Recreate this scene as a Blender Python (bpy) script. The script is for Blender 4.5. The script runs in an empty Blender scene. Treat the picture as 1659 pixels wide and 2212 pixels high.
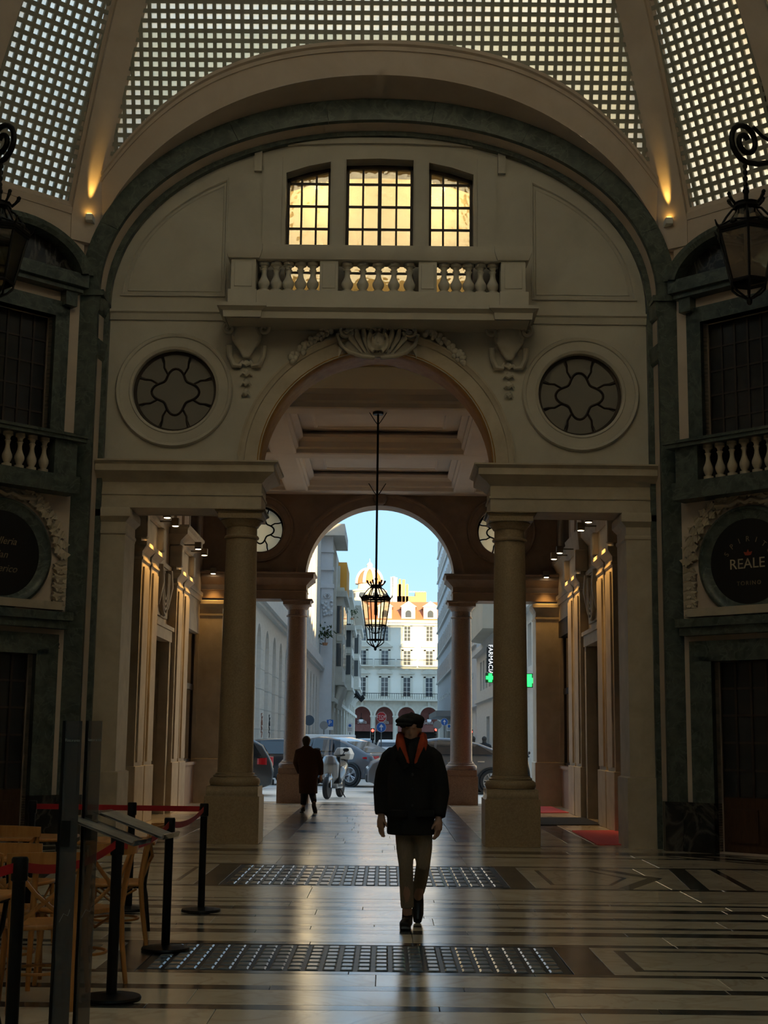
import bpy, bmesh, math, random
from math import sin, cos, tan, pi, sqrt, radians, atan, atan2, degrees
from mathutils import Vector, Matrix
from mathutils.geometry import tessellate_polygon
random.seed(7)
SC = bpy.context.scene
COL = SC.collection
# ------------------------------------------------------------------ camera
FPX = 3000.0; IW, IH = 1659, 2212; CZ = 1.55
PITCH = atan(491/FPX); ROLL = radians(.65); YAW = atan(9/FPX)
_f = Vector((-sin(YAW)*cos(PITCH), cos(YAW)*cos(PITCH), sin(PITCH)))
_r0 = Vector((cos(YAW), sin(YAW), 0)); _u0 = _r0.cross(_f)
_r = _r0*cos(ROLL)+_u0*sin(ROLL); _u = _u0*cos(ROLL)-_r0*sin(ROLL)
cam = bpy.data.cameras.new('camera'); camo = bpy.data.objects.new('camera', cam); COL.objects.link(camo)
camo.matrix_world = Matrix(((_r.x, _u.x, -_f.x, 0), (_r.y, _u.y, -_f.y, 0), (_r.z, _u.z, -_f.z, CZ), (0, 0, 0, 1)))
cam.sensor_fit = 'HORIZONTAL'; cam.sensor_width = 36; cam.lens = 36*FPX/IW; cam.clip_end = 2000; cam.clip_start = .05
SC.camera = camo
# ------------------------------------------------------------------ sky, sun, exposure
SUN_EL = radians(6.2); SUN_AZ = radians(10.5)      # low sun behind the viewer, a little to the right
SDIR = Vector((sin(SUN_AZ)*cos(SUN_EL), -cos(SUN_AZ)*cos(SUN_EL), sin(SUN_EL)))
world = bpy.data.worlds.new('sky'); SC.world = world; world.use_nodes = True
_n = world.node_tree.nodes; _l = world.node_tree.links; _n.clear()
_tc = _n.new('ShaderNodeTexCoord'); _sx = _n.new('ShaderNodeSeparateXYZ'); _l.new(_tc.outputs['Generated'], _sx.inputs[0])
_rp = _n.new('ShaderNodeValToRGB'); _e = _rp.color_ramp.elements                # clear pale sky, deeper blue higher up
_mr = _n.new('ShaderNodeMapRange'); _mr.inputs[1].default_value = -.25; _mr.inputs[2].default_value = 1.; _l.new(_sx.outputs[2], _mr.inputs[0]); _l.new(_mr.outputs[0], _rp.inputs[0])
_e[0].position = 0; _e[0].color = (.34, .33, .31, 1); _e[1].position = 1; _e[1].color = (.42, .68, 1.0, 1)
for _q, _c in ((.195, (.36, .36, .34)), (.205, (.58, .80, .95)), (.30, (.43, .72, 1.0)), (.5, (.42, .70, 1.0))): _k = _e.new(_q); _k.color = (*_c, 1)
_bg = _n.new('ShaderNodeBackground'); _bg.inputs['Strength'].default_value = 1.28
_o = _n.new('ShaderNodeOutputWorld'); _l.new(_rp.outputs[0], _bg.inputs[0]); _l.new(_bg.outputs[0], _o.inputs[0])
_s = bpy.data.lights.new('sun', 'SUN'); _s.energy = 14.0; _s.angle = radians(.53); _s.color = (1, .78, .42)
_so = bpy.data.objects.new('sun', _s); COL.objects.link(_so); _so.rotation_mode = 'QUATERNION'; _so.rotation_quaternion = SDIR.to_track_quat('Z', 'Y')
_so.location = (0, 0, 60)
SC.view_settings.view_transform = 'Standard'; SC.view_settings.look = 'None'; SC.view_settings.gamma = 1; SC.view_settings.use_curve_mapping = False
SC.view_settings.exposure = 0.0
cy = SC.cycles; cy.use_denoising = True; cy.max_bounces = 7; cy.diffuse_bounces = 4; cy.glossy_bounces = 3; cy.transmission_bounces = 4; cy.transparent_max_bounces = 8; cy.use_adaptive_sampling = True; cy.adaptive_threshold = .05; cy.adaptive_min_samples = 16
cy.sample_clamp_indirect = 6; cy.caustics_reflective = False; cy.caustics_refractive = False

# ------------------------------------------------------------------ places: a sight line met with a plane
def ray(x, y): return _f*FPX+_r*(x-IW/2)+_u*(IH/2-y)
def at(x, y, Y):
    d = ray(x, y); t = Y/d.y; return Vector((d.x*t, Y, CZ+d.z*t))
def fl(x, y, z=0.):
    d = ray(x, y); t = (z-CZ)/d.z; return Vector((d.x*t, d.y*t, z))
X0 = -.19                                        # axis of the arcade
def zz(y, Y, x=818): return at(x, y, Y).z
def hx(x, y, Y): return abs(at(x, y, Y).x-X0)

# ------------------------------------------------------------------ mesh builder
class MB:
    def __init__(s): s.v = []; s.f = []; s.m = []; s.mi = 0
    def add(s, vs, fs):
        b = len(s.v); s.v += [tuple(p) for p in vs]; s.f += [tuple(i+b for i in f) for f in fs]; s.m += [s.mi]*len(fs); return s
    def box(s, x0, x1, y0, y1, z0, z1, M=None):
        vs = [(x, y, z) for z in (z0, z1) for y in (y0, y1) for x in (x0, x1)]
        if M: vs = [M @ Vector(p) for p in vs]
        return s.add(vs, [(0, 2, 3, 1), (4, 5, 7, 6), (0, 1, 5, 4), (2, 6, 7, 3), (0, 4, 6, 2), (1, 3, 7, 5)])
    def cbox(s, c, d, M=None):
        return s.box(c[0]-d[0]/2, c[0]+d[0]/2, c[1]-d[1]/2, c[1]+d[1]/2, c[2]-d[2]/2, c[2]+d[2]/2, M)
    def taper(s, x, y, z0, z1, a0, b0, a1, b1):  # frustum box, half sizes a (x) and b (y)
        vs = [(x+i*a, y+j*b, z) for z, a, b in ((z0, a0, b0), (z1, a1, b1)) for j in (-1, 1) for i in (-1, 1)]
        return s.add(vs, [(0, 2, 3, 1), (4, 5, 7, 6), (0, 1, 5, 4), (2, 6, 7, 3), (0, 4, 6, 2), (1, 3, 7, 5)])
    def rings(s, R, closed=True, cap=True, wrap=False):      # R: list of rings of equal length
        n = len(R[0]); vs = [p for r in R for p in r]; fs = []
        m = len(R); e = n if closed else n-1
        for i in range(m if wrap else m-1):
            a = i*n; b = ((i+1) % m)*n
            for j in range(e):
                k = (j+1) % n; fs.append((a+j, a+k, b+k, b+j))
        if cap and not wrap: fs += [tuple(range(n))[::-1], tuple(range((m-1)*n, m*n))]
        return s.add(vs, fs)
    def lathe(s, prof, seg=24, c=(0, 0, 0), M=None, cap=True, a0=0.):
        R = []
        for r, z in prof:
            q = [Vector((c[0]+r*cos(a0+2*pi*k/seg), c[1]+r*sin(a0+2*pi*k/seg), c[2]+z)) for k in range(seg)]
            R.append([M @ p for p in q] if M else q)
        return s.rings(R, cap=cap)
    def tube(s, pts, r, seg=8, cap=True, closed=False, sy=1.):
        P = [Vector(p) for p in pts]; n = len(P); R = []; up = None
        for i in range(n):
            if closed: t = P[(i+1) % n]-P[i-1]
            else: t = P[min(i+1, n-1)]-P[max(i-1, 0)]
            t.normalize()
            if up is None:
                up = Vector((0, 0, 1)) if abs(t.z) < .9 else Vector((1, 0, 0))
            a = t.cross(up)
            if a.length < 1e-4: a = t.cross(Vector((0, 1, 0)))
            a.normalize(); up = a.cross(t).normalized()
            ri = r[i] if isinstance(r, (list, tuple)) else r
            R.append([P[i]+a*(ri*cos(2*pi*k/seg))+up*(ri*sy*sin(2*pi*k/seg)) for k in range(seg)])
        return s.rings(R, cap=cap and not closed, wrap=closed)
    def sweep(s, prof, frames, closed=False, cap=True, wrap=False):   # frames: (P, N, U); prof: (a along N, b along U)
        return s.rings([[P+N*a+U*b for a, b in prof] for P, N, U in frames], closed=closed, cap=cap and closed, wrap=wrap)
    def poly(s, outer, f0, f1, holes=(), front=True, back=True):      # f0/f1 map (u,v) to 3D for the two faces
        loops = [list(outer)]+[list(h) for h in holes]
        flat = [p for l in loops for p in l]; n = len(flat)
        tris = tessellate_polygon([[Vector((p[0], p[1], 0)) for p in l] for l in loops])
        fs = []
        for t in tris:
            a, b, c = (flat[i] for i in t)
            if abs((b[0]-a[0])*(c[1]-a[1])-(b[1]-a[1])*(c[0]-a[0])) < 1e-9: continue
            if front: fs.append(tuple(t))
            if back: fs.append(tuple(i+n for i in reversed(t)))
        o = 0
        for l in loops:
            k = len(l)
            for i in range(k):
                j = (i+1) % k; fs.append((o+i, o+j, n+o+j, n+o+i))
            o += k
        return s.add([f0(*p) for p in flat]+[f1(*p) for p in flat], fs)
    def xz(s, outer, y0, y1, holes=()):
        return s.poly(outer, lambda u, v: (u, y0, v), lambda u, v: (u, y1, v), holes)
    def cornice(s, prof, plan, closed=False, cap=True):  # prof: (out, z); plan: points, outward = right of travel
        P = [Vector((p[0], p[1])) for p in plan]; n = len(P); R = []
        def nrm(a, b): d = (b-a).normalized(); return Vector((d.y, -d.x))
        for i in range(n):
            if closed: n0 = nrm(P[i-1], P[i]); n1 = nrm(P[i], P[(i+1) % n])
            else: n0 = nrm(P[max(i-1, 0)], P[max(i, 1)]); n1 = nrm(P[min(i, n-2)], P[min(i+1, n-1)])
            m = (n0+n1); k = m.dot(n0); m = m/k if abs(k) > 1e-6 else n0
            R.append([Vector((P[i].x+m.x*a, P[i].y+m.y*a, z)) for a, z in prof])
        return s.rings(R, closed=True, cap=cap and not closed, wrap=closed)
    def ball(s, c, r, seg=10, rg=6, sc=(1, 1, 1), M=None):
        pr = [(max(r*sin(pi*i/rg), 1e-4), -r*cos(pi*i/rg)) for i in range(rg+1)]
        vs = []
        R = []
        for a, z in pr:
            q = [Vector((a*cos(2*pi*k/seg)*sc[0], a*sin(2*pi*k/seg)*sc[1], z*sc[2])) for k in range(seg)]
            R.append([(M @ p if M else p)+Vector(c) for p in q])
        return s.rings(R)
    def tf(s, M, i0=0):
        s.v[i0:] = [tuple(M @ Vector(p)) for p in s.v[i0:]]; return s
    def mesh(s, name, mats, smooth=None):
        me = bpy.data.meshes.new(name); me.from_pydata(s.v, [], s.f)
        for m in (mats if isinstance(mats, (list, tuple)) else [mats]): me.materials.append(m)
        if any(s.m): me.polygons.foreach_set('material_index', s.m)
        bm = bmesh.new(); bm.from_mesh(me); bmesh.ops.remove_doubles(bm, verts=bm.verts, dist=1e-5); bmesh.ops.recalc_face_normals(bm, faces=bm.faces); bm.to_mesh(me); bm.free()
        if smooth is not None: shade(me, smooth)
        return me

def shade(me, ang=40):
    me.polygons.foreach_set('use_smooth', [True]*len(me.polygons)); me.set_sharp_from_angle(angle=radians(ang))
def link(name, me, parent=None, kind=None, label=None, cat=None, group=None):
    o = bpy.data.objects.new(name, me); COL.objects.link(o)
    if parent: o.parent = parent
    return tag(o, label, cat, group, kind)
def tag(o, label=None, cat=None, group=None, kind=None):
    if kind: o['kind'] = kind
    if label: o['label'] = label
    if cat: o['category'] = cat
    if group: o['group'] = group
    return o
def obj(name, mb, mat, parent=None, smooth=None, bevel=0, **kw):
    o = link(name, mb.mesh(name, mat, smooth), parent, **kw)
    if bevel:
        b = o.modifiers.new('bevel', 'BEVEL'); b.width = bevel; b.segments = 2; b.limit_method = 'ANGLE'; b.angle_limit = radians(40)
        if smooth is None: shade(o.data, 40)
    return o
def thing(name, label, cat, loc=(0, 0, 0), rz=0., group=None):
    o = bpy.data.objects.new(name, None); COL.objects.link(o); o.location = loc; o.rotation_euler = (0, 0, rz); o.empty_display_size = .1
    return tag(o, label, cat, group)
def struct(name, mb, mat, label=None, smooth=None, **kw):
    return obj(name, mb, mat, None, smooth, kind='structure', label=label, **kw)
def dup(o, loc=None, rz=None, label=None, group=None, parent=None):
    c = o.copy(); COL.objects.link(c); c.parent = parent
    if loc is not None: c.location = loc
    if rz is not None: c.rotation_euler = (0, 0, rz)
    if label: c['label'] = label
    if group: c['group'] = group
    for ch in o.children: dup(ch, parent=c)
    return c
def bake(mb, name, mats, voxel, smooth_it=0, parent=None, ang=180):   # union of overlapping shapes as one skin
    me = mb.mesh(name, mats); t = bpy.data.objects.new('t', me); COL.objects.link(t)
    m = t.modifiers.new('r', 'REMESH'); m.mode = 'VOXEL'; m.voxel_size = voxel; m.use_smooth_shade = True
    if smooth_it: k = t.modifiers.new('s', 'SMOOTH'); k.factor = .5; k.iterations = smooth_it
    dg = bpy.context.evaluated_depsgraph_get(); nm = bpy.data.meshes.new_from_object(t.evaluated_get(dg)); nm.name = name
    if not nm.materials: nm.materials.append(mats)
    bpy.data.objects.remove(t); bpy.data.meshes.remove(me); shade(nm, ang)
    return link(name, nm, parent)
def text(name, s, size, M, mat, parent=None, depth=.004, align='CENTER', sp=1., shear=0., **kw):
    cu = bpy.data.curves.new('t', 'FONT'); cu.body = s; cu.size = size; cu.extrude = depth; cu.align_x = align; cu.align_y = 'CENTER'; cu.space_character = sp; cu.shear = shear; cu.resolution_u = 3
    t = bpy.data.objects.new('t', cu); COL.objects.link(t)
    dg = bpy.context.evaluated_depsgraph_get(); me = bpy.data.meshes.new_from_object(t.evaluated_get(dg)); me.name = name
    bpy.data.objects.remove(t); bpy.data.curves.remove(cu); me.transform(M); me.materials.clear(); me.materials.append(mat)
    return link(name, me, parent, **kw)
def facing(o, n, up=(0, 0, 1)):                  # matrix whose local x,y lie on the plane and z looks along n
    n = Vector(n).normalized(); x = Vector(up).cross(n).normalized(); y = n.cross(x)
    return Matrix(((x.x, y.x, n.x, o[0]), (x.y, y.y, n.y, o[1]), (x.z, y.z, n.z, o[2]), (0, 0, 0, 1)))
def arc(cx, cz, r, a0, a1, n): return [(cx+r*cos(a0+(a1-a0)*i/n), cz+r*sin(a0+(a1-a0)*i/n)) for i in range(n+1)]
def sq(n): return range(n)

# ------------------------------------------------------------------ materials
def nodes(name):
    m = bpy.data.materials.new(name); m.use_nodes = True; nt = m.node_tree
    return m, nt, nt.nodes['Principled BSDF'], nt.nodes['Material Output']
def setp(b, rough=.6, metal=0., spec=.5, **k):
    b.inputs['Roughness'].default_value = rough; b.inputs['Metallic'].default_value = metal; b.inputs['Specular IOR Level'].default_value = spec
def plain(name, c, rough=.6, metal=0., spec=.5, emit=None, es=0., coat=0.):
    m, nt, b, o = nodes(name); b.inputs['Base Color'].default_value = (*c, 1); setp(b, rough, metal, spec)
    if emit: b.inputs['Emission Color'].default_value = (*emit, 1); b.inputs['Emission Strength'].default_value = es
    if coat: b.inputs['Coat Weight'].default_value = coat; b.inputs['Coat Roughness'].default_value = .05
    return m
def stone(name, c1, c2, scale=3., rough=.7, bump=.1, spec=.4, detail=6, vein=None, vs=2., rnd=0., metal=0., dist=.4, aniso=(1, 1, 1), rrange=0., coat=0.):
    m, nt, b, o = nodes(name); L = nt.links.new; N = nt.nodes.new
    tc = N('ShaderNodeTexCoord'); mp = N('ShaderNodeMapping'); mp.inputs['Scale'].default_value = aniso
    L(tc.outputs['Object'], mp.inputs[0])
    no = N('ShaderNodeTexNoise'); no.inputs['Scale'].default_value = scale; no.inputs['Detail'].default_value = detail; no.inputs['Roughness'].default_value = .62; no.inputs['Distortion'].default_value = dist
    L(mp.outputs[0], no.inputs['Vector'])
    rp = N('ShaderNodeValToRGB'); rp.color_ramp.elements[0].position = .32; rp.color_ramp.elements[1].position = .68
    rp.color_ramp.elements[0].color = (*c1, 1); rp.color_ramp.elements[1].color = (*c2, 1); L(no.outputs[0], rp.inputs[0]); col = rp.outputs[0]
    oi = N('ShaderNodeObjectInfo')
    if vein:
        n2 = N('ShaderNodeTexNoise'); n2.inputs['Scale'].default_value = vs; n2.inputs['Detail'].default_value = 5; n2.inputs['Distortion'].default_value = 1.2
        if rnd:
            ad = N('ShaderNodeVectorMath'); ad.operation = 'ADD'; cb = N('ShaderNodeCombineXYZ'); mu = N('ShaderNodeMath'); mu.operation = 'MULTIPLY'; mu.inputs[1].default_value = 40
            L(oi.outputs['Random'], mu.inputs[0]); L(mu.outputs[0], cb.inputs[0]); L(mu.outputs[0], cb.inputs[2]); L(mp.outputs[0], ad.inputs[0]); L(cb.outputs[0], ad.inputs[1]); L(ad.outputs[0], n2.inputs['Vector']); L(ad.outputs[0], no.inputs['Vector'])
        else: L(mp.outputs[0], n2.inputs['Vector'])
        r2 = N('ShaderNodeValToRGB'); e = r2.color_ramp.elements; e[0].position = .47; e[0].color = (0, 0, 0, 1); e[1].position = .53; e[1].color = (0, 0, 0, 1)
        k = e.new(.5); k.color = (1, 1, 1, 1); L(n2.outputs[0], r2.inputs[0])
        mx = N('ShaderNodeMix'); mx.data_type = 'RGBA'; L(r2.outputs[0], mx.inputs[0]); L(col, mx.inputs[6]); mx.inputs[7].default_value = (*vein, 1); col = mx.outputs[2]
    if rnd:
        hs = N('ShaderNodeHueSaturation'); mr = N('ShaderNodeMapRange'); mr.inputs[3].default_value = 1-rnd; mr.inputs[4].default_value = 1+rnd; L(oi.outputs['Random'], mr.inputs[0]); L(mr.outputs[0], hs.inputs['Value']); L(col, hs.inputs['Color']); col = hs.outputs[0]
    L(col, b.inputs['Base Color']); setp(b, rough, metal, spec)
    if coat: b.inputs['Coat Weight'].default_value = coat; b.inputs['Coat Roughness'].default_value = .21; b.inputs['Coat IOR'].default_value = 1.6
    if rrange:
        n3 = N('ShaderNodeTexNoise'); n3.inputs['Scale'].default_value = 1.3; n3.inputs['Detail'].default_value = 4; L(tc.outputs['Object'], n3.inputs['Vector'])
        m3 = N('ShaderNodeMapRange'); m3.inputs[1].default_value = .3; m3.inputs[2].default_value = .7; m3.inputs[3].default_value = rough-rrange; m3.inputs[4].default_value = rough+rrange; L(n3.outputs[0], m3.inputs[0]); L(m3.outputs[0], b.inputs['Roughness'])
    if bump:
        bp = N('ShaderNodeBump'); bp.inputs['Strength'].default_value = bump; bp.inputs['Distance'].default_value = .02; L(no.outputs[0], bp.inputs['Height']); L(bp.outputs[0], b.inputs['Normal'])
    return m
def glass(name, tint=(.9, .95, .95), rough=0., alpha=.85, refl=.5, wav=0.):      # thin pane: mostly clear, mirrors at a slant
    m, nt, b, o = nodes(name); L = nt.links.new; N = nt.nodes.new; nt.nodes.remove(b)
    t = N('ShaderNodeBsdfTransparent'); t.inputs[0].default_value = (*tint, 1); g = N('ShaderNodeBsdfGlossy'); g.inputs['Roughness'].default_value = rough; g.inputs[0].default_value = (1, 1, 1, 1)
    fr = N('ShaderNodeFresnel'); fr.inputs[0].default_value = 1.5; mu = N('ShaderNodeMath'); mu.operation = 'MULTIPLY_ADD'; mu.inputs[1].default_value = refl*2; mu.inputs[2].default_value = 1-alpha if alpha < 1 else 0
    mu.use_clamp = True; L(fr.outputs[0], mu.inputs[0]); mx = N('ShaderNodeMixShader'); L(mu.outputs[0], mx.inputs[0]); L(t.outputs[0], mx.inputs[1]); L(g.outputs[0], mx.inputs[2]); L(mx.outputs[0], o.inputs[0])
    if wav:
        no = N('ShaderNodeTexNoise'); no.inputs['Scale'].default_value = 5; no.inputs['Detail'].default_value = 2; tc = N('ShaderNodeTexCoord'); L(tc.outputs['Object'], no.inputs['Vector'])
        bp = N('ShaderNodeBump'); bp.inputs['Strength'].default_value = wav; bp.inputs['Distance'].default_value = .05; L(no.outputs[0], bp.inputs['Height']); L(bp.outputs[0], g.inputs['Normal'])
    return m
def hazy(name, c, a):                             # half-clear sheet: part see-through, part matt
    m, nt, b, o = nodes(name); setp(b, .25); b.inputs['Base Color'].default_value = (*c, 1); t = nt.nodes.new('ShaderNodeBsdfTransparent'); mx = nt.nodes.new('ShaderNodeMixShader'); mx.inputs[0].default_value = a
    nt.links.new(t.outputs[0], mx.inputs[1]); nt.links.new(b.outputs[0], mx.inputs[2]); nt.links.new(mx.outputs[0], o.inputs[0]); return m
def milky(name, c, trans=.8, rough=.35):         # frosted pane: lets light through scattered
    m, nt, b, o = nodes(name); L = nt.links.new; N = nt.nodes.new; setp(b, rough); b.inputs['Base Color'].default_value = (*[k*.5 for k in c], 1)
    t = N('ShaderNodeBsdfTranslucent'); t.inputs[0].default_value = (*c, 1); mx = N('ShaderNodeMixShader'); mx.inputs[0].default_value = trans
    no = N('ShaderNodeTexNoise'); no.inputs['Scale'].default_value = 1.1; tc = N('ShaderNodeTexCoord'); L(tc.outputs['Object'], no.inputs['Vector'])
    rp = N('ShaderNodeValToRGB'); rp.color_ramp.elements[0].position = .3; rp.color_ramp.elements[0].color = (*[k*.82 for k in c], 1); rp.color_ramp.elements[1].position = .7; rp.color_ramp.elements[1].color = (*c, 1); L(no.outputs[0], rp.inputs[0]); L(rp.outputs[0], t.inputs[0])
    L(b.outputs[0], mx.inputs[1]); L(t.outputs[0], mx.inputs[2]); L(mx.outputs[0], o.inputs[0]); return m
M = {}
M['plaster'] = stone('pink_beige_plaster', (.58, .47, .38), (.68, .57, .48), 1.2, .8, .06)
M['tymp'] = stone('grey_beige_plaster', (.52, .48, .41), (.62, .58, .50), 1.0, .8, .06)
M['travertine'] = stone('beige_stone', (.46, .39, .29), (.60, .52, .41), 2.5, .6, .12)
M['granite'] = stone('speckled_granite', (.24, .16, .12), (.40, .29, .22), 45, .45, .05)
M['farstone'] = stone('shaded_brown_stone', (.24, .17, .125), (.32, .235, .175), 2.5, .65, .1)  # darker copy of the beige stone, the far wall's shade put into its colour
M['granite_dark'] = stone('brown_granite', (.30, .22, .13), (.44, .34, .22), 45, .5, .05)
M['green'] = stone('green_marble', (.045, .062, .052), (.12, .145, .125), 6, .32, .04, vein=(.13, .155, .135), vs=3)
M['black_marble'] = stone('black_marble', (.012, .012, .012), (.03, .03, .028), 3, .25, 0, vein=(.10, .095, .085), vs=1.2)
M['cream_marble'] = stone('cream_marble_slab', (.66, .56, .42), (.78, .69, .54), 1.6, .20, .02, .8, vein=(.60, .50, .37), coat=.30, vs=1.2, rnd=.12, rrange=.04)
M['dark_marble'] = stone('dark_green_marble_strip', (.028, .024, .020), (.075, .066, .055), 3, .19, .02, .6, vein=(.16, .145, .12), coat=.2, vs=1.5, rnd=.2, rrange=.04)
M['grout'] = plain('dark_grout', (.05, .042, .032), .7)
M['iron'] = plain('black_iron', (.012, .011, .010), .45, .6)
M['black'] = plain('black_paint', (.006, .006, .006), .4, 0, .2)
M['brass'] = plain('dull_brass', (.35, .22, .08), .4, .9)
M['gold'] = stone('gilded_edge', (.45, .22, .05), (.60, .34, .10), 6, .5, .05)
M['ceil'] = stone('rose_ceiling_plaster', (.80, .70, .62), (.86, .77, .69), 1.0, .85, .03)
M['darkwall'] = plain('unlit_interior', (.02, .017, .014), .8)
M['frame'] = plain('dark_brown_window_frame', (.035, .022, .015), .5)
M['wood'] = stone('honey_beech_wood', (.38, .15, .035), (.52, .24, .07), 4, .38, .03, aniso=(6, 1, 1))
M['darkwood'] = stone('dark_stained_wood', (.06, .028, .016), (.10, .05, .028), 5, .45, .03, aniso=(6, 1, 1))
M['red'] = plain('red_webbing', (.42, .008, .014), .6)
M['white'] = plain('white_paint', (.75, .74, .70), .5)
M['led'] = plain('spotlight_lens', (1, .9, .7), .4, emit=(1, .80, .50), es=14)
M['spotbody'] = plain('spotlight_housing', (.18, .15, .11), .5)
M['dome_glass'] = milky('dome_glass_block', (.97, .97, .86), .97)
M['frost'] = milky('cream_obscured_glass', (.86, .82, .70), .85)
M['lattice'] = stone('grey_concrete_lattice', (.30, .29, .24), (.38, .37, .31), 8, .8, .05)
# ================================================================== ROTUNDA
YW, YT, YB = 20.65, 21.1, 21.9                   # green arch face, tympanum face, its back
HW, AP = 4.60, 6.2; YC = YW-AP                   # half width of the big sides, distance centre-side
LV = Vector((X0, YC, 0))
# ---- floor: bands of cream and dark marble across the hall, cut into slabs
floor = MB(); floor.box(X0-9, X0+9, -6, 35.3, -.3, -.03)
floor = struct('floor', floor, M['grout'], 'polished cream and dark banded marble floor of the arcade')
_slab = {}
def slab(x0, x1, y0, y1, mat, name='slab', h=0., parent=floor, th=.03):
    w, d = x1-x0, y1-y0; k = (round(w, 3), round(d, 3), mat, th)
    if k not in _slab:
        m = MB(); c = .002; a, b = w/2, d/2
        m.rings([[(-a, -b, -th), (a, -b, -th), (a, b, -th), (-a, b, -th)], [(-a, -b, -c), (a, -b, -c), (a, b, -c), (-a, b, -c)], [(-a+c, -b+c, 0), (a-c, -b+c, 0), (a-c, b-c, 0), (-a+c, b-c, 0)]])
        _slab[k] = m.mesh(name, M[mat])
    o = link(name, _slab[k], parent); o.location = ((x0+x1)/2, (y0+y1)/2, h+random.uniform(-.0005, .0005)); return o
def strip(y0, y1, mat, x0=X0-5.9, x1=X0+5.9, ln=2.1, name='slab', j=.004):
    x = x0-random.uniform(0, .6)*ln
    while x < x1-.05:
        e = min(x+ln*random.uniform(.8, 1.2), x1)
        if x1-e < .4: e = x1
        slab(max(x, x0), e-j, y0, y1-j, mat, name); x = e
px = lambda y: fl(1255, y).y
DK = [(px(b), px(a)) for a, b in ((1828, 1831), (1841, 1847), (1852.5, 1855), (1873, 1875.5), (1919.5, 1923), (1947, 1948.6), (1953.5, 1957), (1964.5, 1971.5), (1983, 1988), (2003, 2007.5), (2014.5, 2023), (2041, 2047), (2105, 2111), (2136, 2146), (2178, 2189))]
DK = sorted(DK); y = 6.2
PAN = []                                         # the two glass-block strips lie between dark bands
for a, b in DK+[(21.9, 21.9)]:
    if a-y > .02:
        if (abs(y-DK[2][1]) < .01 or abs(y-DK[10][1]) < .01): PAN.append((y, a))
        else: strip(y, a, 'cream_marble')
    if b > a: strip(a, b, 'dark_marble', ln=1.5, name='dark_slab')
    y = b
for r in range(7): strip(-6+r*1.74, -6+(r+1)*1.74, 'cream_marble', ln=1.9)
M['glassblock'] = plain('floor_glass_block', (.13, .15, .17), .24, 0, .6)
M['blockframe'] = plain('iron_light_frame', (.03, .028, .026), .38, 0, .3)
def glassblocks(y0, y1, xl, xr, nr, nc, label):
    slab(xl-.32, xl-.05, y0, y1, 'dark_marble', 'dark_slab'); slab(xr+.05, xr+.32, y0, y1, 'dark_marble', 'dark_slab')
    m = MB(); m.box(xl-.046, xr+.046, y0, y1-.004, -.03, -.004)
    p = obj('pavement_light', m, M['blockframe'], floor, label=label)
    dx = (xr-xl)/nc; dy = (y1-y0-.08)/nr
    w, d = dx*.76, dy*.74
    b = MB(); b.rings([[(-w/2, -d/2, -.01), (w/2, -d/2, -.01), (w/2, d/2, -.01), (-w/2, d/2, -.01)], [(-w/2, -d/2, .001), (w/2, -d/2, .001), (w/2, d/2, .001), (-w/2, d/2, .001)], [(-w/2+.012, -d/2+.012, .006), (w/2-.012, -d/2+.012, .006), (w/2-.012, d/2-.012, .006), (-w/2+.012, d/2-.012, .006)]])
    me = b.mesh('glass_block', M['glassblock'])
    for i in range(nc):
        for j in range(nr):
            o = link('glass_block', me, p); o.location = (xl+(i+.5)*dx, y0+.04+(j+.5)*dy, -.003)
            o.rotation_euler = (random.uniform(-.006, .006), random.uniform(-.006, .006), 0)
    # cream fields beyond both ends, with dark outlines
    return y0, y1
INL = []
def inlay(pts, mat, name='inlay'):
    m = MB(); m.poly(pts, lambda u, v: (u, v, .0007), lambda u, v: (u, v, -.02)); return obj(name, m, M[mat], floor)
def line(pts, w, mat='dark_marble', closed=False):
    P = [Vector(p) for p in pts]; n = len(P); L = []; R = []
    for i in range(n):
        a = P[i]-P[i-1] if (i > 0 or closed) else P[1]-P[0]; b = P[(i+1) % n]-P[i] if (i < n-1 or closed) else a
        a = a.normalized(); b = b.normalized(); na = Vector((-a.y, a.x)); nb = Vector((-b.y, b.x)); m = na+nb; m = m/max(m.dot(na), .3)
        L.append(P[i]+m*w/2); R.append(P[i]-m*w/2)
    k = n if closed else n-1
    for i in range(k):
        j = (i+1) % n; inlay([L[i], L[j], R[j], R[i]], mat)
for (y0, y1), (xl, xr), nr in zip(PAN, ((-1.62, 1.24), (-1.72, 1.30)), (7, 6)):
    glassblocks(y0, y1, xl, xr, nr, 24, 'strip of square glass pavement lights')
    for s in (-1, 1):
        e = (xr if s > 0 else xl)+s*.324
        for q in range(3):
            a = e+s*q*1.45; b = X0+s*5.9 if q == 2 else e+s*((q+1)*1.45-.004)
            slab(min(a, b), max(a, b), y0, y1-.004, 'cream_marble')
        ym = (y0+y1)/2; d = (y1-y0)/2
        if nr == 7:
            line([(e+s*.20, ym-d*.72), (e+s*1.25, ym-d*.72), (e+s*1.62, ym), (e+s*1.25, ym+d*.72), (e+s*.20, ym+d*.72)], .07, closed=True)
            line([(e+s*2.9, ym-d), (e+s*2.0, ym), (e+s*2.9, ym+d)], .10)
        else:
            line([(e+s*.22, ym-d*.7), (e+s*.85, ym-d*.7), (e+s*1.15, ym), (e+s*.85, ym+d*.7), (e+s*.22, ym+d*.7)], .05, closed=True)
            line([(e+s*.95, ym-d), (e+s*1.5, ym), (e+s*.95, ym+d)], .16)
            line([(e+s*1.75, ym-d), (e+s*2.0, ym+d)], .20); line([(e+s*2.3, ym-d), (e+s*2.45, ym+d)], .09)
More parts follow.
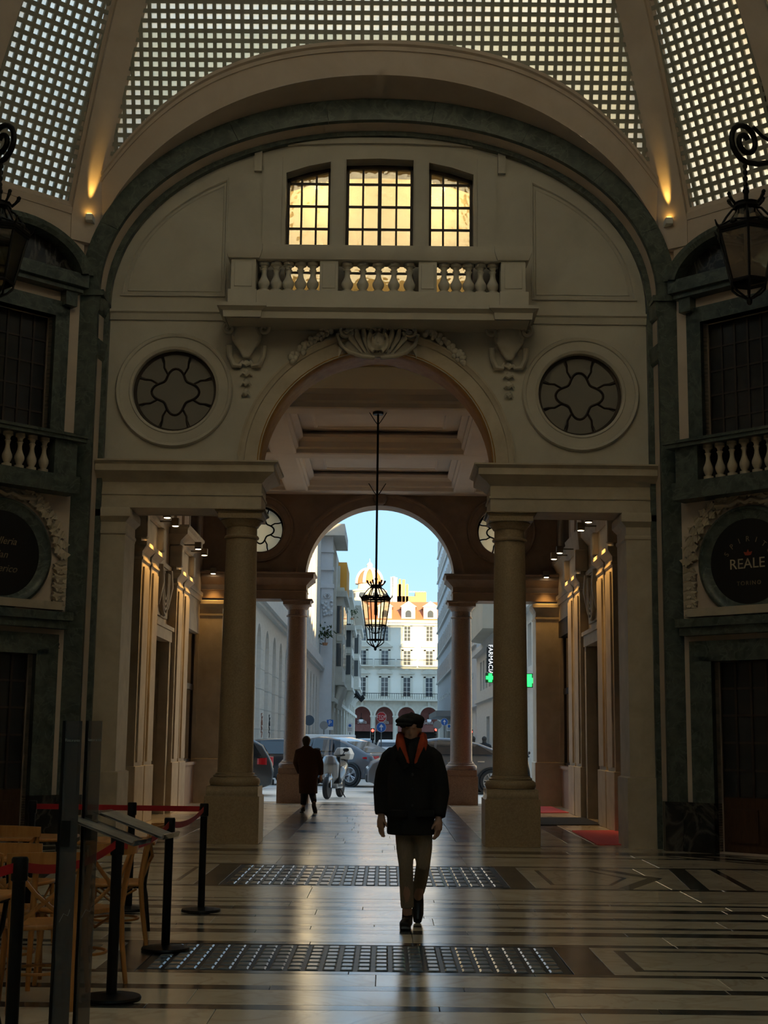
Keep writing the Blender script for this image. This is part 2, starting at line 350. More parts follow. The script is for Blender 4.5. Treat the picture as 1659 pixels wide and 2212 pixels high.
for s in (-1, 1):                                # bands turning along the slanted corners
    c = Vector((X0+s*HW, YW)); t = Vector((s, -1)).normalized(); n = Vector((-s, -1)).normalized()
    for off, w in ((.45, .1), (.78, .26), (1.12, .1)):
        line([c+n*off+t*.35, c+n*off+t*2.2], w)
# ---- vault: cloister vault of glass blocks over a square with cut corners
def bez(a, b, c, d, t): return tuple(a[i]*(1-t)**3+3*b[i]*t*(1-t)**2+3*c[i]*t*t*(1-t)+d[i]*t**3 for i in (0, 1))
_p = [bez((6.26, 9.55), (5.966, 10.558), (5.575, 11.687), (5.155, 12.65), i/60) for i in range(61)]+[bez((5.155, 12.65), (4.275, 14.667), (2.6, 16.9), (0, 16.9), i/90) for i in range(1, 91)]
PIT = .1415; PRO = []; acc = 0; nxt = 0
for i in range(len(_p)-1):
    a, b = Vector(_p[i]), Vector(_p[i+1]); l = (b-a).length; t = (b-a)/l
    while nxt <= acc+l+1e-9:
        q = a+t*(nxt-acc); PRO.append((q.x, q.y, Vector((-t.y, t.x)))); nxt += PIT   # D, z, inward normal (D,z)
    acc += l
NR = len(PRO)
def prof_at(z):
    for i in range(NR-1):
        if PRO[i][1] <= z <= PRO[i+1][1]:
            k = (z-PRO[i][1])/(PRO[i+1][1]-PRO[i][1]); return PRO[i][0]+(PRO[i+1][0]-PRO[i][0])*k, i+k
    return PRO[0][0], 0.
def facet(k):                                    # k = 0..7, 0 is the far side, odd ones the cut corners
    a = k*pi/4; o = Vector((sin(a), cos(a), 0)); t = Vector((cos(a), -sin(a), 0))
    f = 1. if k % 2 == 0 else (HW+AP)/sqrt(2)/AP; hw = HW if k % 2 == 0 else (AP-HW)/sqrt(2)
    return o, t, f, hw
def vp(k, i, u, inn=0.):
    o, t, f, hw = facet(k); i0 = min(int(i), NR-2); fr = i-i0
    D = PRO[i0][0]*(1-fr)+PRO[i0+1][0]*fr; z = PRO[i0][1]*(1-fr)+PRO[i0+1][1]*fr; n = PRO[i0][2]
    return LV+o*(D*f+n.x*inn)+t*u+Vector((0, 0, z+n.y*inn))
def hwid(k, i):
    i0 = min(int(i), NR-2); fr = i-i0; D = PRO[i0][0]*(1-fr)+PRO[i0+1][0]*fr
    return facet(k)[3]*D/AP
RIB = .20
def ell(u, a, b, z0=8.3, n=2.1): return z0+b*max(0, 1-(abs(u)/a)**n)**(1/n)
zhole = lambda u: ell(u, 4.62, 3.34, n=2.05)
def zgrid(u): return 12.06-.052*u*u-.0026*u**4
def start(k, u): return prof_at(zgrid(u)-.12)[1] if k % 2 == 0 else 1.
TOP = NR-8
ceiling = MB()
for k in range(8):                               # lattice bars, 9 cm deep
    hw = facet(k)[3]; nc = int(hw/PIT)+1
    for c in range(-nc, nc+1):
        u = c*PIT; i = start(k, u); e = TOP
        while e > i and hwid(k, e)-RIB+.1 < abs(u): e -= .5
        if e-i < 1: continue
        R = []; n = max(2, int((e-i)/2)+1)
        for q in range(n+1):
            j = i+(e-i)*q/n; R.append([vp(k, j, u+a, b) for a, b in ((-.027, 0), (.027, 0), (.027, -.055), (-.027, -.055))])
        ceiling.rings(R)
    for r in range(1, TOP+1):
        w = hwid(k, r)-RIB+.1; a = 0.
        if w < .05: continue
        if k % 2 == 0:
            while a < w and zgrid(a)-.12 > PRO[r][1]: a += .03
            if a >= w: continue
        for x0, x1 in (((-w, w),) if a == 0 else ((-w, -a), (a, w))):
            ceiling.rings([[vp(k, r+d, x, b) for d, b in ((-.215, 0), (.215, 0), (.215, -.055), (-.215, -.055))] for x in (x0, x1)])
ceiling = struct('ceiling', ceiling, M['lattice'], 'glass block vault over the rotunda with plain plaster ribs')
qd = MB(); w = PIT*.5; qd.add([(-w, 0, -w), (w, 0, -w), (w, 0, w), (-w, 0, w)], [(0, 1, 2, 3)]); pane_me = None
cand = []; rest = MB()
for k in range(8):
    hw = facet(k)[3]; nc = int(hw/PIT)+1
    for r in range(1, TOP):
        w = hwid(k, r+.5)-RIB+.08
        if k in (0, 1, 7) and PRO[r][1] < 13.4:
            for c in range(-nc, nc):
                u = (c+.5)*PIT
                if abs(u) > w or (k == 0 and PRO[r+1][1] < zgrid(u)-.1): continue
                cand.append((k, r, u))
        elif w > .1:
            x = w
            rest.add([vp(k, r+.04, -x, -.045), vp(k, r+.04, x, -.045), vp(k, r+.96, x, -.045), vp(k, r+.96, -x, -.045)], [(0, 1, 2, 3)])
vis = []
for kru in cand:                                 # the glass blocks in view, the nearest to the middle as single pieces
    p = vp(kru[0], kru[1]+.5, kru[2]); v = p-Vector((0, 0, CZ)); d = v.dot(_f); sx = IW/2+FPX*v.dot(_r)/d; sy = IH/2-FPX*v.dot(_u)/d
    if kru[0] == 0 and 20 < sx < IW-20 and 0 < sy < 400: vis.append((sy < 60, -sy*.0+abs(sx-830), kru))
vis.sort(); single = set(v[2] for v in vis[:300])
for k, r, u in cand:
    q = [vp(k, r+a, u+b*PIT, -.045) for a, b in ((.04, -.46), (.04, .46), (.96, .46), (.96, -.46))]
    if (k, r, u) in single:
        m = MB(); c = sum(q, Vector())/4; n = (vp(k, r+.5, u, -.075)-vp(k, r+.5, u, -.045)); vs = [p-c for p in q]+[p-c+n for p in q]
        m.add(vs, [(0, 1, 2, 3), (4, 5, 6, 7)[::-1], (0, 1, 5, 4), (1, 2, 6, 5), (2, 3, 7, 6), (3, 0, 4, 7)])
        if pane_me is None or True:
            key = ('p', k, r)
            if key not in _slab: _slab[key] = m.mesh('pane', M['dome_glass'])
        o = link('pane', _slab[key], ceiling); o.location = c
    else: rest.add(q, [(0, 1, 2, 3)])
obj('glass_block_field', rest, M['dome_glass'], ceiling, kind='stuff')
cap = MB(); cap.rings([[vp(k, TOP-1, s*hwid(k, TOP-1), 0.) for k in range(8) for s in (-1, 1)], [LV+Vector((.3*sin(pi*(k//2)/4), .3*cos(pi*(k//2)/4), 16.95)) for k in range(16)]], cap=False); obj('crown', cap, M['plaster'], ceiling)
for k in range(8):                               # hip ribs and their moulded edges
    rb = MB(); fr = []; o, t, f, hw = facet(k)
    for i in [x*2. for x in range(int(TOP/2))]:
        p = vp(k, i, hwid(k, i)); rad = (p-LV); rad.z = 0; rad.normalize(); lat = Vector((rad.y, -rad.x, 0)); n = PRO[int(i)][2]
        if not fr:
            for zq in (9.12, 9.40): q_ = p.copy(); q_.z = zq; fr.append((q_, lat, rad*-1.))
        fr.append((p, lat, rad*n.x+Vector((0, 0, n.y))))
    rb.sweep([(-.34, -.14), (-.34, .0), (-.29, .03), (-.29, .06), (-.235, .06), (-.235, .13), (.235, .13), (.235, .06), (.29, .06), (.29, .03), (.34, 0), (.34, -.14)], fr, closed=True)
    obj('rib', rb, M['plaster'], ceiling, 40)
for k in (0, 2, 4, 6):                           # plaster band over each big arch, and the arch soffit behind it
    bd = MB(); R = []; sf = []; mo = []
    o, t, f, hw = facet(k); N = 64
    for j in range(N+1):
        u = -4.33+8.66*j/N; za = max(zhole(u), 9.58); zb = max(zgrid(u), za+.02)
        ia, ib = prof_at(za)[1], prof_at(zb)[1]; R.append([vp(k, ia+(ib-ia)*q/4, u, .03) for q in range(5)])
        mo.append((vp(k, ib, u, .03), (vp(k, ib+1, u)-vp(k, ib, u)).normalized(), Vector(facet(k)[0]*-1)))
        u2 = -4.62+9.24*j/N; z2 = ell(u2, 4.62, 3.26); w0 = LV+o*AP+t*u2; w0.z = z2
        z3 = zhole(u2)
        if z3 < 9.58: p1 = LV+o*AP+t*u2; p1.z = z3
        else: p1 = vp(k, prof_at(z3)[1], u2, .03)
        sf.append([w0+o*.12, p1])
    bd.rings(R, closed=False, cap=False); bd.rings(sf, closed=False, cap=False)
    obj('arch_band', bd, M['plaster'], ceiling, 50)
    mm = MB(); mm.sweep([(-.10, 0), (-.10, .03), (-.04, .03), (-.02, .07), (.03, .07), (.05, 0)], mo, closed=True); obj('moulding', mm, M['plaster'], ceiling, 40)
for k in (1, 7):
    mm = MB(); fr = [(vp(k, .6, u, .02), Vector((0, 0, 1)), -facet(k)[0]) for u in (-1.1, 1.1)]
    mm.sweep([(-.10, -.05), (-.10, .04), (.0, .06), (.05, .0), (.05, -.05)], fr, closed=True); obj('moulding', mm, M['plaster'], ceiling)
# ---- the big sides: plaster spandrels above the green arch
def side(k, name, label, mat='plaster'):
    o, t, f, hw = facet(k); m = MB(); W = lambda d: (lambda u, v: LV+o*(AP+d)+t*u+Vector((0, 0, v)))
    out = [(-HW-.02, 0), (-4.32, 0), (-4.32, 8.3)]+[(u, ell(u, 4.32, 2.91)) for u in [4.32*cos(pi*(1-q/40)) for q in range(1, 40)]]+[(4.32, 8.3), (4.32, 0), (HW+.02, 0), (HW+.02, 9.62)]
    out += [(u, max(9.62, ell(u, 4.63, 3.30)+.1)) for u in [4.3*cos(pi*q/40) for q in range(1, 40)]]+[(-HW-.02, 9.62)]
    m.poly(out, W(0.12), W(.3)); s = struct(name, m, M[mat], label)
    # green marble arch and jambs
    for nm, sgn in (('green_jamb', -1), ('green_jamb', 1)):
        g = MB(); a, b = sorted((sgn*4.32, sgn*4.62)); g.poly([(a, .7), (b, .7), (b, 8.3), (a, 8.3)], W(-.005), W(.13)); obj(nm, g, M['green'], s)
        g = MB(); a, b = sorted((sgn*4.26, sgn*4.66)); g.poly([(a, 0), (b, 0), (b, .7), (a, .7)], W(-.05), W(.13)); obj('plinth', g, M['black_marble'], s)
        g = MB(); a, b = sorted((sgn*4.24, sgn*4.66)); g.poly([(a, 8.27), (b, 8.27), (b, 8.36), (a, 8.36)], W(-.04), W(.42)); obj('impost', g, M['green'], s)
    NS = 9
    for q in range(NS):                          # the arch is laid from curved marble pieces
        g = MB(); a = [pi*(1-(q+j/8*.996)/NS) for j in range(9)]
        P = lambda th, A_, B_: (A_*(1 if cos(th) > 0 else -1)*abs(cos(th))**(2/2.1), 8.3+B_*max(sin(th), 0)**(2/2.1))
        g.poly([P(th, 4.32, 2.91) for th in a]+[P(th, 4.62, 3.26) for th in reversed(a)], W(-.005), W(.13)); obj('arch_stone', g, M['green'], s)
    return s, W
wf, WF = side(0, 'wall_front', 'far wall of the rotunda with the dark green marble arch')
rv = MB(); fr = []                               # reveal between the green arch and the recessed tympanum
pth = [(-1, 0.)]
rvp = [(-4.32, 0, -4.28, 0), (-4.32, 8.3, -4.28, 8.3)]+[(4.32*cos(a), ell(4.32*cos(a), 4.32, 2.91), 4.28*cos(a), ell(4.28*cos(a), 4.28, 2.85)) for a in [pi*(1-q/48) for q in range(1, 48)]]+[(4.32, 8.3, 4.28, 8.3), (4.32, 0, 4.28, 0)]
rv.rings([[(X0+a, YW+.1, b), (X0+c, YT+.02, d)] for a, b, c, d in rvp], closed=False, cap=False); obj('reveal', rv, M['plaster'], wf, 50)
gm = MB(); gm.rings([[(X0+c*1.012, YT-.12, d+.04*(d > 8.3)), (X0+c*.985, YT-.12, d-.05*(d > 8.3)), (X0+c*.985, YT, d-.05*(d > 8.3)), (X0+c*1.012, YT, d+.04*(d > 8.3))] for a, b, c, d in rvp]); obj('green_moulding', gm, M['green'], wf, 50)
for s in (-1, 1):
    for z0 in (8.0, 7.3):
        g = MB(); g.cornice([(0, z0), (.03, z0+.05), (.05, z0+.28), (0, z0+.32)], [(X0+s*4.33, YW) if s < 0 else (X0+s*4.28, YT-.1), (X0+s*4.28, YT-.1) if s < 0 else (X0+s*4.33, YW)]); obj('impost', g, M['green'], wf)
# closed sides and the passage behind the viewer
def plainside(k, name, label):
    o, t, f, hw = facet(k); m = MB(); Wk = lambda d: (lambda u, v: LV+o*(AP*f+d)+t*u+Vector((0, 0, v)))
    h = facet(k)[3]+.02
    if k == 4: out = [(-h, 0), (-h, 9.62)]+[(u, max(9.62, ell(u, 4.63, 3.30)+.1)) for u in [4.3*cos(pi*(1-q/40)) for q in range(1, 40)]]+[(h, 9.62), (h, 0), (4.5, 0), (4.5, 7.2), (-4.5, 7.2), (-4.5, 0)]
    elif k in (2, 6): out = [(-h, 0), (-h, 9.62)]+[(u, max(9.62, ell(u, 4.63, 3.30)+.1)) for u in [4.3*cos(pi*(1-q/40)) for q in range(1, 40)]]+[(h, 9.62), (h, 0)]
    else: out = [(-h, 0), (-h, 9.78), (h, 9.78), (h, 0)]
    m.poly(out, Wk(0), Wk(.2)); return struct(name, m, M['plaster'], label)
for k, n, l in ((2, 'wall_east', 'plaster wall closing the right side of the rotunda'), (6, 'wall_west', 'plaster wall closing the left side of the rotunda'), (4, 'wall_rear', 'rotunda wall behind the viewer with an open passage'), (3, 'wall_rear_east', 'cut corner wall behind the viewer on the right'), (5, 'wall_rear_west', 'cut corner wall behind the viewer on the left')): plainside(k, n, l)
y0 = YC-AP
for s, n in ((-1, 'wall_entry_west'), (1, 'wall_entry_east')):
    m = MB(); m.box(*sorted((X0+s*4.5, X0+s*4.8)), -6, y0, 0, 7.2); struct(n, m, M['plaster'], 'side wall of the passage behind the viewer, %s' % ('left' if s < 0 else 'right'))
m = MB(); m.box(X0-4.8, X0-2.4, -6, y0, 7.2, 7.5); m.box(X0+2.4, X0+4.8, -6, y0, 7.2, 7.5); m.box(X0-2.4, X0+2.4, -6, -4, 7.2, 7.5); m.box(X0-2.4, X0+2.4, y0-.5, y0, 7.2, 7.5)
ce = struct('ceiling_entry', m, M['ceil'], 'ceiling of the passage behind the viewer with a skylight added for brightness'); n = 14
for i in range(6):  # unseen skylight, added to brighten the floor in the foreground
    for j in range(n):
        m = MB(); x = X0-2.4+4.8*i/6; yy = -4+(y0+3.5)*j/n; m.box(x+.05, x+4.8/6-.05, yy+.05, yy+(y0+3.5)/n-.05, 7.30, 7.32); obj('added_skylight_pane', m, M['dome_glass'], ce)
m = MB()
for i in range(7): x = X0-2.4+4.8*i/6; m.box(x-.05, x+.05, -4, y0-.5, 7.26, 7.36)
for j in range(n+1): yy = -4+(y0+3.5)*j/n; m.box(X0-2.4, X0+2.4, yy-.05, yy+.05, 7.262, 7.358)
obj('added_skylight_frame', m, M['lattice'], ce)
m = MB(); m.box(X0-4.8, X0+4.8, -6.3, -6, 0, 7.5); struct('wall_entry_end', m, M['darkwall'], 'dark end wall behind the viewer')
# ---- cut corners with window, balcony, round sign and shop door
GN = M['green']
def corner(s, name, label):
    t = Vector((s, -1, 0)).normalized(); o = Vector((s, 1, 0)).normalized(); C0 = Vector((X0+s*HW, YW, 0)); ln = 2.27
    W = lambda d: (lambda u, v: C0+t*u+o*d+Vector((0, 0, v)))          # u along wall from far corner, d into the wall
    Bx = lambda m, u0, u1, d0, d1, z0, z1: m.poly([(u0, z0), (u1, z0), (u1, z1), (u0, z1)], W(d0), W(d1))
    c = 1.13; m = MB()
    win = [(c-.66, 5.98), (c+.66, 5.98), (c+.66, 7.83), (c-.66, 7.83)]; dr = [(c-.62, .02), (c+.62, .02), (c+.62, 2.72), (c-.62, 2.72)]
    rd = [(c+.60*cos(2*pi*q/40), 4.14+.60*sin(2*pi*q/40)) for q in range(40)]
    m.poly([(-.02, 0), (ln, 0), (ln, 9.72), (-.02, 9.72)], W(0), W(.35), [win, dr]); w = struct(name, m, M['plaster'], label)
    def part(nm, mat, *bx, par=w, **k):
        m = MB()
        for b in bx: Bx(m, *b)
        return obj(nm, m, M[mat] if isinstance(mat, str) else mat, par, **k)
    # window
    part('window_surround', 'green', (c-.92, c-.66, -.06, .1, 6.0, 8.05), (c+.66, c+.92, -.06, .1, 6.0, 8.05), (c-.92, c+.92, -.06, .1, 7.83, 8.08), (c-.80, c-.66, -.09, .1, 6, 7.9), (c+.66, c+.80, -.09, .1, 6, 7.9), (c-.80, c+.80, -.09, .1, 7.83, 7.97))
    part('bracket', 'green', (c-.98, c-.78, -.16, .0, 8.02, 8.26)); part('bracket', 'green', (c+.78, c+.98, -.16, .0, 8.02, 8.26))
    part('entablature', 'green', (c-1.05, c+1.05, -.20, .0, 8.24, 8.32), (c-1.10, c+1.10, -.27, .0, 8.32, 8.48), (c-1.13, c+1.13, -.22, .0, 8.48, 8.54))
    m = MB(); R = []
    pf = [(0, 0), (0, -.26), (.10, -.30), (.14, -.24), (.26, -.22), (.26, 0)]
    for q in range(25):
        a = pi*(.06+.88*(1-q/24)); r = Vector((cos(a)*1.0, sin(a)*.66)); 
        R.append([C0+t*(c+r.x*(1.0+b*.9))+o*d+Vector((0, 0, 8.40+r.y*(1.0+b*1.0))) for b, d in pf])
    m.rings(R); obj('pediment_arch', m, GN, w, 40)
    m = MB(); m.poly([(c+1.0*cos(pi*q/20), 8.50+.6*sin(pi*q/20)) for q in range(21)], W(-.02), W(.0)); obj('pediment_field', m, M['black_marble'], w)
    n = 'window_8' if s < 0 else 'window_9'
    wm = MB(); Bx(wm, c-.66, c+.66, .30, .33, 5.98, 7.83); win_o = struct(n, wm, M['darkwall'], 'dark leaded upper window on the cut corner wall, %s' % ('left' if s < 0 else 'right'))
    fm = MB()
    for q in range(7): u = c-.66+1.32*q/6; Bx(fm, u-.016, u+.016, .14, .19, 5.98, 7.83)
    for q in range(6): v = 5.98+1.85*q/5; Bx(fm, c-.66, c+.66, .145, .185, v-.014, v+.014)
    obj('glazing_bars', fm, M['frame'], win_o)
    G = M['darkpane']
    for q in range(6):
        for r in range(5):
            u = c-.66+1.32*q/6; v = 5.98+1.85*r/5; pm = MB(); Bx(pm, u+.016, u+.204, .160, .168, v+.014, v+.356); obj('pane', pm, G, win_o)
    # little balcony
    part('balcony_slab', 'green', (c-1.06, c+1.06, -.34, .0, 5.10, 5.36)); part('handrail', 'green', (c-1.12, c+1.12, -.40, .0, 5.88, 5.99), (c-1.15, c+1.15, -.43, 0, 5.94, 5.97))
    part('balcony_pier', 'green', (c-1.0, c-.62, -.32, .0, 5.36, 5.88)); part('balcony_pier', 'green', (c+.62, c+1.0, -.32, .0, 5.36, 5.88))
    b = MB(); b.lathe(BAL, 14); bme = b.mesh('baluster', M['travertine'], 40)
    for q in range(6):
        e = link('baluster', bme, w); e.location = C0+t*(c-.50+1.0*q/5)+o*-.22+Vector((0, 0, 5.36)); e.scale = (.85, .85, .52/.62)
    part('balcony_back', 'darkwall', (c-.62, c+.62, -.02, .0, 5.36, 5.9))
    # round sign in a garlanded frame
    m = MB(); R = []
    for q in range(48):
        a = 2*pi*q/48; R.append([C0+t*(c+r*cos(a))+o*d+Vector((0, 0, 4.14+r*sin(a))) for r, d in ((.62, 0), (.62, -.03), (.66, -.045), (.72, -.05), (.76, -.10), (.80, -.08), (.82, 0))])
    m.rings(R, wrap=True, closed=False); obj('roundel_frame', m, GN, w, 50)
    for q in range(40):                          # oak leaves of the garland
        a = pi*(.02+.96*q/39); r = .97+(.05 if q % 2 else -.04); lm = MB(); Bx_ = C0+t*(c+r*cos(a))+o*-.05+Vector((0, 0, 4.14+r*sin(a)))
        Mx = facing(Bx_, -o) @ Matrix.Rotation(a-pi/2+random.uniform(-.5, .5), 4, 'Z')
        pts = [(0, -.10), (.045, -.045), (.035, -.04), (.075, -.02), (.05, .01), (.07, .05), (.03, .06), (0, .11), (-.03, .06), (-.07, .05), (-.05, .01), (-.075, -.02), (-.035, -.04), (-.045, -.045)]
        lm.poly(pts, lambda u, v: Mx @ Vector((u, v, .045-abs(u)*.5)), lambda u, v: Mx @ Vector((u, v, -.03))); obj('leaf', lm, M['travertine'], w)
    for e in (-1, 1):
        for q in range(5):
            for h in (-1, 1):
                lm = MB(); Mx = facing(C0+t*(c+e*(.97+h*.035))+o*-.05+Vector((0, 0, 4.02-q*.135)), -o) @ Matrix.Rotation(pi+h*.25, 4, 'Z')
                lm.poly(pts, lambda u, v: Mx @ Vector((u*1.1, v, .05-abs(u)*.5)), lambda u, v: Mx @ Vector((u*1.1, v, -.03))); obj('leaf', lm, M['travertine'], w)
    rb = MB(); rb.tube([C0+t*(c+k)+o*-.06+Vector((0, 0, z)) for k, z in ((-.5, 5.0), (-.25, 4.98), (-.1, 5.04), (0, 5.0), (.1, 5.04), (.25, 4.98), (.5, 5.0))], .045, 6); obj('ribbon', rb, M['travertine'], w, 60)
    dm = MB(); dm.poly([(c+.63*cos(2*pi*q/40), 4.14+.63*sin(2*pi*q/40)) for q in range(40)], W(-.03), W(.0))
    sg = obj('round_sign', dm, M['signblack'], None)
    F = lambda u, z, k=-.034: facing(C0+t*u+o*k+Vector((0, 0, z)), -o)
    if s > 0:
        tag(sg, 'round black sign reading SPIRITO REALE TORINO in a garlanded frame', 'sign')
        text('lettering', 'REALE', .21, F(c-.02, 4.10), M['signcream'], sg, .002)
        text('lettering', 'TORINO', .085, F(c, 3.82), M['signdim'], sg, .002, sp=1.3)
        for i, ch in enumerate('SPIRITO'):
            a = radians(150-120*i/6); p = (c-.0+(-1)*-.40*cos(a)*1.0, 4.06+.40*sin(a)); text('lettering', ch, .11, F(p[0] if s > 0 else p[0], p[1]) @ Matrix.Rotation(a-pi/2, 4, 'Z'), M['signdim'], sg, .002)
        for i, a in enumerate((-.9, 0, .9)):
            lm = MB(); lm.poly([(0, 0), (.025, .04), (0, .09), (-.025, .04)], lambda u, v: F(c, 4.22) @ Matrix.Rotation(a, 4, 'Z') @ Vector((u, v, 0)), lambda u, v: F(c, 4.22) @ Matrix.Rotation(a, 4, 'Z') @ Vector((u, v, .002))); obj('emblem_leaf', lm, M['signred'], sg)
    else:
        tag(sg, 'round black sign with faint script letters beside the left balcony', 'sign')
        for ln_, z in (('Galleria', 4.32), ('San', 4.12), ('Federico', 3.92)): text('lettering', ln_, .15, F(c+.0, z), M['signdim'], sg, .002, shear=.35)
    # frieze, doorway and base
    part('string_course', 'travertine', (.12, ln, -.10, 0, 3.38, 3.50)); part('door_cornice', 'green', (0.02, ln, -.26, 0, 3.22, 3.34), (.05, ln, -.20, 0, 3.10, 3.22))
    part('door_surround', 'green', (c-1.0, c-.62, -.07, .1, .70, 2.74), (c+.62, c+1.0, -.07, .1, .70, 2.74), (c-1.0, c+1.0, -.07, .1, 2.72, 3.02), (c-.82, c-.62, -.10, .1, .7, 2.8), (c+.62, c+.82, -.10, .1, .7, 2.8), (c-.82, c+.82, -.10, .1, 2.72, 2.86))
    part('base_block', 'black_marble', (0, c-.62, -.12, .1, 0, .70)); part('base_block', 'black_marble', (c+.62, ln, -.12, .1, 0, .70))
    n = 'door_1' if s < 0 else 'door_2'; d = MB(); Bx(d, c-.62, c+.62, .33, .36, .02, 2.72)
    d = struct(n, d, M['darkwall'], 'dark glazed shop door in the cut corner, %s side' % ('left' if s < 0 else 'right'))
    lp = MB(); Bx(lp, c-.62, c+.62, .14, .20, .02, .78); Bx(lp, c-.5, c-.06, .12, .14, .15, .62); Bx(lp, c+.06, c+.5, .12, .14, .15, .62); obj('lower_panel', lp, M['darkwood'], d)
    fm = MB()
    for q in range(6): u = c-.62+1.24*q/5; Bx(fm, u-.018, u+.018, .14, .19, .78, 2.72)
    for q in range(6): v = .78+1.94*q/5; Bx(fm, c-.62, c+.62, .145, .185, v-.016, v+.016)
    obj('glazing_bars', fm, M['frame'], d)
    for q in range(5):
        for r in range(5):
            u = c-.62+1.24*q/5; v = .78+1.94*r/5; pm = MB(); Bx(pm, u+.018, u+.23, .160, .168, v+.016, v+.372); obj('pane', pm, G, d)
    return w, W, C0, t, o
BAL = [(.085, 0), (.085, .06), (.05, .07), (.055, .09), (.075, .13), (.088, .18), (.085, .22), (.06, .28), (.042, .34), (.036, .40), (.046, .45), (.058, .47), (.04, .49), (.05, .53), (.062, .55), (.085, .56), (.085, .62)]
M['darkpane'] = plain('dark_leaded_pane', (.03, .032, .034), .15, 0, .6)
M['signblack'] = plain('black_sign_board', (.008, .008, .009), .35)
M['signcream'] = plain('sign_cream', (.45, .38, .26), .6); M['signdim'] = plain('sign_faded_gold', (.28, .21, .12), .6); M['signred'] = plain('sign_red', (.40, .06, .03), .6)
wl = corner(-1, 'wall_left', 'cut corner wall with green marble window and balcony, left')
wr = corner(1, 'wall_right', 'cut corner wall with green marble window and balcony, right')
F_ = facing(wl[2]+wl[3]*.10+wl[4]*-.002+Vector((0, 0, 2.86)), -wl[4]); text('house_number', '2', .13, F_, M['black'], wl[0], .002)
# amber uplights at the feet of the two ribs, with their cable
M['amber'] = plain('amber_lamp_lens', (1, .6, .1), .4, emit=(1, .55, .10), es=10)
for s, lb in ((-1, 'left'), (1, 'right')):
    p = at(172 if s < 0 else 1455, 470 if s < 0 else 478, YW-.1); p.x = X0+s*4.50; p.y = YW-.08
    u = thing('wall_uplight', 'small white uplight glowing amber at the foot of the %s vault rib' % lb, 'lamp', p)
    m = MB(); m.box(-.055, .055, -.06, .16, -.05, .05); m.box(-.04, .04, -.045, .045, .05, .058); obj('housing', m, M['white'], u, bevel=.008)
    m = MB(); m.box(-.035, .035, -.04, .04, .058, .064); obj('lens', m, M['amber'], u)
    m = MB(); m.tube([(0, .12, -.05), (.01*s, .12, -.5), (0, .12, -1.0)], .009, 6); obj('cable', m, M['darkwood'], u)
    L = bpy.data.lights.new('amber_spot', 'SPOT'); L.energy = 55; L.color = (1, .58, .12); L.spot_size = radians(24); L.spot_blend = .8; L.shadow_soft_size = .02
    lo = bpy.data.objects.new('bulb', L); COL.objects.link(lo); lo.parent = u; lo.location = (-s*.015, -.06, .09); lo.rotation_mode = 'QUATERNION'; lo.rotation_quaternion = Vector((s*.085, .12, -.96)).to_track_quat('Z', 'Y')
# ================================================================== FAR WALL: tympanum, portal, balcony, columns
ZE = zz(1003, 21.0, 500)                         # top of the entablature
ZA = zz(1098, 21.0, 520)                         # its underside
AR = 1.82; ZS = ZE+.02
zw = lambda y: zz(y, YT)
wx = [(hx(615, 440, YT), hx(711, 440, YT)), (hx(748, 440, YT), hx(889, 440, YT)), (hx(925, 440, YT), hx(1020, 440, YT))]
WIN = [(-1.50, -.79, zw(375), zw(350)), (-.54, .54, zw(345), zw(345)), (.79, 1.50, zw(350), zw(375))]
ZB = zw(632)                                     # balcony floor
def winpoly(a, b, z1, z2): return [(X0+a, ZB), (X0+b, ZB), (X0+b, z2), (X0+(a+b)/2, (z1+z2)/2+.02), (X0+a, z1)]
RX, RZ, RR = 3.17, (zz(842, YT, 371)+zz(853, YT, 1256))/2, .655
arch = [(X0+x, z) for x, z in arc(0, ZS, AR, 0, pi, 40)]
tedge = [(X0+4.30*cos(a), ell(4.30*cos(a), 4.30, 2.87)) for a in [pi*q/48 for q in range(1, 48)]]
tym = MB()
tym.xz([(X0+4.30, ZE), (X0+4.30, 8.3)]+tedge+[(X0-4.30, 8.3), (X0-4.30, ZE)]+list(reversed(arch)), YT, YB,
       [winpoly(*w) for w in WIN]+[[(X0+s*RX+RR*cos(2*pi*q/40), RZ+RR*sin(2*pi*q/40)) for q in range(40)] for s in (-1, 1)])
tym = struct('wall_tympanum', tym, M['tymp'], 'pale plaster tympanum wall above the columned portal')
def xbox(name, mat, par, *bx, bevel=0):
    m = MB()
    for b in bx: m.box(X0+b[0], X0+b[1], *b[2:])
    return obj(name, m, M[mat], par, bevel=bevel)
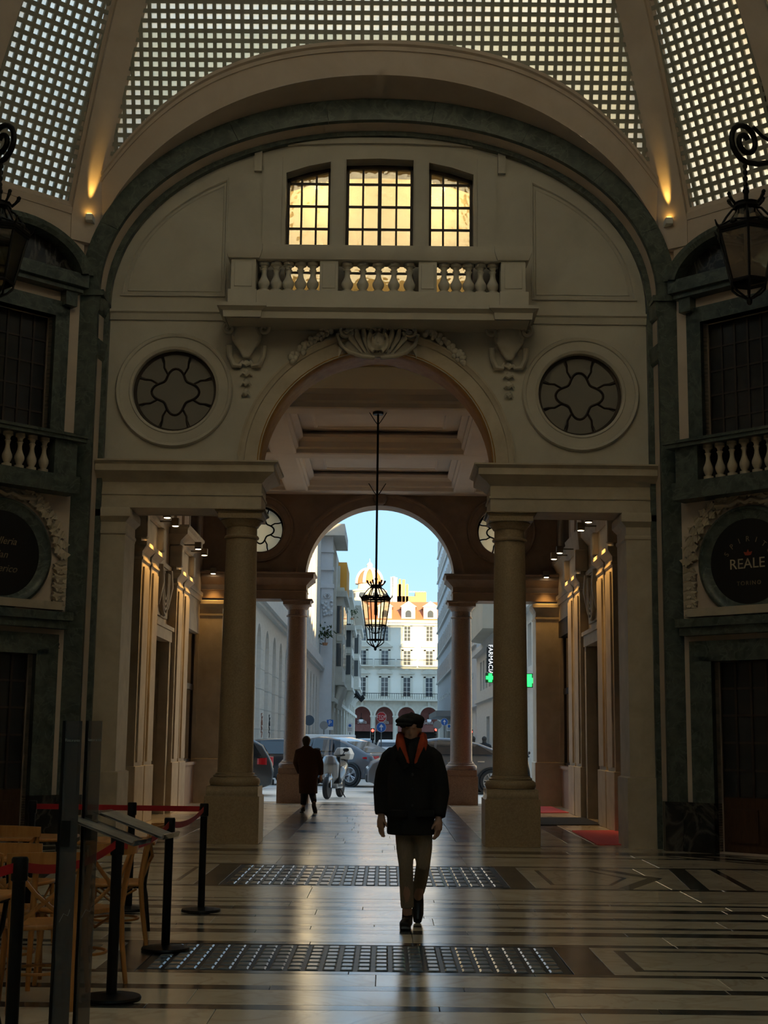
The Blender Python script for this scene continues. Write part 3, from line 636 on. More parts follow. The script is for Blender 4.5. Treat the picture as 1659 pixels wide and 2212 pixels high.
# string course at balcony floor, panels beside the windows
for s in (-1, 1):
    a, b = sorted((s*2.35, s*4.27))
    m = MB(); m.cornice([(0, zw(697)), (.03, zw(697)), (.06, zw(684)), (.09, zw(681)), (.09, zw(676)), (0, zw(674))], [(X0+a, YT), (X0+b, YT)]); obj('string_course', m, M['tymp'], tym)
    o = 2.42; e = 4.08; zb = zw(645)
    pts = [(o, zb), (e, zb)]+[(4.08*cos(a), ell(4.08*cos(a), 4.08, 2.55)) for a in [asn*pi/2 for asn in [q/30 for q in range(1, 30)]] if 4.08*cos(a) > o]
    pts.append((o, ell(o, 4.08, 2.55)))
    def shr(k): c = (3.0, zb+.75); return [(c[0]+(x-c[0])*k, c[1]+(z-c[1])*k) for x, z in pts]
    fm = MB(); O, I, J = pts, shr(.965), shr(.945)
    fm.rings([[(X0+s*x, YT-.001, z) for x, z in O], [(X0+s*x, YT-.035, z) for x, z in O], [(X0+s*x, YT-.035, z) for x, z in I], [(X0+s*x, YT-.012, z) for x, z in J]], cap=False)
    obj('panel_moulding', fm, M['tymp'], tym)
    fm = MB(); O, I = shr(.89), shr(.87); fm.rings([[(X0+s*x, YT-.001, z) for x, z in O], [(X0+s*x, YT-.015, z) for x, z in O], [(X0+s*x, YT-.001, z) for x, z in I]], cap=False); obj('panel_moulding', fm, M['tymp'], tym)
# framing of the three windows: flat pilaster strips and a head moulding
for a, b in ((-1.86, -1.56), (-.77, -.56), (.56, .77), (1.56, 1.86)): xbox('window_pier', 'tymp', tym, (a, b, YT-.05, YT+.01, ZB, zw(342)))
for s in (-1, 1): xbox('window_pier', 'tymp', tym, (s*1.95-.06, s*1.95+.06, YT-.07, YT+.01, zw(375), zw(318)))
m = MB(); m.xz([(X0+u, ell(u, 6, 2.0, zw(330)-1.86)) for u in [-1.95+3.9*q/20 for q in range(21)]]+[(X0+u, ell(u, 6, 2.0, zw(318)-1.86)) for u in [1.95-3.9*q/20 for q in range(21)]], YT-.06, YT+.01); obj('window_head', m, M['tymp'], tym)
# windows with warm light from the room behind
M['cool_glass'] = glass('old_wavy_glass', (.93, .90, .80), .02, .84, 1.6, .30)
names = ['tall window left of centre above the balcony, lit yellow', 'tall middle window above the balcony, lit yellow', 'tall window right of centre above the balcony, lit yellow']
for i, (a, b, z1, z2) in enumerate(WIN):
    nc = 4 if i == 1 else 3; w = b-a
    fr = MB(); ztop = lambda u: (z1+(z2-z1)*(u-a)/w)+.0; bw = .028
    fr.box(X0+a, X0+a+.045, YT+.26, YT+.33, ZB, z1); fr.box(X0+b-.045, X0+b, YT+.26, YT+.33, ZB, z2)
    fr.xz([(X0+a, z1-.06), (X0+b, z2-.06), (X0+b, z2+.03), (X0+a, z1+.03)], YT+.26, YT+.33)
    win = struct('window_%d' % (i+1), fr, M['frame'], names[i])
    br = MB(); rows = [zw(384), zw(433), zw(482), zw(530), zw(578)]
    for q in range(1, nc): u = a+w*q/nc; br.box(X0+u-(.03 if i == 1 and q == 2 else .016), X0+u+(.03 if i == 1 and q == 2 else .016), YT+.265, YT+.32, ZB, ztop(u))
    for z in rows: br.box(X0+a, X0+b, YT+.27, YT+.315, z-.016, z+.016)
    obj('glazing_bars', br, M['frame'], win)
    rz = [ZB]+rows[::-1]
    for q in range(nc):
        u0, u1 = a+w*q/nc+.018, a+w*(q+1)/nc-.018
        for r in range(len(rz)):
            lo = rz[r]+.016; hi = (rz[r+1]-.016, rz[r+1]-.016) if r+1 < len(rz) else (ztop(u0)-.06, ztop(u1)-.06)
            pm = MB(); pm.xz([(X0+u0, lo), (X0+u1, lo), (X0+u1, hi[1]), (X0+u0, hi[0])], YT+.285, YT+.292); obj('pane', pm, M['cool_glass'], win)
M['room'] = plain('cream_room_wall', (.72, .62, .40), .8)
rm = MB(); zl, zh = ZB-.9, 11.35                  # lit gallery room behind the windows
rm.box(X0-2.6, X0+2.6, YB+1.3, YB+1.4, zl, zh); rm.box(X0-2.7, X0-2.6, YB, YB+1.4, zl, zh); rm.box(X0+2.6, X0+2.7, YB, YB+1.4, zl, zh); rm.box(X0-2.7, X0+2.7, YB, YB+1.4, zh, zh+.1); rm.box(X0-2.7, X0+2.7, YB, YB+1.4, zl-.1, zl)
struct('wall_gallery', rm, M['room'], 'cream walls of the lit room behind the three upper windows')
for s, p in ((-1, 'left'), (1, 'right')):
    lp = thing('globe_lamp', 'warm lit ceiling lamp inside the upper room, %s' % p, 'lamp', (X0+s*.98, YB+.75, zh-.20))
    m = MB(); m.ball((0, 0, 0), .10, 14, 8); obj('globe', m, M['led'], lp, 60); m = MB(); m.tube([(0, 0, .09), (0, 0, .20)], .012, 6); obj('stem', m, M['brass'], lp)
    L = bpy.data.lights.new('room_bulb', 'POINT'); L.energy = 58; L.color = (1, .78, .42); L.shadow_soft_size = .12; lo = bpy.data.objects.new('bulb', L); COL.objects.link(lo); lo.parent = lp; lo.location = (0, 0, -.16)
# round windows with quatrefoil tracery
def roundwin(name, cx, y, z, r, label, gmat, fmat='frame', back=False):
    fm = MB(); R = [[(cx+q*cos(a), y+d, z+q*sin(a)) for q, d in ((r, 0), (r-.05, 0), (r-.05, .05), (r, .05))] for a in [2*pi*k/48 for k in range(48)]]
    fm.rings(R, wrap=True); w = struct(name, fm, M[fmat], label)
    q4 = []                                      # quatrefoil outline
    def qr(a): return r*(.47+.10*cos(4*a))
    tr = MB(); tr.tube([(cx+qr(a)*cos(a), y+.02, z+qr(a)*sin(a)) for a in [2*pi*k/64 for k in range(64)]], .021, 6, closed=True)
    SP = [radians(d+e) for d in (0, 90, 180, 270) for e in (-24, 24)]
    for a in SP:
        sg = 1 if (degrees(a) % 90) < 45 else -1
        tr.tube([(cx+q*cos(a+sg*d), y+.02, z+q*sin(a+sg*d)) for q, d in ((qr(a), 0), (r*.66, .03), (r*.80, -.04), (r*.97, -.06))], .018, 6)
    obj('tracery', tr, M[fmat], w, 60)
    pm = MB(); pm.xz([(cx+(qr(a)-.01)*cos(a), z+(qr(a)-.01)*sin(a)) for a in [2*pi*k/48 for k in range(48)]], y+.018, y+.024); obj('pane', pm, gmat, w)
    SP.sort()
    for i in range(8):
        a0 = SP[i]+.01; a1 = SP[(i+1) % 8]+(2*pi if i == 7 else 0)-.01; st = [a0+(a1-a0)*k/10 for k in range(11)]
        pm = MB(); pm.xz([(cx+(qr(a)+.012)*cos(a), z+(qr(a)+.012)*sin(a)) for a in st]+[(cx+(r-.05)*cos(a), z+(r-.05)*sin(a)) for a in reversed(st)], y+.018, y+.024); obj('pane', pm, gmat, w)
    return w
def roundframe(par, cx, y, z, r, mat):
    m = MB(); pf = [(0, .10), (0, -.02), (.04, -.045), (.05, -.03), (.19, -.03), (.20, -.055), (.24, -.07), (.26, -.04), (.26, .01)]
    m.rings([[(cx+(r+q)*cos(a), y+d, z+(r+q)*sin(a)) for q, d in pf] for a in [2*pi*k/56 for k in range(56)]], wrap=True, closed=False); obj('round_frame', m, M[mat], par, 40)
M['dull_glass'] = plain('dim_obscured_glass', (.20, .185, .16), .45)
for s, i in ((-1, 4), (1, 5)):
    roundwin('window_%d' % i, X0+s*RX, YT+.10, RZ, RR, 'dim round window with quatrefoil bars, %s of the portal arch' % ('left' if s < 0 else 'right'), M['dull_glass'])
    roundframe(tym, X0+s*RX, YT, RZ, RR, 'tymp')
    m = MB(); m.box(X0+s*RX-.9, X0+s*RX+.9, YB-.02, YB+.02, RZ-.9, RZ+.9); obj('blind_back', m, M['darkwall'], tym)
# portal arch ring with gilded inner edge
def arch_sweep(prof, r, y, zc, a0=0., a1=pi, n=40): return [(Vector((X0+r*cos(a), y, zc+r*sin(a))), Vector((cos(a), 0, sin(a))), Vector((0, -1, 0))) for a in [a0+(a1-a0)*q/n for q in range(n+1)]]
m = MB(); m.sweep([(-.005, -.3), (-.005, .05), (.22, .05), (.23, .075), (.27, .08), (.30, .10), (.33, .10), (.34, .02), (.34, -.02)], arch_sweep(0, AR, YT, ZS), cap=False); obj('archivolt', m, M['travertine'], tym, 30)
m = MB(); m.sweep([(-.012, -.30), (-.012, .02), (.02, .062), (.05, .02), (.05, -.3)], arch_sweep(0, AR, YT, ZS), cap=False); obj('gilded_edge', m, M['gold'], tym, 40)
m = MB(); m.sweep([(0, -.82), (0, -.28), (.05, -.28)], arch_sweep(0, AR-.002, YT, ZS), cap=False); obj('intrados', m, M['gold'], tym, 40)
# entablature blocks carried by the columns
ENT = [(0, ZA), (.0, ZA+.20), (.02, ZA+.20), (.02, ZA+.235), (0, ZA+.24), (0, zz(1046, 21)-.0), (.03, zz(1043, 21)), (.06, zz(1038, 21)), (.16, zz(1030, 21)), (.20, zz(1026, 21)), (.20, zz(1012, 21)), (.24, zz(1008, 21)), (.26, zz(1003, 21)), (.26, ZE), (-.05, ZE), (-.05, ZA)]
def entab(par, s, yf, yb, xi, xo, prof, mat, name='entablature'):
    m = MB(); a = X0+s*xi; b = X0+s*xo
    plan = [(b, yb), (a, yb), (a, yf), (b, yf)] if s > 0 else [(b, yf), (a, yf), (a, yb), (b, yb)]
    if s > 0: plan = plan[::-1]; plan = [(b, yf), (a, yf), (a, yb), (b, yb)][::-1]
    m.cornice(prof, plan if s < 0 else [(b, yb), (a, yb), (a, yf), (b, yf)])
    z0 = min(q[1] for q in prof); z1 = max(q[1] for q in prof); m.box(min(a, b)+.006, max(a, b)-.006, yf+.006, yb-.006, z0+.004, z1-.004); return obj(name, m, M[mat], par, 30)
for s in (-1, 1): entab(tym, s, 21.03, 21.80, 1.76, 4.30, ENT, 'travertine')
# piers at both ends of the portal
for s in (-1, 1):
    e = [(0, 0), (.05, 0), (.05, 1.02), (0, 1.04), (0, ZA-.42), (.02, ZA-.40), (.02, ZA-.36), (0, ZA-.35), (0, ZA-.22), (.05, ZA-.17), (.08, ZA-.14), (.08, ZA-.04), (.06, ZA), (-.1, ZA)]
    m = MB(); a, b = sorted((X0+s*3.84, X0+s*4.50)); P = [(a, 21.90), (a, 21.06), (b, 21.06), (b, 21.90)]
    m.cornice([(max(q, -.05), z) for q, z in e], P[::-1] if False else P, closed=False); m.box(a+.006, b-.006, 21.066, 21.89, 0, ZA-.004); obj('pier', m, M['travertine'], tym, 30)
# columns
def column(x, y, ped, label, mat, pmat, s=1.):
    c = thing('column', label, 'column', (x, y, 0)); zp = .835*s; h = ped
    m = MB(); m.box(-h, h, -h, h, 0, zp*.82); m.taper(0, 0, zp*.82, zp*.84, h, h, h-.025, h-.025); m.box(-h+.025, h-.025, -h+.025, h-.025, zp*.84, zp); obj('pedestal', m, M[pmat], c, bevel=.006)
    m = MB(); r = .268; m.lathe([(r*1.10, zp), (r*1.38, zp+.005), (r*1.44, zp+.05), (r*1.40, zp+.10), (r*1.28, zp+.125), (r*1.22, zp+.13), (r*1.24, zp+.15), (r*1.12, zp+.165), (r*1.10, zp+.19), (r*1.0, zp+.20)], 36); obj('base', m, M[pmat], c, 40)
    zc = ZA-.42; z0 = zp+.19
    m = MB(); m.lathe([(r*1.02, z0), (r, z0+.06)]+[(r*(1-.115*(q/12)**1.6), z0+.06+(zc-z0-.06)*q/12) for q in range(1, 13)], 40); obj('shaft', m, M[mat], c, 60)
    m = MB(); q = r*.885; m.lathe([(q, zc-.01), (q+.03, zc+.0), (q+.035, zc+.02), (q+.02, zc+.045), (q, zc+.05), (q, zc+.17), (q+.02, zc+.18), (q+.03, zc+.20), (q+.06, zc+.24), (q+.09, zc+.27), (q+.09, zc+.285)], 36)
    k = q+.10; m.box(-k, k, -k, k, zc+.285, zc+.36); m.taper(0, 0, zc+.36, zc+.40, k, k, k+.05, k+.05); m.box(-k-.05, k+.05, -k-.05, k+.05, zc+.40, zc+.42); obj('capital', m, M[pmat], c, 40)
    return c
CX = 2.085
column(X0-CX, 21.41, .41, 'near left granite column of the portal on a square pedestal', 'granite_dark', 'granite_dark')
column(X0+CX, 21.41, .41, 'near right granite column of the portal on a square pedestal', 'granite_dark', 'granite_dark')
# balcony with balusters
bz0, bz1, bz2, bz3 = zz(632, 20.6), zz(563, 20.4), zz(545, 20.4), zz(537, 20.4)
bal = thing('balcony', 'stone balcony with turned balusters under the three lit windows', 'balcony', (X0, YT, zz(632, 20.5)))
zl = bal.location.z; B_ = lambda z: z-zl
yb = -.66                                        # how far the parapet stands out
zt = [B_(zz(p, YT+yb)) for p in (533, 545, 556, 563, 621, 629, 663)]
m = MB()
m.box(-2.28, 2.28, yb, 0, zt[6], zt[5]); m.box(-2.30, -1.86, yb-.05, 0, zt[6], zt[5]); m.box(1.86, 2.30, yb-.05, 0, zt[6], zt[5]); obj('parapet_base', m, M['tymp'], bal, bevel=.006)
pf = [(0, zt[6]-.20), (.02, zt[6]-.20), (.03, zt[6]-.10), (.06, zt[6]-.085), (.09, zt[6]-.06), (.11, zt[6]-.05), (.11, zt[6]), (0, zt[6])]
m = MB(); pl = [(-2.33, 0), (-2.33, yb-.06), (-1.80, yb-.06), (-1.80, yb-.01), (1.80, yb-.01), (1.80, yb-.06), (2.33, yb-.06), (2.33, 0)]
m.cornice(pf, pl); m.box(-2.32, 2.32, yb+.004, 0, zt[6]-.196, zt[6]-.005); obj('floor_slab', m, M['tymp'], bal, 30)
for a, b in ((-2.26, -1.88), (1.88, 2.26)):
    m = MB(); m.box(a, b, yb-.02, yb+.36, zt[5], zt[3]); w = .055; m.box(a+w, b-w, yb-.032, yb-.02, zt[5]+.05, zt[3]-.05); obj('corner_pier', m, M['tymp'], bal, bevel=.006)
for a, b in ((-.90, -.62), (.62, .90)):
    m = MB(); m.box(a, b, yb+.03, yb+.30, zt[5], zt[3]); m.box(a+.04, b-.04, yb+.018, yb+.03, zt[5]+.05, zt[3]-.05); obj('pier', m, M['tymp'], bal, bevel=.006)
for s in (-1, 1):
    m = MB(); m.box(*sorted((s*2.26, s*1.98)), yb+.34, 0, zt[5], zt[3]); obj('side_parapet', m, M['tymp'], bal)
hr = [(0, zt[3]), (.03, zt[3]+.01), (.05, zt[2]), (.08, zt[1]), (.08, zt[0]), (0, zt[0]+.015)]
m = MB(); m.cornice(hr, [(-1.88, yb+.02), (1.88, yb+.02)]); m.box(-1.87, 1.87, yb+.026, yb+.30, zt[3]+.004, zt[0]+.010)
for a, b in ((-2.27, -1.86), (1.86, 2.27)): m.cornice(hr, [(a, 0), (a, yb-.03), (b, yb-.03), (b, yb+.30)]); m.box(a+.006, b-.006, yb-.024, 0, zt[3]+.004, zt[0]+.010)
obj('handrail', m, M['tymp'], bal, 30)
b = MB(); b.lathe(BAL, 16); bme = b.mesh('baluster', M['tymp'], 40); hh = zt[3]-zt[5]
for a, b in ((-1.86, -.92), (-.60, .60), (.92, 1.86)):
    n = 5
    for q in range(n):
        o = link('baluster', bme, bal); o.location = (a+(b-a)*(q+.5)/n, yb+.16, zt[5]); o.scale = (1.05, 1.05, hh/.62)
# carved brackets under the balcony: shell, scrolled shield, hanging husks
for s, lb in ((-1, 'left'), (1, 'right')):
    k = thing('carved_bracket', 'carved stone shield bracket under the %s end of the balcony' % lb, 'ornament', (X0+s*2.05, YT, zz(672, 20.9)))
    m = MB()
    for q in range(7): a = radians(30+20*q); m.tube([(0, -.22, -.22), (.20*cos(a), -.26, -.22+.20*sin(a))], [.02, .045], 6)
    obj('shell', m, M['tymp'], k, 60)
    m = MB(); m.ball((0, -.12, -.40), .24, 16, 10, (1, .55, 1.0)); m.taper(0, -.10, -.75, -.5, .05, .03, .20, .10)
    o_ = bake(m, 'shield', M['tymp'], .02, 3, k)
    for e in (-1, 1):
        m = MB(); P = []; 
        for q in range(26): th = q*.42; r = .015+.0075*q*.62; P.append((e*(.27+r*cos(th)), -.18, -.30+r*sin(th)))
        m.tube(P, .028, 6); obj('scroll', m, M['tymp'], k, 60)
        m = MB(); m.tube([(e*.27, -.10, -.55), (e*.26, -.08, -.72), (e*.20, -.07, -.86), (e*.10, -.06, -.86), (e*.06, -.05, -.78)], [.05, .045, .05, .04, .02], 6); obj('leaf', m, M['tymp'], k, 60)
    for q in range(4):
        z = -.82-.155*q; w = .12-.018*q
        m = MB(); m.ball((0, -.05, z), .045, 8, 6, (1, .7, 1.3)); 
        for e in (-1, 1): m.tube([(0, -.05, z-.02), (e*w*.6, -.06, z+.0), (e*w, -.05, z-.05)], [.03, .028, .012], 5)
        obj('husk', m, M['tymp'], k, 60)
# cartouche over the arch: scrolled frame, fluted field, mask, garlands
ca = thing('cartouche', 'carved cartouche with scrolls and a mask over the portal arch', 'ornament', (X0, YT, zz(737, YT)))
CW = hx(735, 720, YT)+.05
m = MB(); m.xz([(x*CW*.95, -.28+.50*max(0, 1-(x)**2)**.5*.0+(.50*(1-abs(x)**3)-.02 if t_ else .08*(abs(x)**2)*2)) for t_ in (1, 0) for x in ([q/10-1 for q in range(21)] if t_ else [1-q/10 for q in range(21)])], -.10, 0); obj('field', m, M['tymp'], ca)
for q in range(9):
    m = MB(); x = (q-4)/4*.42; m.tube([(x*.6, -.12, -.22), (x, -.16, .0), (x*1.1, -.13, .18)], [.015, .05, .03], 6); obj('flute', m, M['tymp'], ca, 60)
for e in (-1, 1):
    m = MB(); P = []
    for q in range(24): th = pi*.5+q*.45; r = .13-.0048*q; P.append((e*(.50+r*cos(th)*1), -.16, .12+r*sin(th)))
    P = [(e*.05, -.14, -.31), (e*.25, -.15, -.29), (e*.45, -.15, -.22), (e*.58, -.15, -.10), (e*.63, -.15, .05)]+[p for p in P[3:]][::1]
    m.tube(P, .035, 6); obj('scroll', m, M['tymp'], ca, 60)
    for q in range(13):
        a = radians(90-e*(20+q*1.55)); r = AR+.46-.012*q; g = MB(); cx_, cz_ = r*cos(a), ZS+r*sin(a)-ca.location.z
        for h in range(4): g.ball((cx_+random.uniform(-.06, .06), -.10, cz_+random.uniform(-.06, .06)), random.uniform(.035, .055), 7, 5)
        obj('garland', g, M['tymp'], ca, 60)
m = MB(); m.ball((0, -.20, -.06), .13, 14, 10, (.80, .8, 1.15)); m.ball((0, -.30, -.07), .025, 8, 6, (.8, 1, 1.8)); m.ball((-.05, -.285, -.02), .022, 8, 6); m.ball((.05, -.285, -.02), .022, 8, 6); m.ball((0, -.285, -.14), .03, 8, 6, (1.3, .7, .5))
for e in (-1, 1): m.tube([(e*.11, -.2, .08), (e*.15, -.18, -.02), (e*.13, -.18, -.14), (e*.06, -.2, -.22)], .035, 6); m.tube([(e*.02, -.18, .12), (e*.10, -.18, .20), (e*.17, -.17, .14)], .03, 6)
bake(m, 'mask', M['tymp'], .012, 2, ca)
# ================================================================== PASSAGE to the street
YF, YG = 34.35, 35.05                            # far wall, front and back
PX = 4.25                                        # face of the pilasters from the axis
ZC = 7.60                                        # underside of the ceiling beams
# floor of the passage: marble border strips and large slabs
for s in (-1, 1):
    for y in [21.9+1.22*q for q in range(10)]:
        slab(*sorted((X0+s*1.30, X0+s*1.72)), y, y+1.216, 'dark_marble', 'dark_slab'); slab(*sorted((X0+s*1.724, X0+s*3.0)), y, y+1.216, 'cream_marble'); slab(*sorted((X0+s*3.004, X0+s*3.4)), y, y+1.216, 'dark_marble', 'dark_slab'); slab(*sorted((X0+s*3.404, X0+s*5.0)), y, y+1.216, 'cream_marble')
for r, y in enumerate([21.9+.61*q for q in range(20)]):
    x = X0-1.296; 
    while x < X0+1.29:
        e = min(x+random.uniform(.7, 1.1), X0+1.296)
        if X0+1.296-e < .3: e = X0+1.296
        slab(x, e-.004, y, y+.606, 'cream_marble' if r % 4 != 3 else 'dark_marble', 'slab' if r % 4 != 3 else 'dark_slab'); x = e
slab(X0-5, X0+5, 34.104, 35.2, 'cream_marble')
# side walls
M['shopglass'] = glass('shop_window_glass', (.55, .55, .52), .02, .82, .9)
M['stall'] = stone('stall_riser_stone', (.42, .30, .22), (.50, .37, .28), 2, .6, .05)
def passage(s, name, label):
    sd = 'left' if s < 0 else 'right'
    B = lambda m, d0, d1, y0, y1, z0, z1: m.box(*sorted((X0+s*d0, X0+s*d1)), y0, y1, z0, z1)   # d = distance from axis
    def part(nm, mat, *bx, par=None, bevel=0):
        m = MB()
        for b in bx: B(m, *b)
        return obj(nm, m, M[mat] if isinstance(mat, str) else mat, par or w, bevel=bevel)
    m = MB(); wy = [(21.95, 24.75), (27.15, 29.0), (31.35, 34.2)]; D = PX+.18
    prev = 21.9
    for a, b in wy: B(m, D, D+.5, prev, a, 0, 8.3); B(m, D, D+.5, a, b, 4.45 if a != 27.15 else 3.55, 8.3); prev = b
    B(m, D, D+.5, prev, 34.4, 0, 8.3)
    w = struct(name, m, M['travertine'], label)
    # pilaster pairs: plinth, shaft, cap, entablature block
    for y0 in (24.92, 29.22):
        for k, (a, b) in enumerate(((y0, y0+.84), (y0+1.02, y0+1.86))):
            part('plinth', 'travertine', (PX-.03, D, a-.04, b+.04, 0, 1.03), bevel=.01)
            part('pilaster', 'travertine', (PX+.003, D, a+.002, b-.002, 1.03, 4.705), (PX-.03, D, a+.14, b-.14, 1.10, 4.6))
            m = MB(); pf = [(0, 4.70), (.02, 4.72), (.02, 4.76), (0, 4.77), (0, 4.86), (.05, 4.92), (.09, 4.97), (.09, 5.04), (-.05, 5.05)]
            pl = [(X0+s*D, a), (X0+s*PX, a), (X0+s*PX, b), (X0+s*D, b)]
            m.cornice(pf, pl[::-1] if s > 0 else pl[::-1] if False else pl if s < 0 else pl); obj('capital', m, M['travertine'], w, 30)
            m = MB(); B(m, PX+.006, D, a+.006, b-.006, 4.71, 5.046); obj('capital_core', m, M['travertine'], w)
        a, b = y0-.05, y0+1.91
        part('frieze', 'travertine', (PX+.02, D, a, b, 5.04, 5.62))
        m = MB(); pf = [(0, 5.55), (.04, 5.58), (.06, 5.66), (.16, 5.74), (.22, 5.78), (.22, 5.88), (.26, 5.92), (.26, 5.97), (-.05, 5.99)]
        pl = [(X0+s*D, a), (X0+s*PX, a), (X0+s*PX, b), (X0+s*D, b)]; m.cornice(pf, pl); obj('cornice', m, M['travertine'], w, 30)
        m = MB(); B(m, PX+.006, D, a+.006, b-.006, 5.56, 5.985); obj('cornice_core', m, M['travertine'], w)
        for e in (a+.05, b-.05): part('console', 'travertine', (PX-.10, D, e-.12, e+.12, 5.10, 5.56), bevel=.03)
    # running cornice between the pairs
    for a, b in ((21.95, 24.85), (26.85, 29.15), (31.15, 34.3)):
        m = MB(); pf = [(0, 5.62), (.05, 5.68), (.12, 5.78), (.16, 5.82), (.16, 5.95), (-.02, 5.97)]; pl = [(X0+s*D, a), (X0+s*D, b)]; m.cornice(pf, pl if s > 0 else pl[::-1]) if s < 0 else m.cornice(pf, pl[::-1]); obj('cornice', m, M['travertine'], w, 30)
        part('architrave', 'travertine', (D-.06, D, a, b, 4.98, 5.08), (D-.03, D, a, b, 4.85, 4.98))
    # doorway bay: panel with drapery above the lintel
    part('door_lintel', 'travertine', (D-.12, D+.1, 27.0, 29.15, 3.50, 3.72), (D-.16, D+.1, 26.98, 29.17, 3.72, 3.80)); part('door_jamb', 'travertine', (D-.10, D+.1, 27.0, 27.2, 0, 3.5)); part('door_jamb', 'travertine', (D-.10, D+.1, 28.95, 29.15, 0, 3.5))
    part('over_panel', 'travertine', (D-.05, D, 27.3, 28.85, 3.95, 4.9), bevel=.02)
    for q in range(4):
        m = MB(); r = .32-.055*q; m.tube([(X0+s*(D-.10), 28.08+r*1.6*cos(pi*t/10), 4.86-(.25+.62*(1-q*.17))*sin(pi*t/10)) for t in range(11)], .04, 6); obj('drapery', m, M['travertine'], w, 60)
    for e in (27.5, 28.66):
        m = MB(); m.tube([(X0+s*(D-.09), e, 4.95), (X0+s*(D-.10), e, 4.6), (X0+s*(D-.07), e+.02, 4.15)], [.07, .09, .03], 7); obj('drapery', m, M['travertine'], w, 60)
    n = 'door_%d' % (3 if s < 0 else 4); d = MB(); B(d, D+.28, D+.34, 27.15, 29.0, 0, 3.55); d = struct(n, d, M['darkwood'], 'dark panelled double door in the passage wall, %s' % sd)
    for a in (27.22, 28.12):
        for z0, z1 in ((.2, 1.1), (1.25, 2.5)): part('door_panel', 'darkwood', (D+.25, D+.28, a, a+.8, z0, z1), par=d, bevel=.015)
    part('fanlight', 'darkpane', (D+.24, D+.28, 27.2, 28.95, 2.72, 3.45), par=d); part('transom', 'darkwood', (D+.22, D+.30, 27.15, 29.0, 2.58, 2.70), par=d)
    # shop windows: near one dark, far one with blind and red lights (right) or grey doors (left)
    for i, (a, b) in enumerate((wy[0], wy[2])):
        z1 = 4.45; n = 'window_%d' % ({(-1, 0): 10, (-1, 1): 11, (1, 0): 12, (1, 1): 13}[(s, i)])
        m = MB(); B(m, D+.42, D+.47, a, b, .95, z1); 
        wn = struct(n, m, M['darkwall'], 'tall %s shop window of the passage, %s' % ('near' if i == 0 else 'far', sd))
        part('stall_riser', 'stall', (D+.02, D+.40, a, b, 0, .95), (D-.04, D+.1, a, b, .90, .97), par=wn)
        m = MB()
        for e in (a, b-.07): B(m, D+.10, D+.18, e, e+.07, .97, z1)
        B(m, D+.10, D+.18, a, b, z1-.08, z1); B(m, D+.10, D+.18, a, b, .97, 1.04); B(m, D+.09, D+.18, a, b, 2.68, 2.82); obj('shop_frame', m, M['frame'], wn)
        part('fascia', 'black' if s > 0 else 'travertine', (D-.02, D+.12, a+.05, b-.05, 4.05, 4.45), par=wn)
        part('window_pane', M['shopglass'], (D+.13, D+.137, a+.07, b-.07, 1.04, 2.68), par=wn); part('window_pane', M['shopglass'], (D+.13, D+.137, a+.07, b-.07, 2.82, 4.05), par=wn)
        if s > 0 and i == 1:
            part('blind', M['blind'], (D+.16, D+.17, a+.1, b-.1, 2.82, 4.05), par=wn)
            Fm = lambda y, z: facing((X0+s*(D+.125), y, z), (-s, 0, 0))
            text('lettering', 'REALE', .30, Fm(31.95, 3.15), M['white'], wn, .002, sp=.9)
            for q in range(6):
                m = MB(); an = q*pi/3; m.poly([(0, .05), (.035, .10), (0, .17), (-.035, .10)], lambda u, v: Fm(31.95, 3.62) @ Matrix.Rotation(an, 4, 'Z') @ Vector((u, v, 0)), lambda u, v: Fm(31.95, 3.62) @ Matrix.Rotation(an, 4, 'Z') @ Vector((u, v, .003))); obj('emblem_leaf', m, M['white'], wn)
            part('red_wall', M['redwall'], (D+.36, D+.41, a, b, .97, 2.7), par=wn)
            for q in range(6):
                for h in range(5):
                    part('light_strip', M['redled'], (D+.33, D+.345, 31.45+h*.16, 31.57+h*.16, 1.12+q*.25, 1.135+q*.25), par=wn)
            L = bpy.data.lights.new('red_glow', 'AREA'); L.shape = 'RECTANGLE'; L.size = 2.2; L.size_y = 1.2; L.energy = 45; L.color = (1, .07, .05); lo = bpy.data.objects.new('red_sign_light', L); COL.objects.link(lo); lo.parent = wn; lo.location = (X0+s*(D+.20), 32.6, 1.9); lo.rotation_euler = (0, radians(90*s), 0)
        if s > 0 and i == 0: text('lettering', 'ILFERO', .16, facing((X0+s*(D-.024), 24.2, 4.25), (-s, 0, 0)), M['signdim'], wn, .002)
        if s < 0 and i == 1:
            part('shop_door', M['greydoor'], (D+.08, D+.12, 31.45, 32.7, .05, 2.68), par=wn); part('door_panel', M['greydoor'], (D+.06, D+.08, 31.6, 32.5, .2, .95), par=wn, bevel=.01); part('door_pane', 'darkpane', (D+.06, D+.08, 31.6, 32.5, 1.1, 2.55), par=wn)
    # upper storey: pilaster strips and tall windows over the cornice
    for y0 in (24.95, 29.25): part('attic_pilaster', 'plaster', (PX+.06, D, y0, y0+.7, 5.99, 7.75)); part('attic_pilaster', 'plaster', (PX+.06, D, y0+1.1, y0+1.8, 5.99, 7.75))
    for a, b in ((22.6, 24.2), (27.3, 28.8), (31.8, 33.4)):
        part('attic_window', 'darkpane', (D-.01, D+.02, a, b, 6.15, 7.4)); part('attic_frame', 'travertine', (D-.05, D+.02, a-.12, a, 6.05, 7.5), (D-.05, D+.02, b, b+.12, 6.05, 7.5), (D-.05, D+.02, a-.12, b+.12, 7.4, 7.52))
    # far end pier
    m = MB(); a, b = sorted((X0+s*3.86, X0+s*4.7)); pf = [(.04, 0), (.04, 1.03), (0, 1.05), (0, 4.50), (.02, 4.52), (.02, 4.56), (0, 4.57), (0, 4.68), (.05, 4.76), (.08, 4.80), (.08, 4.88), (0, 4.90), (-.05, 4.90), (-.05, 0)]
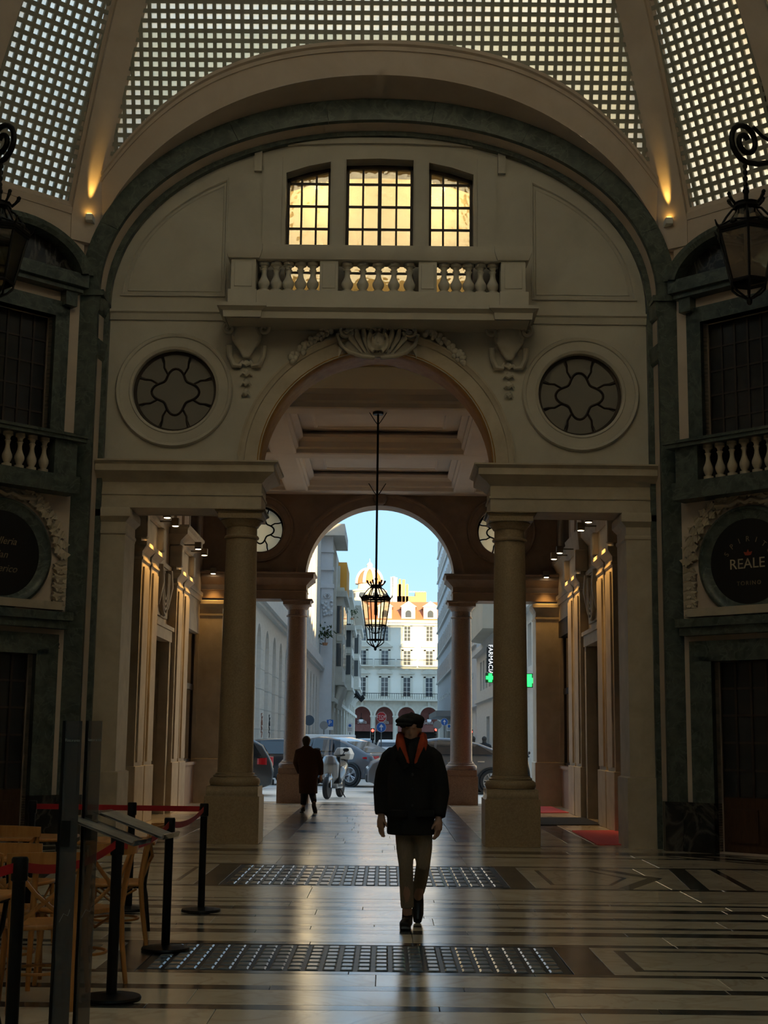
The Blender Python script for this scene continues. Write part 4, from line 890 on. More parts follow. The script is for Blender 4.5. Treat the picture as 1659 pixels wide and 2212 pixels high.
    m.cornice(pf, [(a, 35.0), (a, 34.22), (b, 34.22), (b, 35.0)]); m.box(a+.006, b-.006, 34.226, 34.99, 0, 4.895); obj('end_pier', m, M['travertine'], w, 30)
    # spotlights: small boxes shining down the pilasters
    for q, (y, z) in enumerate(((24.92+.42, 5.62), (24.92+1.44, 5.62), (29.22+.42, 5.62), (29.22+1.44, 5.62), (33.98, 5.6))):
        pos = ['on the first', 'on the second', 'on the third', 'on the fourth'][q]+' pilaster from the rotunda' if q < 4 else 'on the end pier by the street'
        k = thing('spotlight', 'small box spotlight shining down %s, %s side' % (pos, sd), 'lamp', (X0+s*(PX-.36 if q < 4 else 4.1), y, z), group='spotlights of the passage')
        m = MB(); m.box(-.07, .07, -.07, .07, -.075, .075); m.box(*sorted((s*.07, s*.30)), -.02, .02, .0, .03); obj('housing', m, M['spotbody'], k, bevel=.008)
        m = MB(); m.lathe([(.058, -.079), (.058, -.073)], 20); obj('lens', m, M['led'], k)
        L = bpy.data.lights.new('spot_bulb', 'SPOT'); L.energy = 140 if q < 4 else 60; L.color = (1, .54, .14); L.spot_size = radians(56); L.spot_blend = .8; L.shadow_soft_size = .05
        lo = bpy.data.objects.new('bulb', L); COL.objects.link(lo); lo.parent = k; lo.location = (0, 0, -.11); lo.rotation_euler = (0, radians(-s*17), 0) if q < 4 else (radians(14), 0, 0)
    return w
M['blind'] = plain('grey_window_blind', (.17, .15, .11), .8); M['redwall'] = plain('dark_red_panel', (.18, .02, .02), .6); M['redled'] = plain('red_led', (1, .05, .04), .4, emit=(1, .04, .05), es=9)
M['greydoor'] = plain('grey_painted_door', (.16, .16, .15), .5)
passage(-1, 'wall_passage_left', 'left wall of the passage with paired pilasters'); passage(1, 'wall_passage_right', 'right wall of the passage with paired pilasters')
# coffered ceiling
cl = MB(); cl.box(X0-4.9, X0+4.9, 21.85, 35.1, 8.10, 8.3); cl = struct('ceiling_passage', cl, M['ceil'], 'rose coffered ceiling of the passage')
BY = [21.85, 22.2, 25.15, 25.6, 29.35, 29.8, 33.9, 34.4]
for a, b in zip(BY[::2], BY[1::2]): m = MB(); m.box(X0-4.9, X0+4.9, a, b, ZC, 8.1); obj('cross_beam', m, M['ceil'], cl)
for s in (-1, 1):
    for i, (a, b) in enumerate(zip(BY[1:-1:2], BY[2::2])): m = MB(); m.box(*sorted((X0+s*1.85, X0+s*2.30)), a, b, ZC+.002, 8.1); obj('long_beam', m, M['ceil'], cl)
    m = MB(); m.box(*sorted((X0+s*4.25, X0+s*4.9)), 21.9, 34.4, ZC+.004, 8.1); obj('long_beam', m, M['ceil'], cl)
for a, b in zip(BY[1:-1:2], BY[2::2]):
    for x0, x1 in ((-1.85, 1.85), (-4.25, -2.30), (2.30, 4.25)):
        m = MB(); X = [(X0+x0, a), (X0+x1, a), (X0+x1, b), (X0+x0, b)]
        m.cornice([(0, ZC), (.0, ZC-.0), (.05, ZC+.02), (.05, ZC+.10), (.10, ZC+.14), (.10, ZC+.26), (.20, ZC+.34), (.20, ZC+.40), (0, ZC+.5)], X[::-1], closed=True); obj('coffer_moulding', m, M['ceil'], cl, 30)
        m = MB(); e = .45; Xi = [(X0+x0+e, a+e), (X0+x1-e, a+e), (X0+x1-e, b-e), (X0+x0+e, b-e)]; m.cornice([(0, 8.1), (0, 8.07), (.05, 8.06), (.08, 8.09), (.08, 8.1)], Xi[::-1], closed=True); obj('coffer_fillet', m, M['ceil'], cl, 30)
# far wall with arch and round windows
fz = lambda y: zz(y, YF)
FE0, FE1 = fz(1296), fz(1241); FAR = (hx(663, 1230, YF)+hx(985, 1230, YF))/2; FS = fz(1092)-FAR
FRX = hx(1083, 1147, YF); FRZ = zz(1147, YF, 1083); FRR = .60
m = MB(); m.xz([(X0+4.9, FE1), (X0+4.9, 8.3), (X0-4.9, 8.3), (X0-4.9, FE1), (X0-FAR, FE1)]+[(X0+x, z) for x, z in arc(0, FS, FAR, pi, 0, 40)]+[(X0+FAR, FE1)], YF, YG, [[(X0+s*FRX+FRR*cos(2*pi*q/40), FRZ+FRR*sin(2*pi*q/40)) for q in range(40)] for s in (-1, 1)])
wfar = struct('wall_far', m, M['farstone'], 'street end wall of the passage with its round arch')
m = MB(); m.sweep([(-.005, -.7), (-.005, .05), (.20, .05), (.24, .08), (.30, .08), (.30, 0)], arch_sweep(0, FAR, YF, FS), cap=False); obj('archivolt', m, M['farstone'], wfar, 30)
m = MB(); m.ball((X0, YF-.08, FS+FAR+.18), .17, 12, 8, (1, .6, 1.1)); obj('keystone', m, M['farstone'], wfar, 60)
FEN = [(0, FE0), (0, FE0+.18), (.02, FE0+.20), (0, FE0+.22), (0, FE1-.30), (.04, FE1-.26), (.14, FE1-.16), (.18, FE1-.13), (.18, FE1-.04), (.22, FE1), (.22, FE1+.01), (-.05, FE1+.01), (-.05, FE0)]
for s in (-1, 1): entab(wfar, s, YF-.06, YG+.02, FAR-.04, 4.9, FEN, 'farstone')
for s, i in ((-1, 6), (1, 7)):
    roundwin('window_%d' % i, X0+s*FRX, YF+.30, FRZ, FRR, 'round quatrefoil window glowing with daylight, %s of the street arch' % ('left' if s < 0 else 'right'), M['frost'], 'black')
    roundframe(wfar, X0+s*FRX, YF, FRZ, FRR, 'farstone')
_za = ZA; ZA = FE0
column(X0-2.05, 34.63, .39, 'far left pink granite column at the street end of the passage', 'granite', 'granite')
column(X0+2.05, 34.63, .39, 'far right pink granite column at the street end of the passage', 'granite', 'granite')
ZA = _za
# building mass over and beside the passage (keeps sky light out)
m = MB(); m.box(X0-5.4, X0+5.4, YB+1.45, YG, 8.3, 9.2); m.box(X0-12, X0-4.95, YB, YG, 0, 9.2); m.box(X0+4.95, X0+12, YB, YG, 0, 9.2); m.box(X0-5.4, X0-2.72, YB, YB+1.45, 8.3, 11.4); m.box(X0+2.72, X0+5.4, YB, YB+1.45, 8.3, 11.4)
m.box(X0-12, X0+.2, 26.5, 33.5, 9.2, 14.5); m.box(X0+.2, X0+17, 26.5, 33.5, 9.2, 20.5)  # unseen upper blocks, shaped to shade the street and bounce sun onto the panes
struct('wall_block', m, M['travertine'], 'body of the building around and above the passage, unseen upper blocks added for shade')
# mats at the shop doors
M['redmat'] = stone('red_carpet', (.72, .09, .10), (.80, .13, .13), 60, .9, .1); M['greymat'] = stone('charcoal_doormat', (.03, .03, .03), (.05, .05, .05), 60, .95, .1)
def mat(corners, m, label, name='doormat'):
    P = [fl(*c) for c in corners]; c = sum(P, Vector())/4; t = thing(name, label, 'mat', (c.x, c.y, .003)); b = MB(); b.poly([(p.x-c.x, p.y-c.y) for p in P], lambda u, v: (u, v, 0), lambda u, v: (u, v, .012)); obj('pile', b, M[m], t); return t
mat(((1235, 1795.5), (1345, 1795), (1362, 1826), (1290, 1826)), 'redmat', 'red carpet runner at the foot of the right pier')
mat(((1130, 1743), (1190, 1743), (1229, 1756.5), (1130, 1757)), 'redmat', 'red carpet at the far right shop window')
dm = mat(((1120, 1767), (1262, 1767), (1302, 1783), (1140, 1783)), 'greymat', 'dark doormat with faint lettering between the red carpets')
# ================================================================== STREET
M['asphalt'] = stone('asphalt', (.42, .40, .375), (.50, .475, .45), 30, .85, .1); M['paving'] = stone('street_paving', (.60, .55, .48), (.70, .645, .57), 6, .8, .08)
M['wstone'] = stone('white_travertine', (.80, .74, .66), (.88, .83, .75), 1.4, .7, .05, aniso=(1, 1, 4)); M['greystone'] = stone('grey_street_stone', (.72, .69, .65), (.80, .77, .72), 1.2, .75, .05)
M['liberty'] = stone('grey_beige_carved_stone', (.62, .57, .48), (.72, .67, .57), 1.5, .75, .05); M['bluewall'] = stone('blue_grey_render', (.70, .70, .70), (.78, .78, .78), 1, .8, .03)
M['cream'] = stone('cream_render', (.66, .60, .48), (.74, .68, .56), .6, .8, .03); M['palewall'] = stone('pale_blue_white_render', (.82, .76, .64), (.88, .82, .70), .3, .85, .03); M['trimstone'] = stone('warm_trim_stone', (.58, .53, .43), (.66, .61, .50), 2, .8, .05)
M['rooftile'] = stone('red_roof_tiles', (.50, .16, .07), (.62, .24, .11), 8, .85, .2, aniso=(1, 4, 4)); M['brick'] = stone('orange_brick', (.50, .22, .11), (.60, .30, .16), 12, .8, .1)
M['strip'] = stone('brown_window_panel', (.20, .11, .075), (.28, .15, .10), 3, .5, .02); M['stripred'] = stone('red_brown_window_panel', (.36, .12, .07), (.42, .16, .09), 3, .5, .02)
M['winglass'] = plain('street_window_glass', (.05, .055, .06), .08, 0, .8); M['winframe'] = plain('pale_window_frame', (.55, .52, .46), .6); M['shutter'] = plain('grey_shutter', (.28, .29, .27), .6)
M['aluframe'] = plain('grey_metal_frame', (.25, .26, .27), .4, .5); M['redarc'] = stone('red_arcade_wall', (.34, .13, .11), (.42, .18, .15), 1, .8, .03); M['awning'] = plain('orange_awning', (.80, .36, .05), .8); M['leaf'] = stone('plant_leaves', (.03, .06, .02), (.08, .12, .04), 20, .7, .1)
m = MB(); m.box(-60, 60, 35.2, 42.6, -.35, -.015); struct('pavement', m, M['paving'], 'stone pavement between the arcade and the road')
m = MB(); m.box(-60, 60, 42.6, 43.0, -.35, -.002); m.box(-60, 60, 35.15, 35.4, -.3, -.004); struct('kerb', m, M['greystone'], 'pale kerb stones along the street')
m = MB(); m.box(-90, 110, 43.0, 480, -.5, -.05); struct('road', m, M['asphalt'], 'asphalt street running away from the arcade')
class Bld:
    def __init__(s, name, label, loc): s.t = thing(name, label, 'building', loc); s.o = Vector(loc)
    def box(s, nm, mat, *bx, bevel=0, par=None):
        m = MB()
        for b in bx: m.box(b[0]-s.o.x, b[1]-s.o.x, b[2]-s.o.y, b[3]-s.o.y, b[4]-s.o.z, b[5]-s.o.z)
        return obj(nm, m, M[mat] if isinstance(mat, str) else mat, par or s.t, bevel=bevel)
    def mb(s, nm, m, mat, smooth=None, par=None): m.tf(Matrix.Translation(-s.o)); return obj(nm, m, M[mat], par or s.t, smooth)
# ---- left: modern block on a marble arcade
XA = -6.2
A = Bld('arcade_building', 'grey stone block over a row of tall narrow marble arches, left of the street', (XA, 50, 0))
AY = [67.6-4.72*q for q in (3, 2, 1)]+[67.6+4.72*q for q in range(13)]
ow = 1.15                                        # half opening
spr, zt = 5.9, 7.95
m = MB(); yz = lambda x: (lambda u, v: (x, u, v))
out = [(50, spr-.0)]
for yc in AY:
    if yc < 51.5 or yc > 128: continue
    out += [(yc-ow, spr)]+[(yc-ow*cos(pi*q/12), spr+ow*sin(pi*q/12)) for q in range(1, 12)]+[(yc+ow, spr)]
out += [(130, spr), (130, zt), (50, zt)]
m.poly(out, yz(XA), yz(XA-.9)); A.mb('arch_wall', m, 'wstone')
ed = [50]+[e for yc in AY if 51.5 < yc < 128 for e in (yc-ow, yc+ow)]+[130]
for a, b in zip(ed[::2], ed[1::2]):
    for q in range(6):
        A.box('pier_block', 'wstone', (XA-.9, XA, a, b, spr*q/6+.015, spr*(q+1)/6-.012))
    A.box('pier_core', 'greystone', (XA-.88, XA-.03, a+.03, b-.03, 0, spr))
A.box('arcade_back', 'greystone', (XA-5.0, XA-4.6, 50, 130, 0, 8)); A.box('arcade_ceiling', 'greystone', (XA-5, XA-.5, 50, 130, 7.6, 8))
A.box('cornice', 'greystone', (XA-1, XA+.45, 50, 130, 7.95, 8.25), (XA-1, XA+.25, 50, 130, 7.75, 7.95)); A.box('parapet', 'greystone', (XA-.5, XA+.3, 58, 130, 8.25, 8.9))
A.box('balcony', 'greystone', (XA-.3, XA+.75, 62, 66.8, 8.7, 9.6))
A.box('upper_wall', 'greystone', (XA-8, XA-.25, 50, 130, 8.25, 26))
for r in range(5):
    for q in range(26):
        y = 52+3.0*q; z = 9.6+3.2*r; wn = A.box('window', 'winglass', (XA-.30, XA-.20, y, y+1.1, z, z+1.9))
for q in range(27): A.box('pilaster', 'wstone', (XA-.3, XA-.05, 50.6+3.0*q, 51.3+3.0*q, 8.9, 26))
# graffiti scrawls on two arcade piers
M['spray'] = plain('red_brown_spray_paint', (.30, .10, .05), .8); M['spray2'] = plain('black_spray_paint', (.03, .03, .03), .8)
for (yc, mt) in ((70.0, 'spray'), (74.6, 'spray2')):
    for q in range(2):
        m = MB(); z = 1.7+.55*q; m.tube([(XA+.012, yc+.35*sin(k*1.7+q), z+.07*k-.12*cos(k*2.3+q)) for k in range(8)], .025, 4); A.mb('graffiti', m, mt)
# ---- left, further on: ornate corner house
XB = -5.2
B = Bld('ornate_corner_house', 'ornate grey house with oriel bays, carved consoles and deep eaves, left of the street', (XB, 130, 0))
B.box('wall', 'liberty', (XB-12, XB-.0, 131, 236, 0, 20.3)); B.box('end_wall', 'bluewall', (XB-12, XB+.02, 130, 131, 0, 21.0))
B.box('end_pilaster', 'bluewall', (XB-1.0, XB+.10, 129.8, 131, 0, 15.5)); B.box('end_band', 'bluewall', (XB-1.4, XB+.18, 129.7, 131, 15.5, 15.9), (XB-1.4, XB+.15, 129.75, 131, 17.2, 17.5), (XB-1.4, XB+.12, 129.8, 131, 18.9, 19.1))
m = MB()
for e in (-1, 1):
    m.tube([(XB-.42+e*(.42-.3+.02*0)+e*(.26-.010*k)*cos(k*.5)*.8, 129.7, 14.75+(.26-.010*k)*sin(k*.5)) for k in range(24)], .07, 5)
for q in range(16): m.ball((XB-.85+.9*random.random(), 129.75, 12.9+1.5*random.random()), .17, 6, 5)
B.mb('carved_capital', m, 'bluewall', 60)
B.box('attic', 'bluewall', (XB-3, XB-.1, 130.2, 134, 21.3, 24.2)); B.box('eaves', 'liberty', (XB-4, XB+1.15, 129, 140, 20.4, 21.5))
B.box('eaves', 'liberty', (XB-2, XB+1.0, 166, 182, 18.3, 19.2)); B.box('eaves', 'liberty', (XB-2, XB+1.5, 196, 238, 20.2, 20.9))
B.box('awning', 'awning', (XB-.2, XB+.9, 146, 156, 17.0, 20.0)); B.box('terrace_parapet', 'cream', (XB-.2, XB+.75, 143, 160, 15.9, 17.0))
for i, (y0, y1, z0, z1, dp) in enumerate(((141, 152, 7.2, 15.9, .75), (168, 180, 7.6, 14.6, 1.0), (204, 222, 9, 17.5, 1.2))):
    ba = B.box('oriel', 'liberty', (XB, XB+dp, y0, y1, z0, z1)); B.box('oriel_cornice', 'liberty', (XB, XB+dp+.35, y0-.5, y1+.5, z1-.1, z1+.5), (XB, XB+dp+.2, y0-.3, y1+.3, z0-.3, z0))
    for zz0, h in ((z0+1.6, 2.3), (z0+4.9, 2.8)):
        B.box('window', 'winglass', (XB+.12, XB+dp-.14, y0-.06, y0+.01, zz0, zz0+h)); 
        for q in range(3): B.box('window', 'winglass', (XB+dp-.01, XB+dp+.05, y0+.8+q*(y1-y0)/3, y0+2.6+q*(y1-y0)/3, zz0, zz0+h))
    B.box('carved_panel', 'liberty', (XB+.1, XB+dp-.1, y0-.12, y0, z0+4.1, z0+4.7), bevel=.05)
    for q in range(6):
        m = MB(); x = XB+.1; yy = y0+.4+q*(y1-y0-.8)/5; m.tube([(XB+dp*.85, yy, z0-.4), (XB+dp*.6, yy, z0-1.1), (XB+.25, yy, z0-1.7), (XB+.15, yy, z0-2.6)], [.42, .36, .30, .18], 6); B.mb('console', m, 'liberty', 60)
for q in range(9): B.box('pilaster', 'liberty', (XB, XB+.22, 134+11*q, 135.4+11*q, 0, 19.5))
for q in range(8): B.box('shop_opening', 'winglass', (XB-.05, XB+.04, 137+11*q, 142.5+11*q, .2, 4.2)); B.box('string_course', 'liberty', (XB, XB+.35, 131+13*q, 144-.02+13*q, 5.0, 5.4))
m = MB()
for q in range(5): m.tube([(XB+.1, 196+q*3, 7.6), (XB+1.0, 196+q*3, 7.9), (XB+1.6, 196+q*3, 7.2), (XB+2.0, 196+q*3, 7.6)], [.5, .45, .35, .15], 6)
B.mb('dragon_brackets', m, 'iron', 60)
for i, (x, y, z, r) in enumerate(((XB-.5, 128.6, 11.2, .9), (XB+.1, 160, 17.6, .7), (XB+.4, 190, 18.8, .9))):
    t = thing('balcony_shrub', ['leafy shrub on the marble arcade roof beside the blue grey end wall', 'small dark shrub on the terrace above the oriel', 'small shrub on the eaves of the ornate house near its far end'][i], 'plant', (x, y, z-r))
    m = MB()
    for q in range(70):
        p = Vector((random.gauss(0, .4), random.gauss(0, .4), random.gauss(1, .4)))*r; d = Vector((random.uniform(-1, 1), random.uniform(-1, 1), random.uniform(-.5, 1))).normalized()*.22; e = d.cross(Vector((.3, .5, .8))).normalized()*.09; m.add([p-d, p+e, p+d, p-e], [(0, 1, 2, 3)])
    obj('foliage', m, M['leaf'], t); m = MB(); m.tube([(0, 0, 0), (.05*r, 0, r*.6), (0, .05, r*1.2)], .04, 5); obj('stem', m, M['darkwood'], t); m = MB(); m.lathe([(.2, -.25), (.28, 0)], 10); obj('pot', m, M['brick'], t)
# ---- far end: palace over a red arcade
YD = 262.
cz = lambda y: zz(y, YD, 850); cx_ = lambda x: at(x, 1450, YD).x
C = Bld('arcaded_palace', 'pale palace with pedimented windows over a red arcade closing the street', (0, YD, 0))
ac = [cx_(783+48*q) for q in range(-3, 6)]; bw = (ac[1]-ac[0]); aw = bw*.39
xl, xr = ac[0]-bw*.5, ac[-1]+bw*.5
zf = cz(1513); zsp = cz(1546); zco = cz(1346)
out = [(xl, 0)]
for a in ac: out += [(a-aw, 0), (a-aw, zsp)]+[(a-aw*cos(pi*q/14), zsp+aw*sin(pi*q/14)) for q in range(1, 14)]+[(a+aw, zsp), (a+aw, 0)]
out += [(xr, 0), (xr, zf), (xl, zf)]
m = MB(); m.xz(out, YD, YD+1.2); C.mb('arcade_wall', m, 'trimstone')
C.box('upper_wall', 'palewall', (xl, xr, YD, YD+14, zf, zco)); C.box('arcade_back', 'redarc', (xl, xr, YD+4, YD+5, 0, zf)); C.box('shop_band', 'darkwall', (xl, xr, YD+3.7, YD+4.0, 0, 3.0)); C.box('shop_awning', 'redarc', (xl, xr, YD+2.6, YD+4.0, 3.0, 4.3))
for i, a in enumerate(ac):
    m = MB(); m.sweep([(0, 0), (0, .25), (.35, .25), (.35, 0)], [(Vector((a+aw*cos(t), YD, zsp+aw*sin(t))), Vector((cos(t), 0, sin(t))), Vector((0, -1, 0))) for t in [pi*q/16 for q in range(17)]]); C.mb('archivolt', m, 'trimstone', 40)
    C.box('pier_impost', 'trimstone', (a+aw-.1, a+bw-aw+.1, YD-.25, YD+1.2, zsp-.3, zsp)); m = MB(); m.lathe([(.45, 0), (.40, .3), (.36, zsp-.7), (.5, zsp-.3)], 10, (a+bw/2, YD-.3, 0)); C.mb('engaged_column', m, 'trimstone', 40)
    C.box('keystone', 'trimstone', (a-.25, a+.25, YD-.4, YD, zsp+aw, zf))
    if -8 < a < 12: text('lettering', 'Sella', 1.0, facing((a-.0, YD+2.55-YD, 4.75), (0, -1, 0)), M['white'], C.t, .05)
    for r, (y0, y1, ped) in enumerate(((1504, 1464, 1), (1436, 1406, 1), (1384, 1353, 0))):
        z0, z1 = cz(y0), cz(y1); hw = .62 if r < 2 else .55
        wn = C.box('window', 'winglass', (a-hw, a+hw, YD-.06, YD+.1, z0, z1)); C.box('window_bars', 'winframe', (a-.06, a+.06, YD-.12, YD, z0, z1), *[(a-hw, a+hw, YD-.10, YD, z0+(z1-z0)*k/4-.04, z0+(z1-z0)*k/4+.04) for k in range(1, 4)], par=wn)
        C.box('window_surround', 'trimstone', (a-hw-.4, a-hw, YD-.18, YD, z0, z1+.25), (a+hw, a+hw+.4, YD-.18, YD, z0, z1+.25), (a-hw-.4, a+hw+.4, YD-.18, YD, z1, z1+.3), par=wn)
        if ped:
            if (i+r) % 2: m = MB(); m.xz([(a-1.3, z1+.9), (a+1.3, z1+.9), (a, z1+1.75)], YD-.5, YD)
            else: m = MB(); m.xz([(a-1.3, z1+.9), (a+1.3, z1+.9)]+[(a+1.3*cos(pi*k/10), z1+.9+.75*sin(pi*k/10)) for k in range(1, 10)], YD-.5, YD)
            m.box(a-1.45, a+1.45, YD-.6, YD, z1+.7, z1+.92); C.mb('pediment', m, 'trimstone', par=wn)
        if r == 1:
            C.box('balcony_slab', 'trimstone', (a-1.9, a+1.9, YD-1.0, YD, z0-.35, z0-.1))
            m = MB(); m.box(a-1.9, a+1.9, YD-1.0, YD-.95, z0+.9, z0+1.0)
            for k in range(14): m.box(a-1.9+k*.29, a-1.86+k*.29, YD-1.0, YD-.95, z0-.1, z0+.9)
            C.mb('balcony_railing', m, 'iron')
C.box('balcony_slab', 'trimstone', (xl, xr, YD-1.3, YD, zf-.1, zf+.25))
m = MB(); z0 = zf+.25; m.box(xl, xr, YD-1.3, YD-1.24, z0+.95, z0+1.05)
x = xl
while x < xr: m.box(x, x+.06, YD-1.3, YD-1.25, z0, z0+1); x += .42
C.mb('balcony_railing', m, 'iron')
C.box('floor_band', 'trimstone', (xl, xr, YD-.15, YD, cz(1446), cz(1443)))
C.box('cornice', 'trimstone', (xl-.5, xr+.5, YD-1.2, YD+1, zco, zco+.5), (xl-.3, xr+.3, YD-.7, YD, zco-.5, zco)); 
m = MB(); zr = cz(1291); m.xz([(0, 0)]*0 or [(xl, zco+.5), (xr, zco+.5), (xr, zco+.6), (xl, zco+.6)], YD-1, YD+12); m.v = []; m.f = []; m.m = []
m.poly([(YD-1.1, zco+.5), (YD+8, zr), (YD+15, zco+.5)], lambda u, v: (xl-.4, u, v), lambda u, v: (xr+.4, u, v)); C.mb('roof', m, 'rooftile')
for q, px_ in enumerate((779, 830, 881, 929, 977)):
    a = cx_(px_); z0, z1 = zco+.6, cz(1311); 
    dw = C.box('dormer', 'cream', (a-1.3, a+1.3, YD-.4, YD+6, z0, z1)); m = MB(); m.xz([(a-1.6, z1), (a+1.6, z1), (a, z1+1.1)], YD-.7, YD+7); C.mb('dormer_roof', m, 'cream' if True else 'rooftile', par=dw)
    m = MB(); m.xz([(a-.55, z0+.5), (a+.55, z0+.5), (a+.55, z1-1.2)]+[(a+.55*cos(pi*k/8), z1-1.2+.55*sin(pi*k/8)) for k in range(1, 8)]+[(a-.55, z1-1.2)], YD-.5, YD-.3); C.mb('dormer_window', m, 'winglass', par=dw)
# brick stair tower with chimneys and aerials
T = Bld('brick_roof_terrace', 'orange brick stair tower with chimneys and aerials above the palace roof', (cx_(890), YD+20, 0)); Y2 = YD+20
tz = lambda y: zz(y, Y2, 880); tx = lambda x: at(x, 1280, Y2).x
T.box('tower', 'brick', (tx(846), tx(897), Y2, Y2+6, 20, tz(1288)), (tx(858), tx(868), Y2, Y2+3, 20, tz(1262)), (tx(861), tx(866), Y2, Y2+2, 20, tz(1251))); T.box('chimney', 'brick', (tx(869), tx(875), Y2, Y2+2, 20, tz(1252))); T.box('chimney', 'brick', (tx(877), tx(882), Y2, Y2+2, 20, tz(1262)))
T.box('parapet', 'brick', (tx(897), tx(921), Y2, Y2+6, 20, tz(1278)))
for x, y in ((846, 1247), (850, 1246), (855, 1248)): T.box('aerial', 'white', (tx(x)-.25, tx(x)+.25, Y2-.3, Y2+.2, 22, tz(y)))
for q in range(10): T.box('merlon', 'trimstone', (tx(884+3.6*q), tx(886+3.6*q), Y2-.2, Y2, tz(1280), tz(1277)))
# church dome
Yd = 340.; dz = lambda y: zz(y, Yd, 797); dx = at(798, 1280, Yd).x; sc = Yd/FPX
D = Bld('church_dome', 'ribbed church dome with lantern behind the palace roof', (dx, Yd, 0))
m = MB(); m.lathe([(38*sc, 0), (38*sc, dz(1300)), (39.5*sc, dz(1299)), (39.5*sc, dz(1296)), (36*sc, dz(1295)), (36*sc, dz(1281)), (38.5*sc, dz(1279)), (38.5*sc, dz(1276)), (26*sc, dz(1272)), (25*sc, dz(1262))], 24, (dx, Yd, 0)); D.mb('drum', m, 'cream', 30)
m = MB(); m.lathe([(25*sc*cos(a)+.5, dz(1262)+(dz(1230)-dz(1262))*sin(a)) for a in [pi/2*q/9 for q in range(10)]], 24, (dx, Yd, 0)); D.mb('dome_shell', m, 'rooftile', 30)
for k in range(8):
    an = 2*pi*(k+.5)/8; m = MB(); m.tube([(dx+(25.5*sc*cos(a)+.5)*cos(an), Yd+(25.5*sc*cos(a)+.5)*sin(an), dz(1262)+(dz(1230)-dz(1262))*sin(a)) for a in [pi/2*q/9 for q in range(10)]], .45, 6); D.mb('rib', m, 'cream', 60)
    m = MB(); m.cbox((dx+36.3*sc*cos(an), Yd+36.3*sc*sin(an), dz(1288)), (1.3, 1.3, 1.0)); D.mb('drum_window', m, 'winglass')
m = MB(); m.lathe([(7*sc, dz(1232)), (6*sc, dz(1230)), (6*sc, dz(1222)), (7.5*sc, dz(1221)), (4*sc, dz(1216)), (1*sc, dz(1214)), (.6*sc, dz(1207))], 14, (dx, Yd, 0)); D.mb('lantern', m, 'cream', 40)
# ---- right: slab block with window bands, lower shop front and rounded corner bay
XR = 6.2
E = Bld('banded_office_block', 'tall pale block with brown window bands above a stone shop front, right of the street', (XR, 58, 0))
E.box('wall', 'bluewall', (XR, XR+14, 96, 169, 3.9, 33.0)); E.box('rear_wing', 'bluewall', (XR+14, XR+60, 120, 169, 0, 25.2)); E.box('base_wall', 'greystone', (XR+.3, XR+3.6, 96, 168, 0, 3.9)); E.box('canopy', 'aluframe', (XR-1.6, XR+.3, 128, 150, 3.7, 4.2))
for q in range(16): E.box('shop_shutter', 'wstone', (XR+.2, XR+.3, 100+4.3*q, 103.4+4.3*q, 0, 3.5))
for r in range(8):
    z = 8.3+3.05*r; bd = E.box('window_band', 'strip' if r > 0 else 'stripred', (XR-.03, XR+.05, 97, 168.5, z, z+1.55)); E.box('sill', 'wstone', (XR-.18, XR, 96, 169, z-.22, z-.04))
    for q in range(24): E.box('mullion', 'wstone', (XR-.16, XR, 97+3*q, 97.5+3*q, z, z+1.6))
for q in range(18): E.box('vent', 'winglass', (XR-.02, XR+.02, 100+3.6*q, 101+3.6*q, 5.9, 6.3))
G = Bld('stone_shop_front', 'pale stone two storey shop front with a rounded overhanging bay, right of the street', (XR, 55, 0))
out = [(55, 0), (96, 0), (96, 7.1), (55, 7.1)]; ops = [(62, 64.6, .1, 3.3), (66.4, 68.6, .1, 3.0), (74.5, 79, .1, 3.3), (84, 86.5, .1, 3.0)]
m = MB(); m.poly(out, yz(XR), yz(XR+.5), [[(a, c), (b, c), (b, d), (a, d)] for a, b, c, d in ops]+[[(57+2.6*q, 4.75), (58.6+2.6*q, 4.75), (58.6+2.6*q, 6.6), (57+2.6*q, 6.6)] for q in range(14)]); G.mb('wall', m, 'wstone')
for i, (a, b, c, d) in enumerate(ops):
    dr = G.box('shop_door', 'winglass', (XR+.35, XR+.42, a, b, c, d)); G.box('door_frame', 'aluframe', *[(XR+.28, XR+.36, a+(b-a)*k/4-.05, a+(b-a)*k/4+.05, c, d) for k in range(5)], (XR+.28, XR+.36, a, b, 2.1, 2.2), par=dr)
for q in range(14): G.box('window', 'winglass', (XR+.3, XR+.36, 57+2.6*q, 58.6+2.6*q, 4.75, 6.6))
G.box('floor_band', 'wstone', (XR-.15, XR, 55, 96, 4.0, 4.25)); G.box('cornice', 'greystone', (XR-.35, XR+.5, 55, 96, 7.1, 7.45)); G.box('inner_wall', 'darkwall', (XR+1.5, XR+1.6, 55, 96, 0, 7)); G.box('rear_mass', 'wstone', (XR+1.7, XR+14, 55, 96, 0, 29)); G.box('floors_above', 'cream', (XR, XR+1.7, 55, 74, 12.3, 28))
m = MB(); bay = [(XR+1.0, 74), (XR-1.1, 74), (XR-1.1, 84.0)]+[(XR-1.1+1.5*(1-cos(t)), 84+1.5*sin(t)*1.6) for t in [pi/2*q/6 for q in range(1, 7)]]+[(XR+1.0, 86.4)]
m.poly(bay, lambda u, v: (u, v, 7.45), lambda u, v: (u, v, 9.3)); G.mb('rounded_bay', m, 'cream', 50); m = MB(); m.poly([(XR+(u-XR)*1.06-.05, v) for u, v in bay], lambda u, v: (u, v, 9.3), lambda u, v: (u, v, 9.6)); G.mb('bay_coping', m, 'wstone'); m = MB(); m.poly([(XR+(u-XR)*.9, v) for u, v in bay], lambda u, v: (u, v, 9.6), lambda u, v: (u, v, 12.3)); G.mb('bay_window', m, 'stripred')
for q in range(9): G.box('mullion', 'wstone', (XR-1.05, XR-.90, 74+1.2*q, 74.3+1.2*q, 9.6, 12.3))
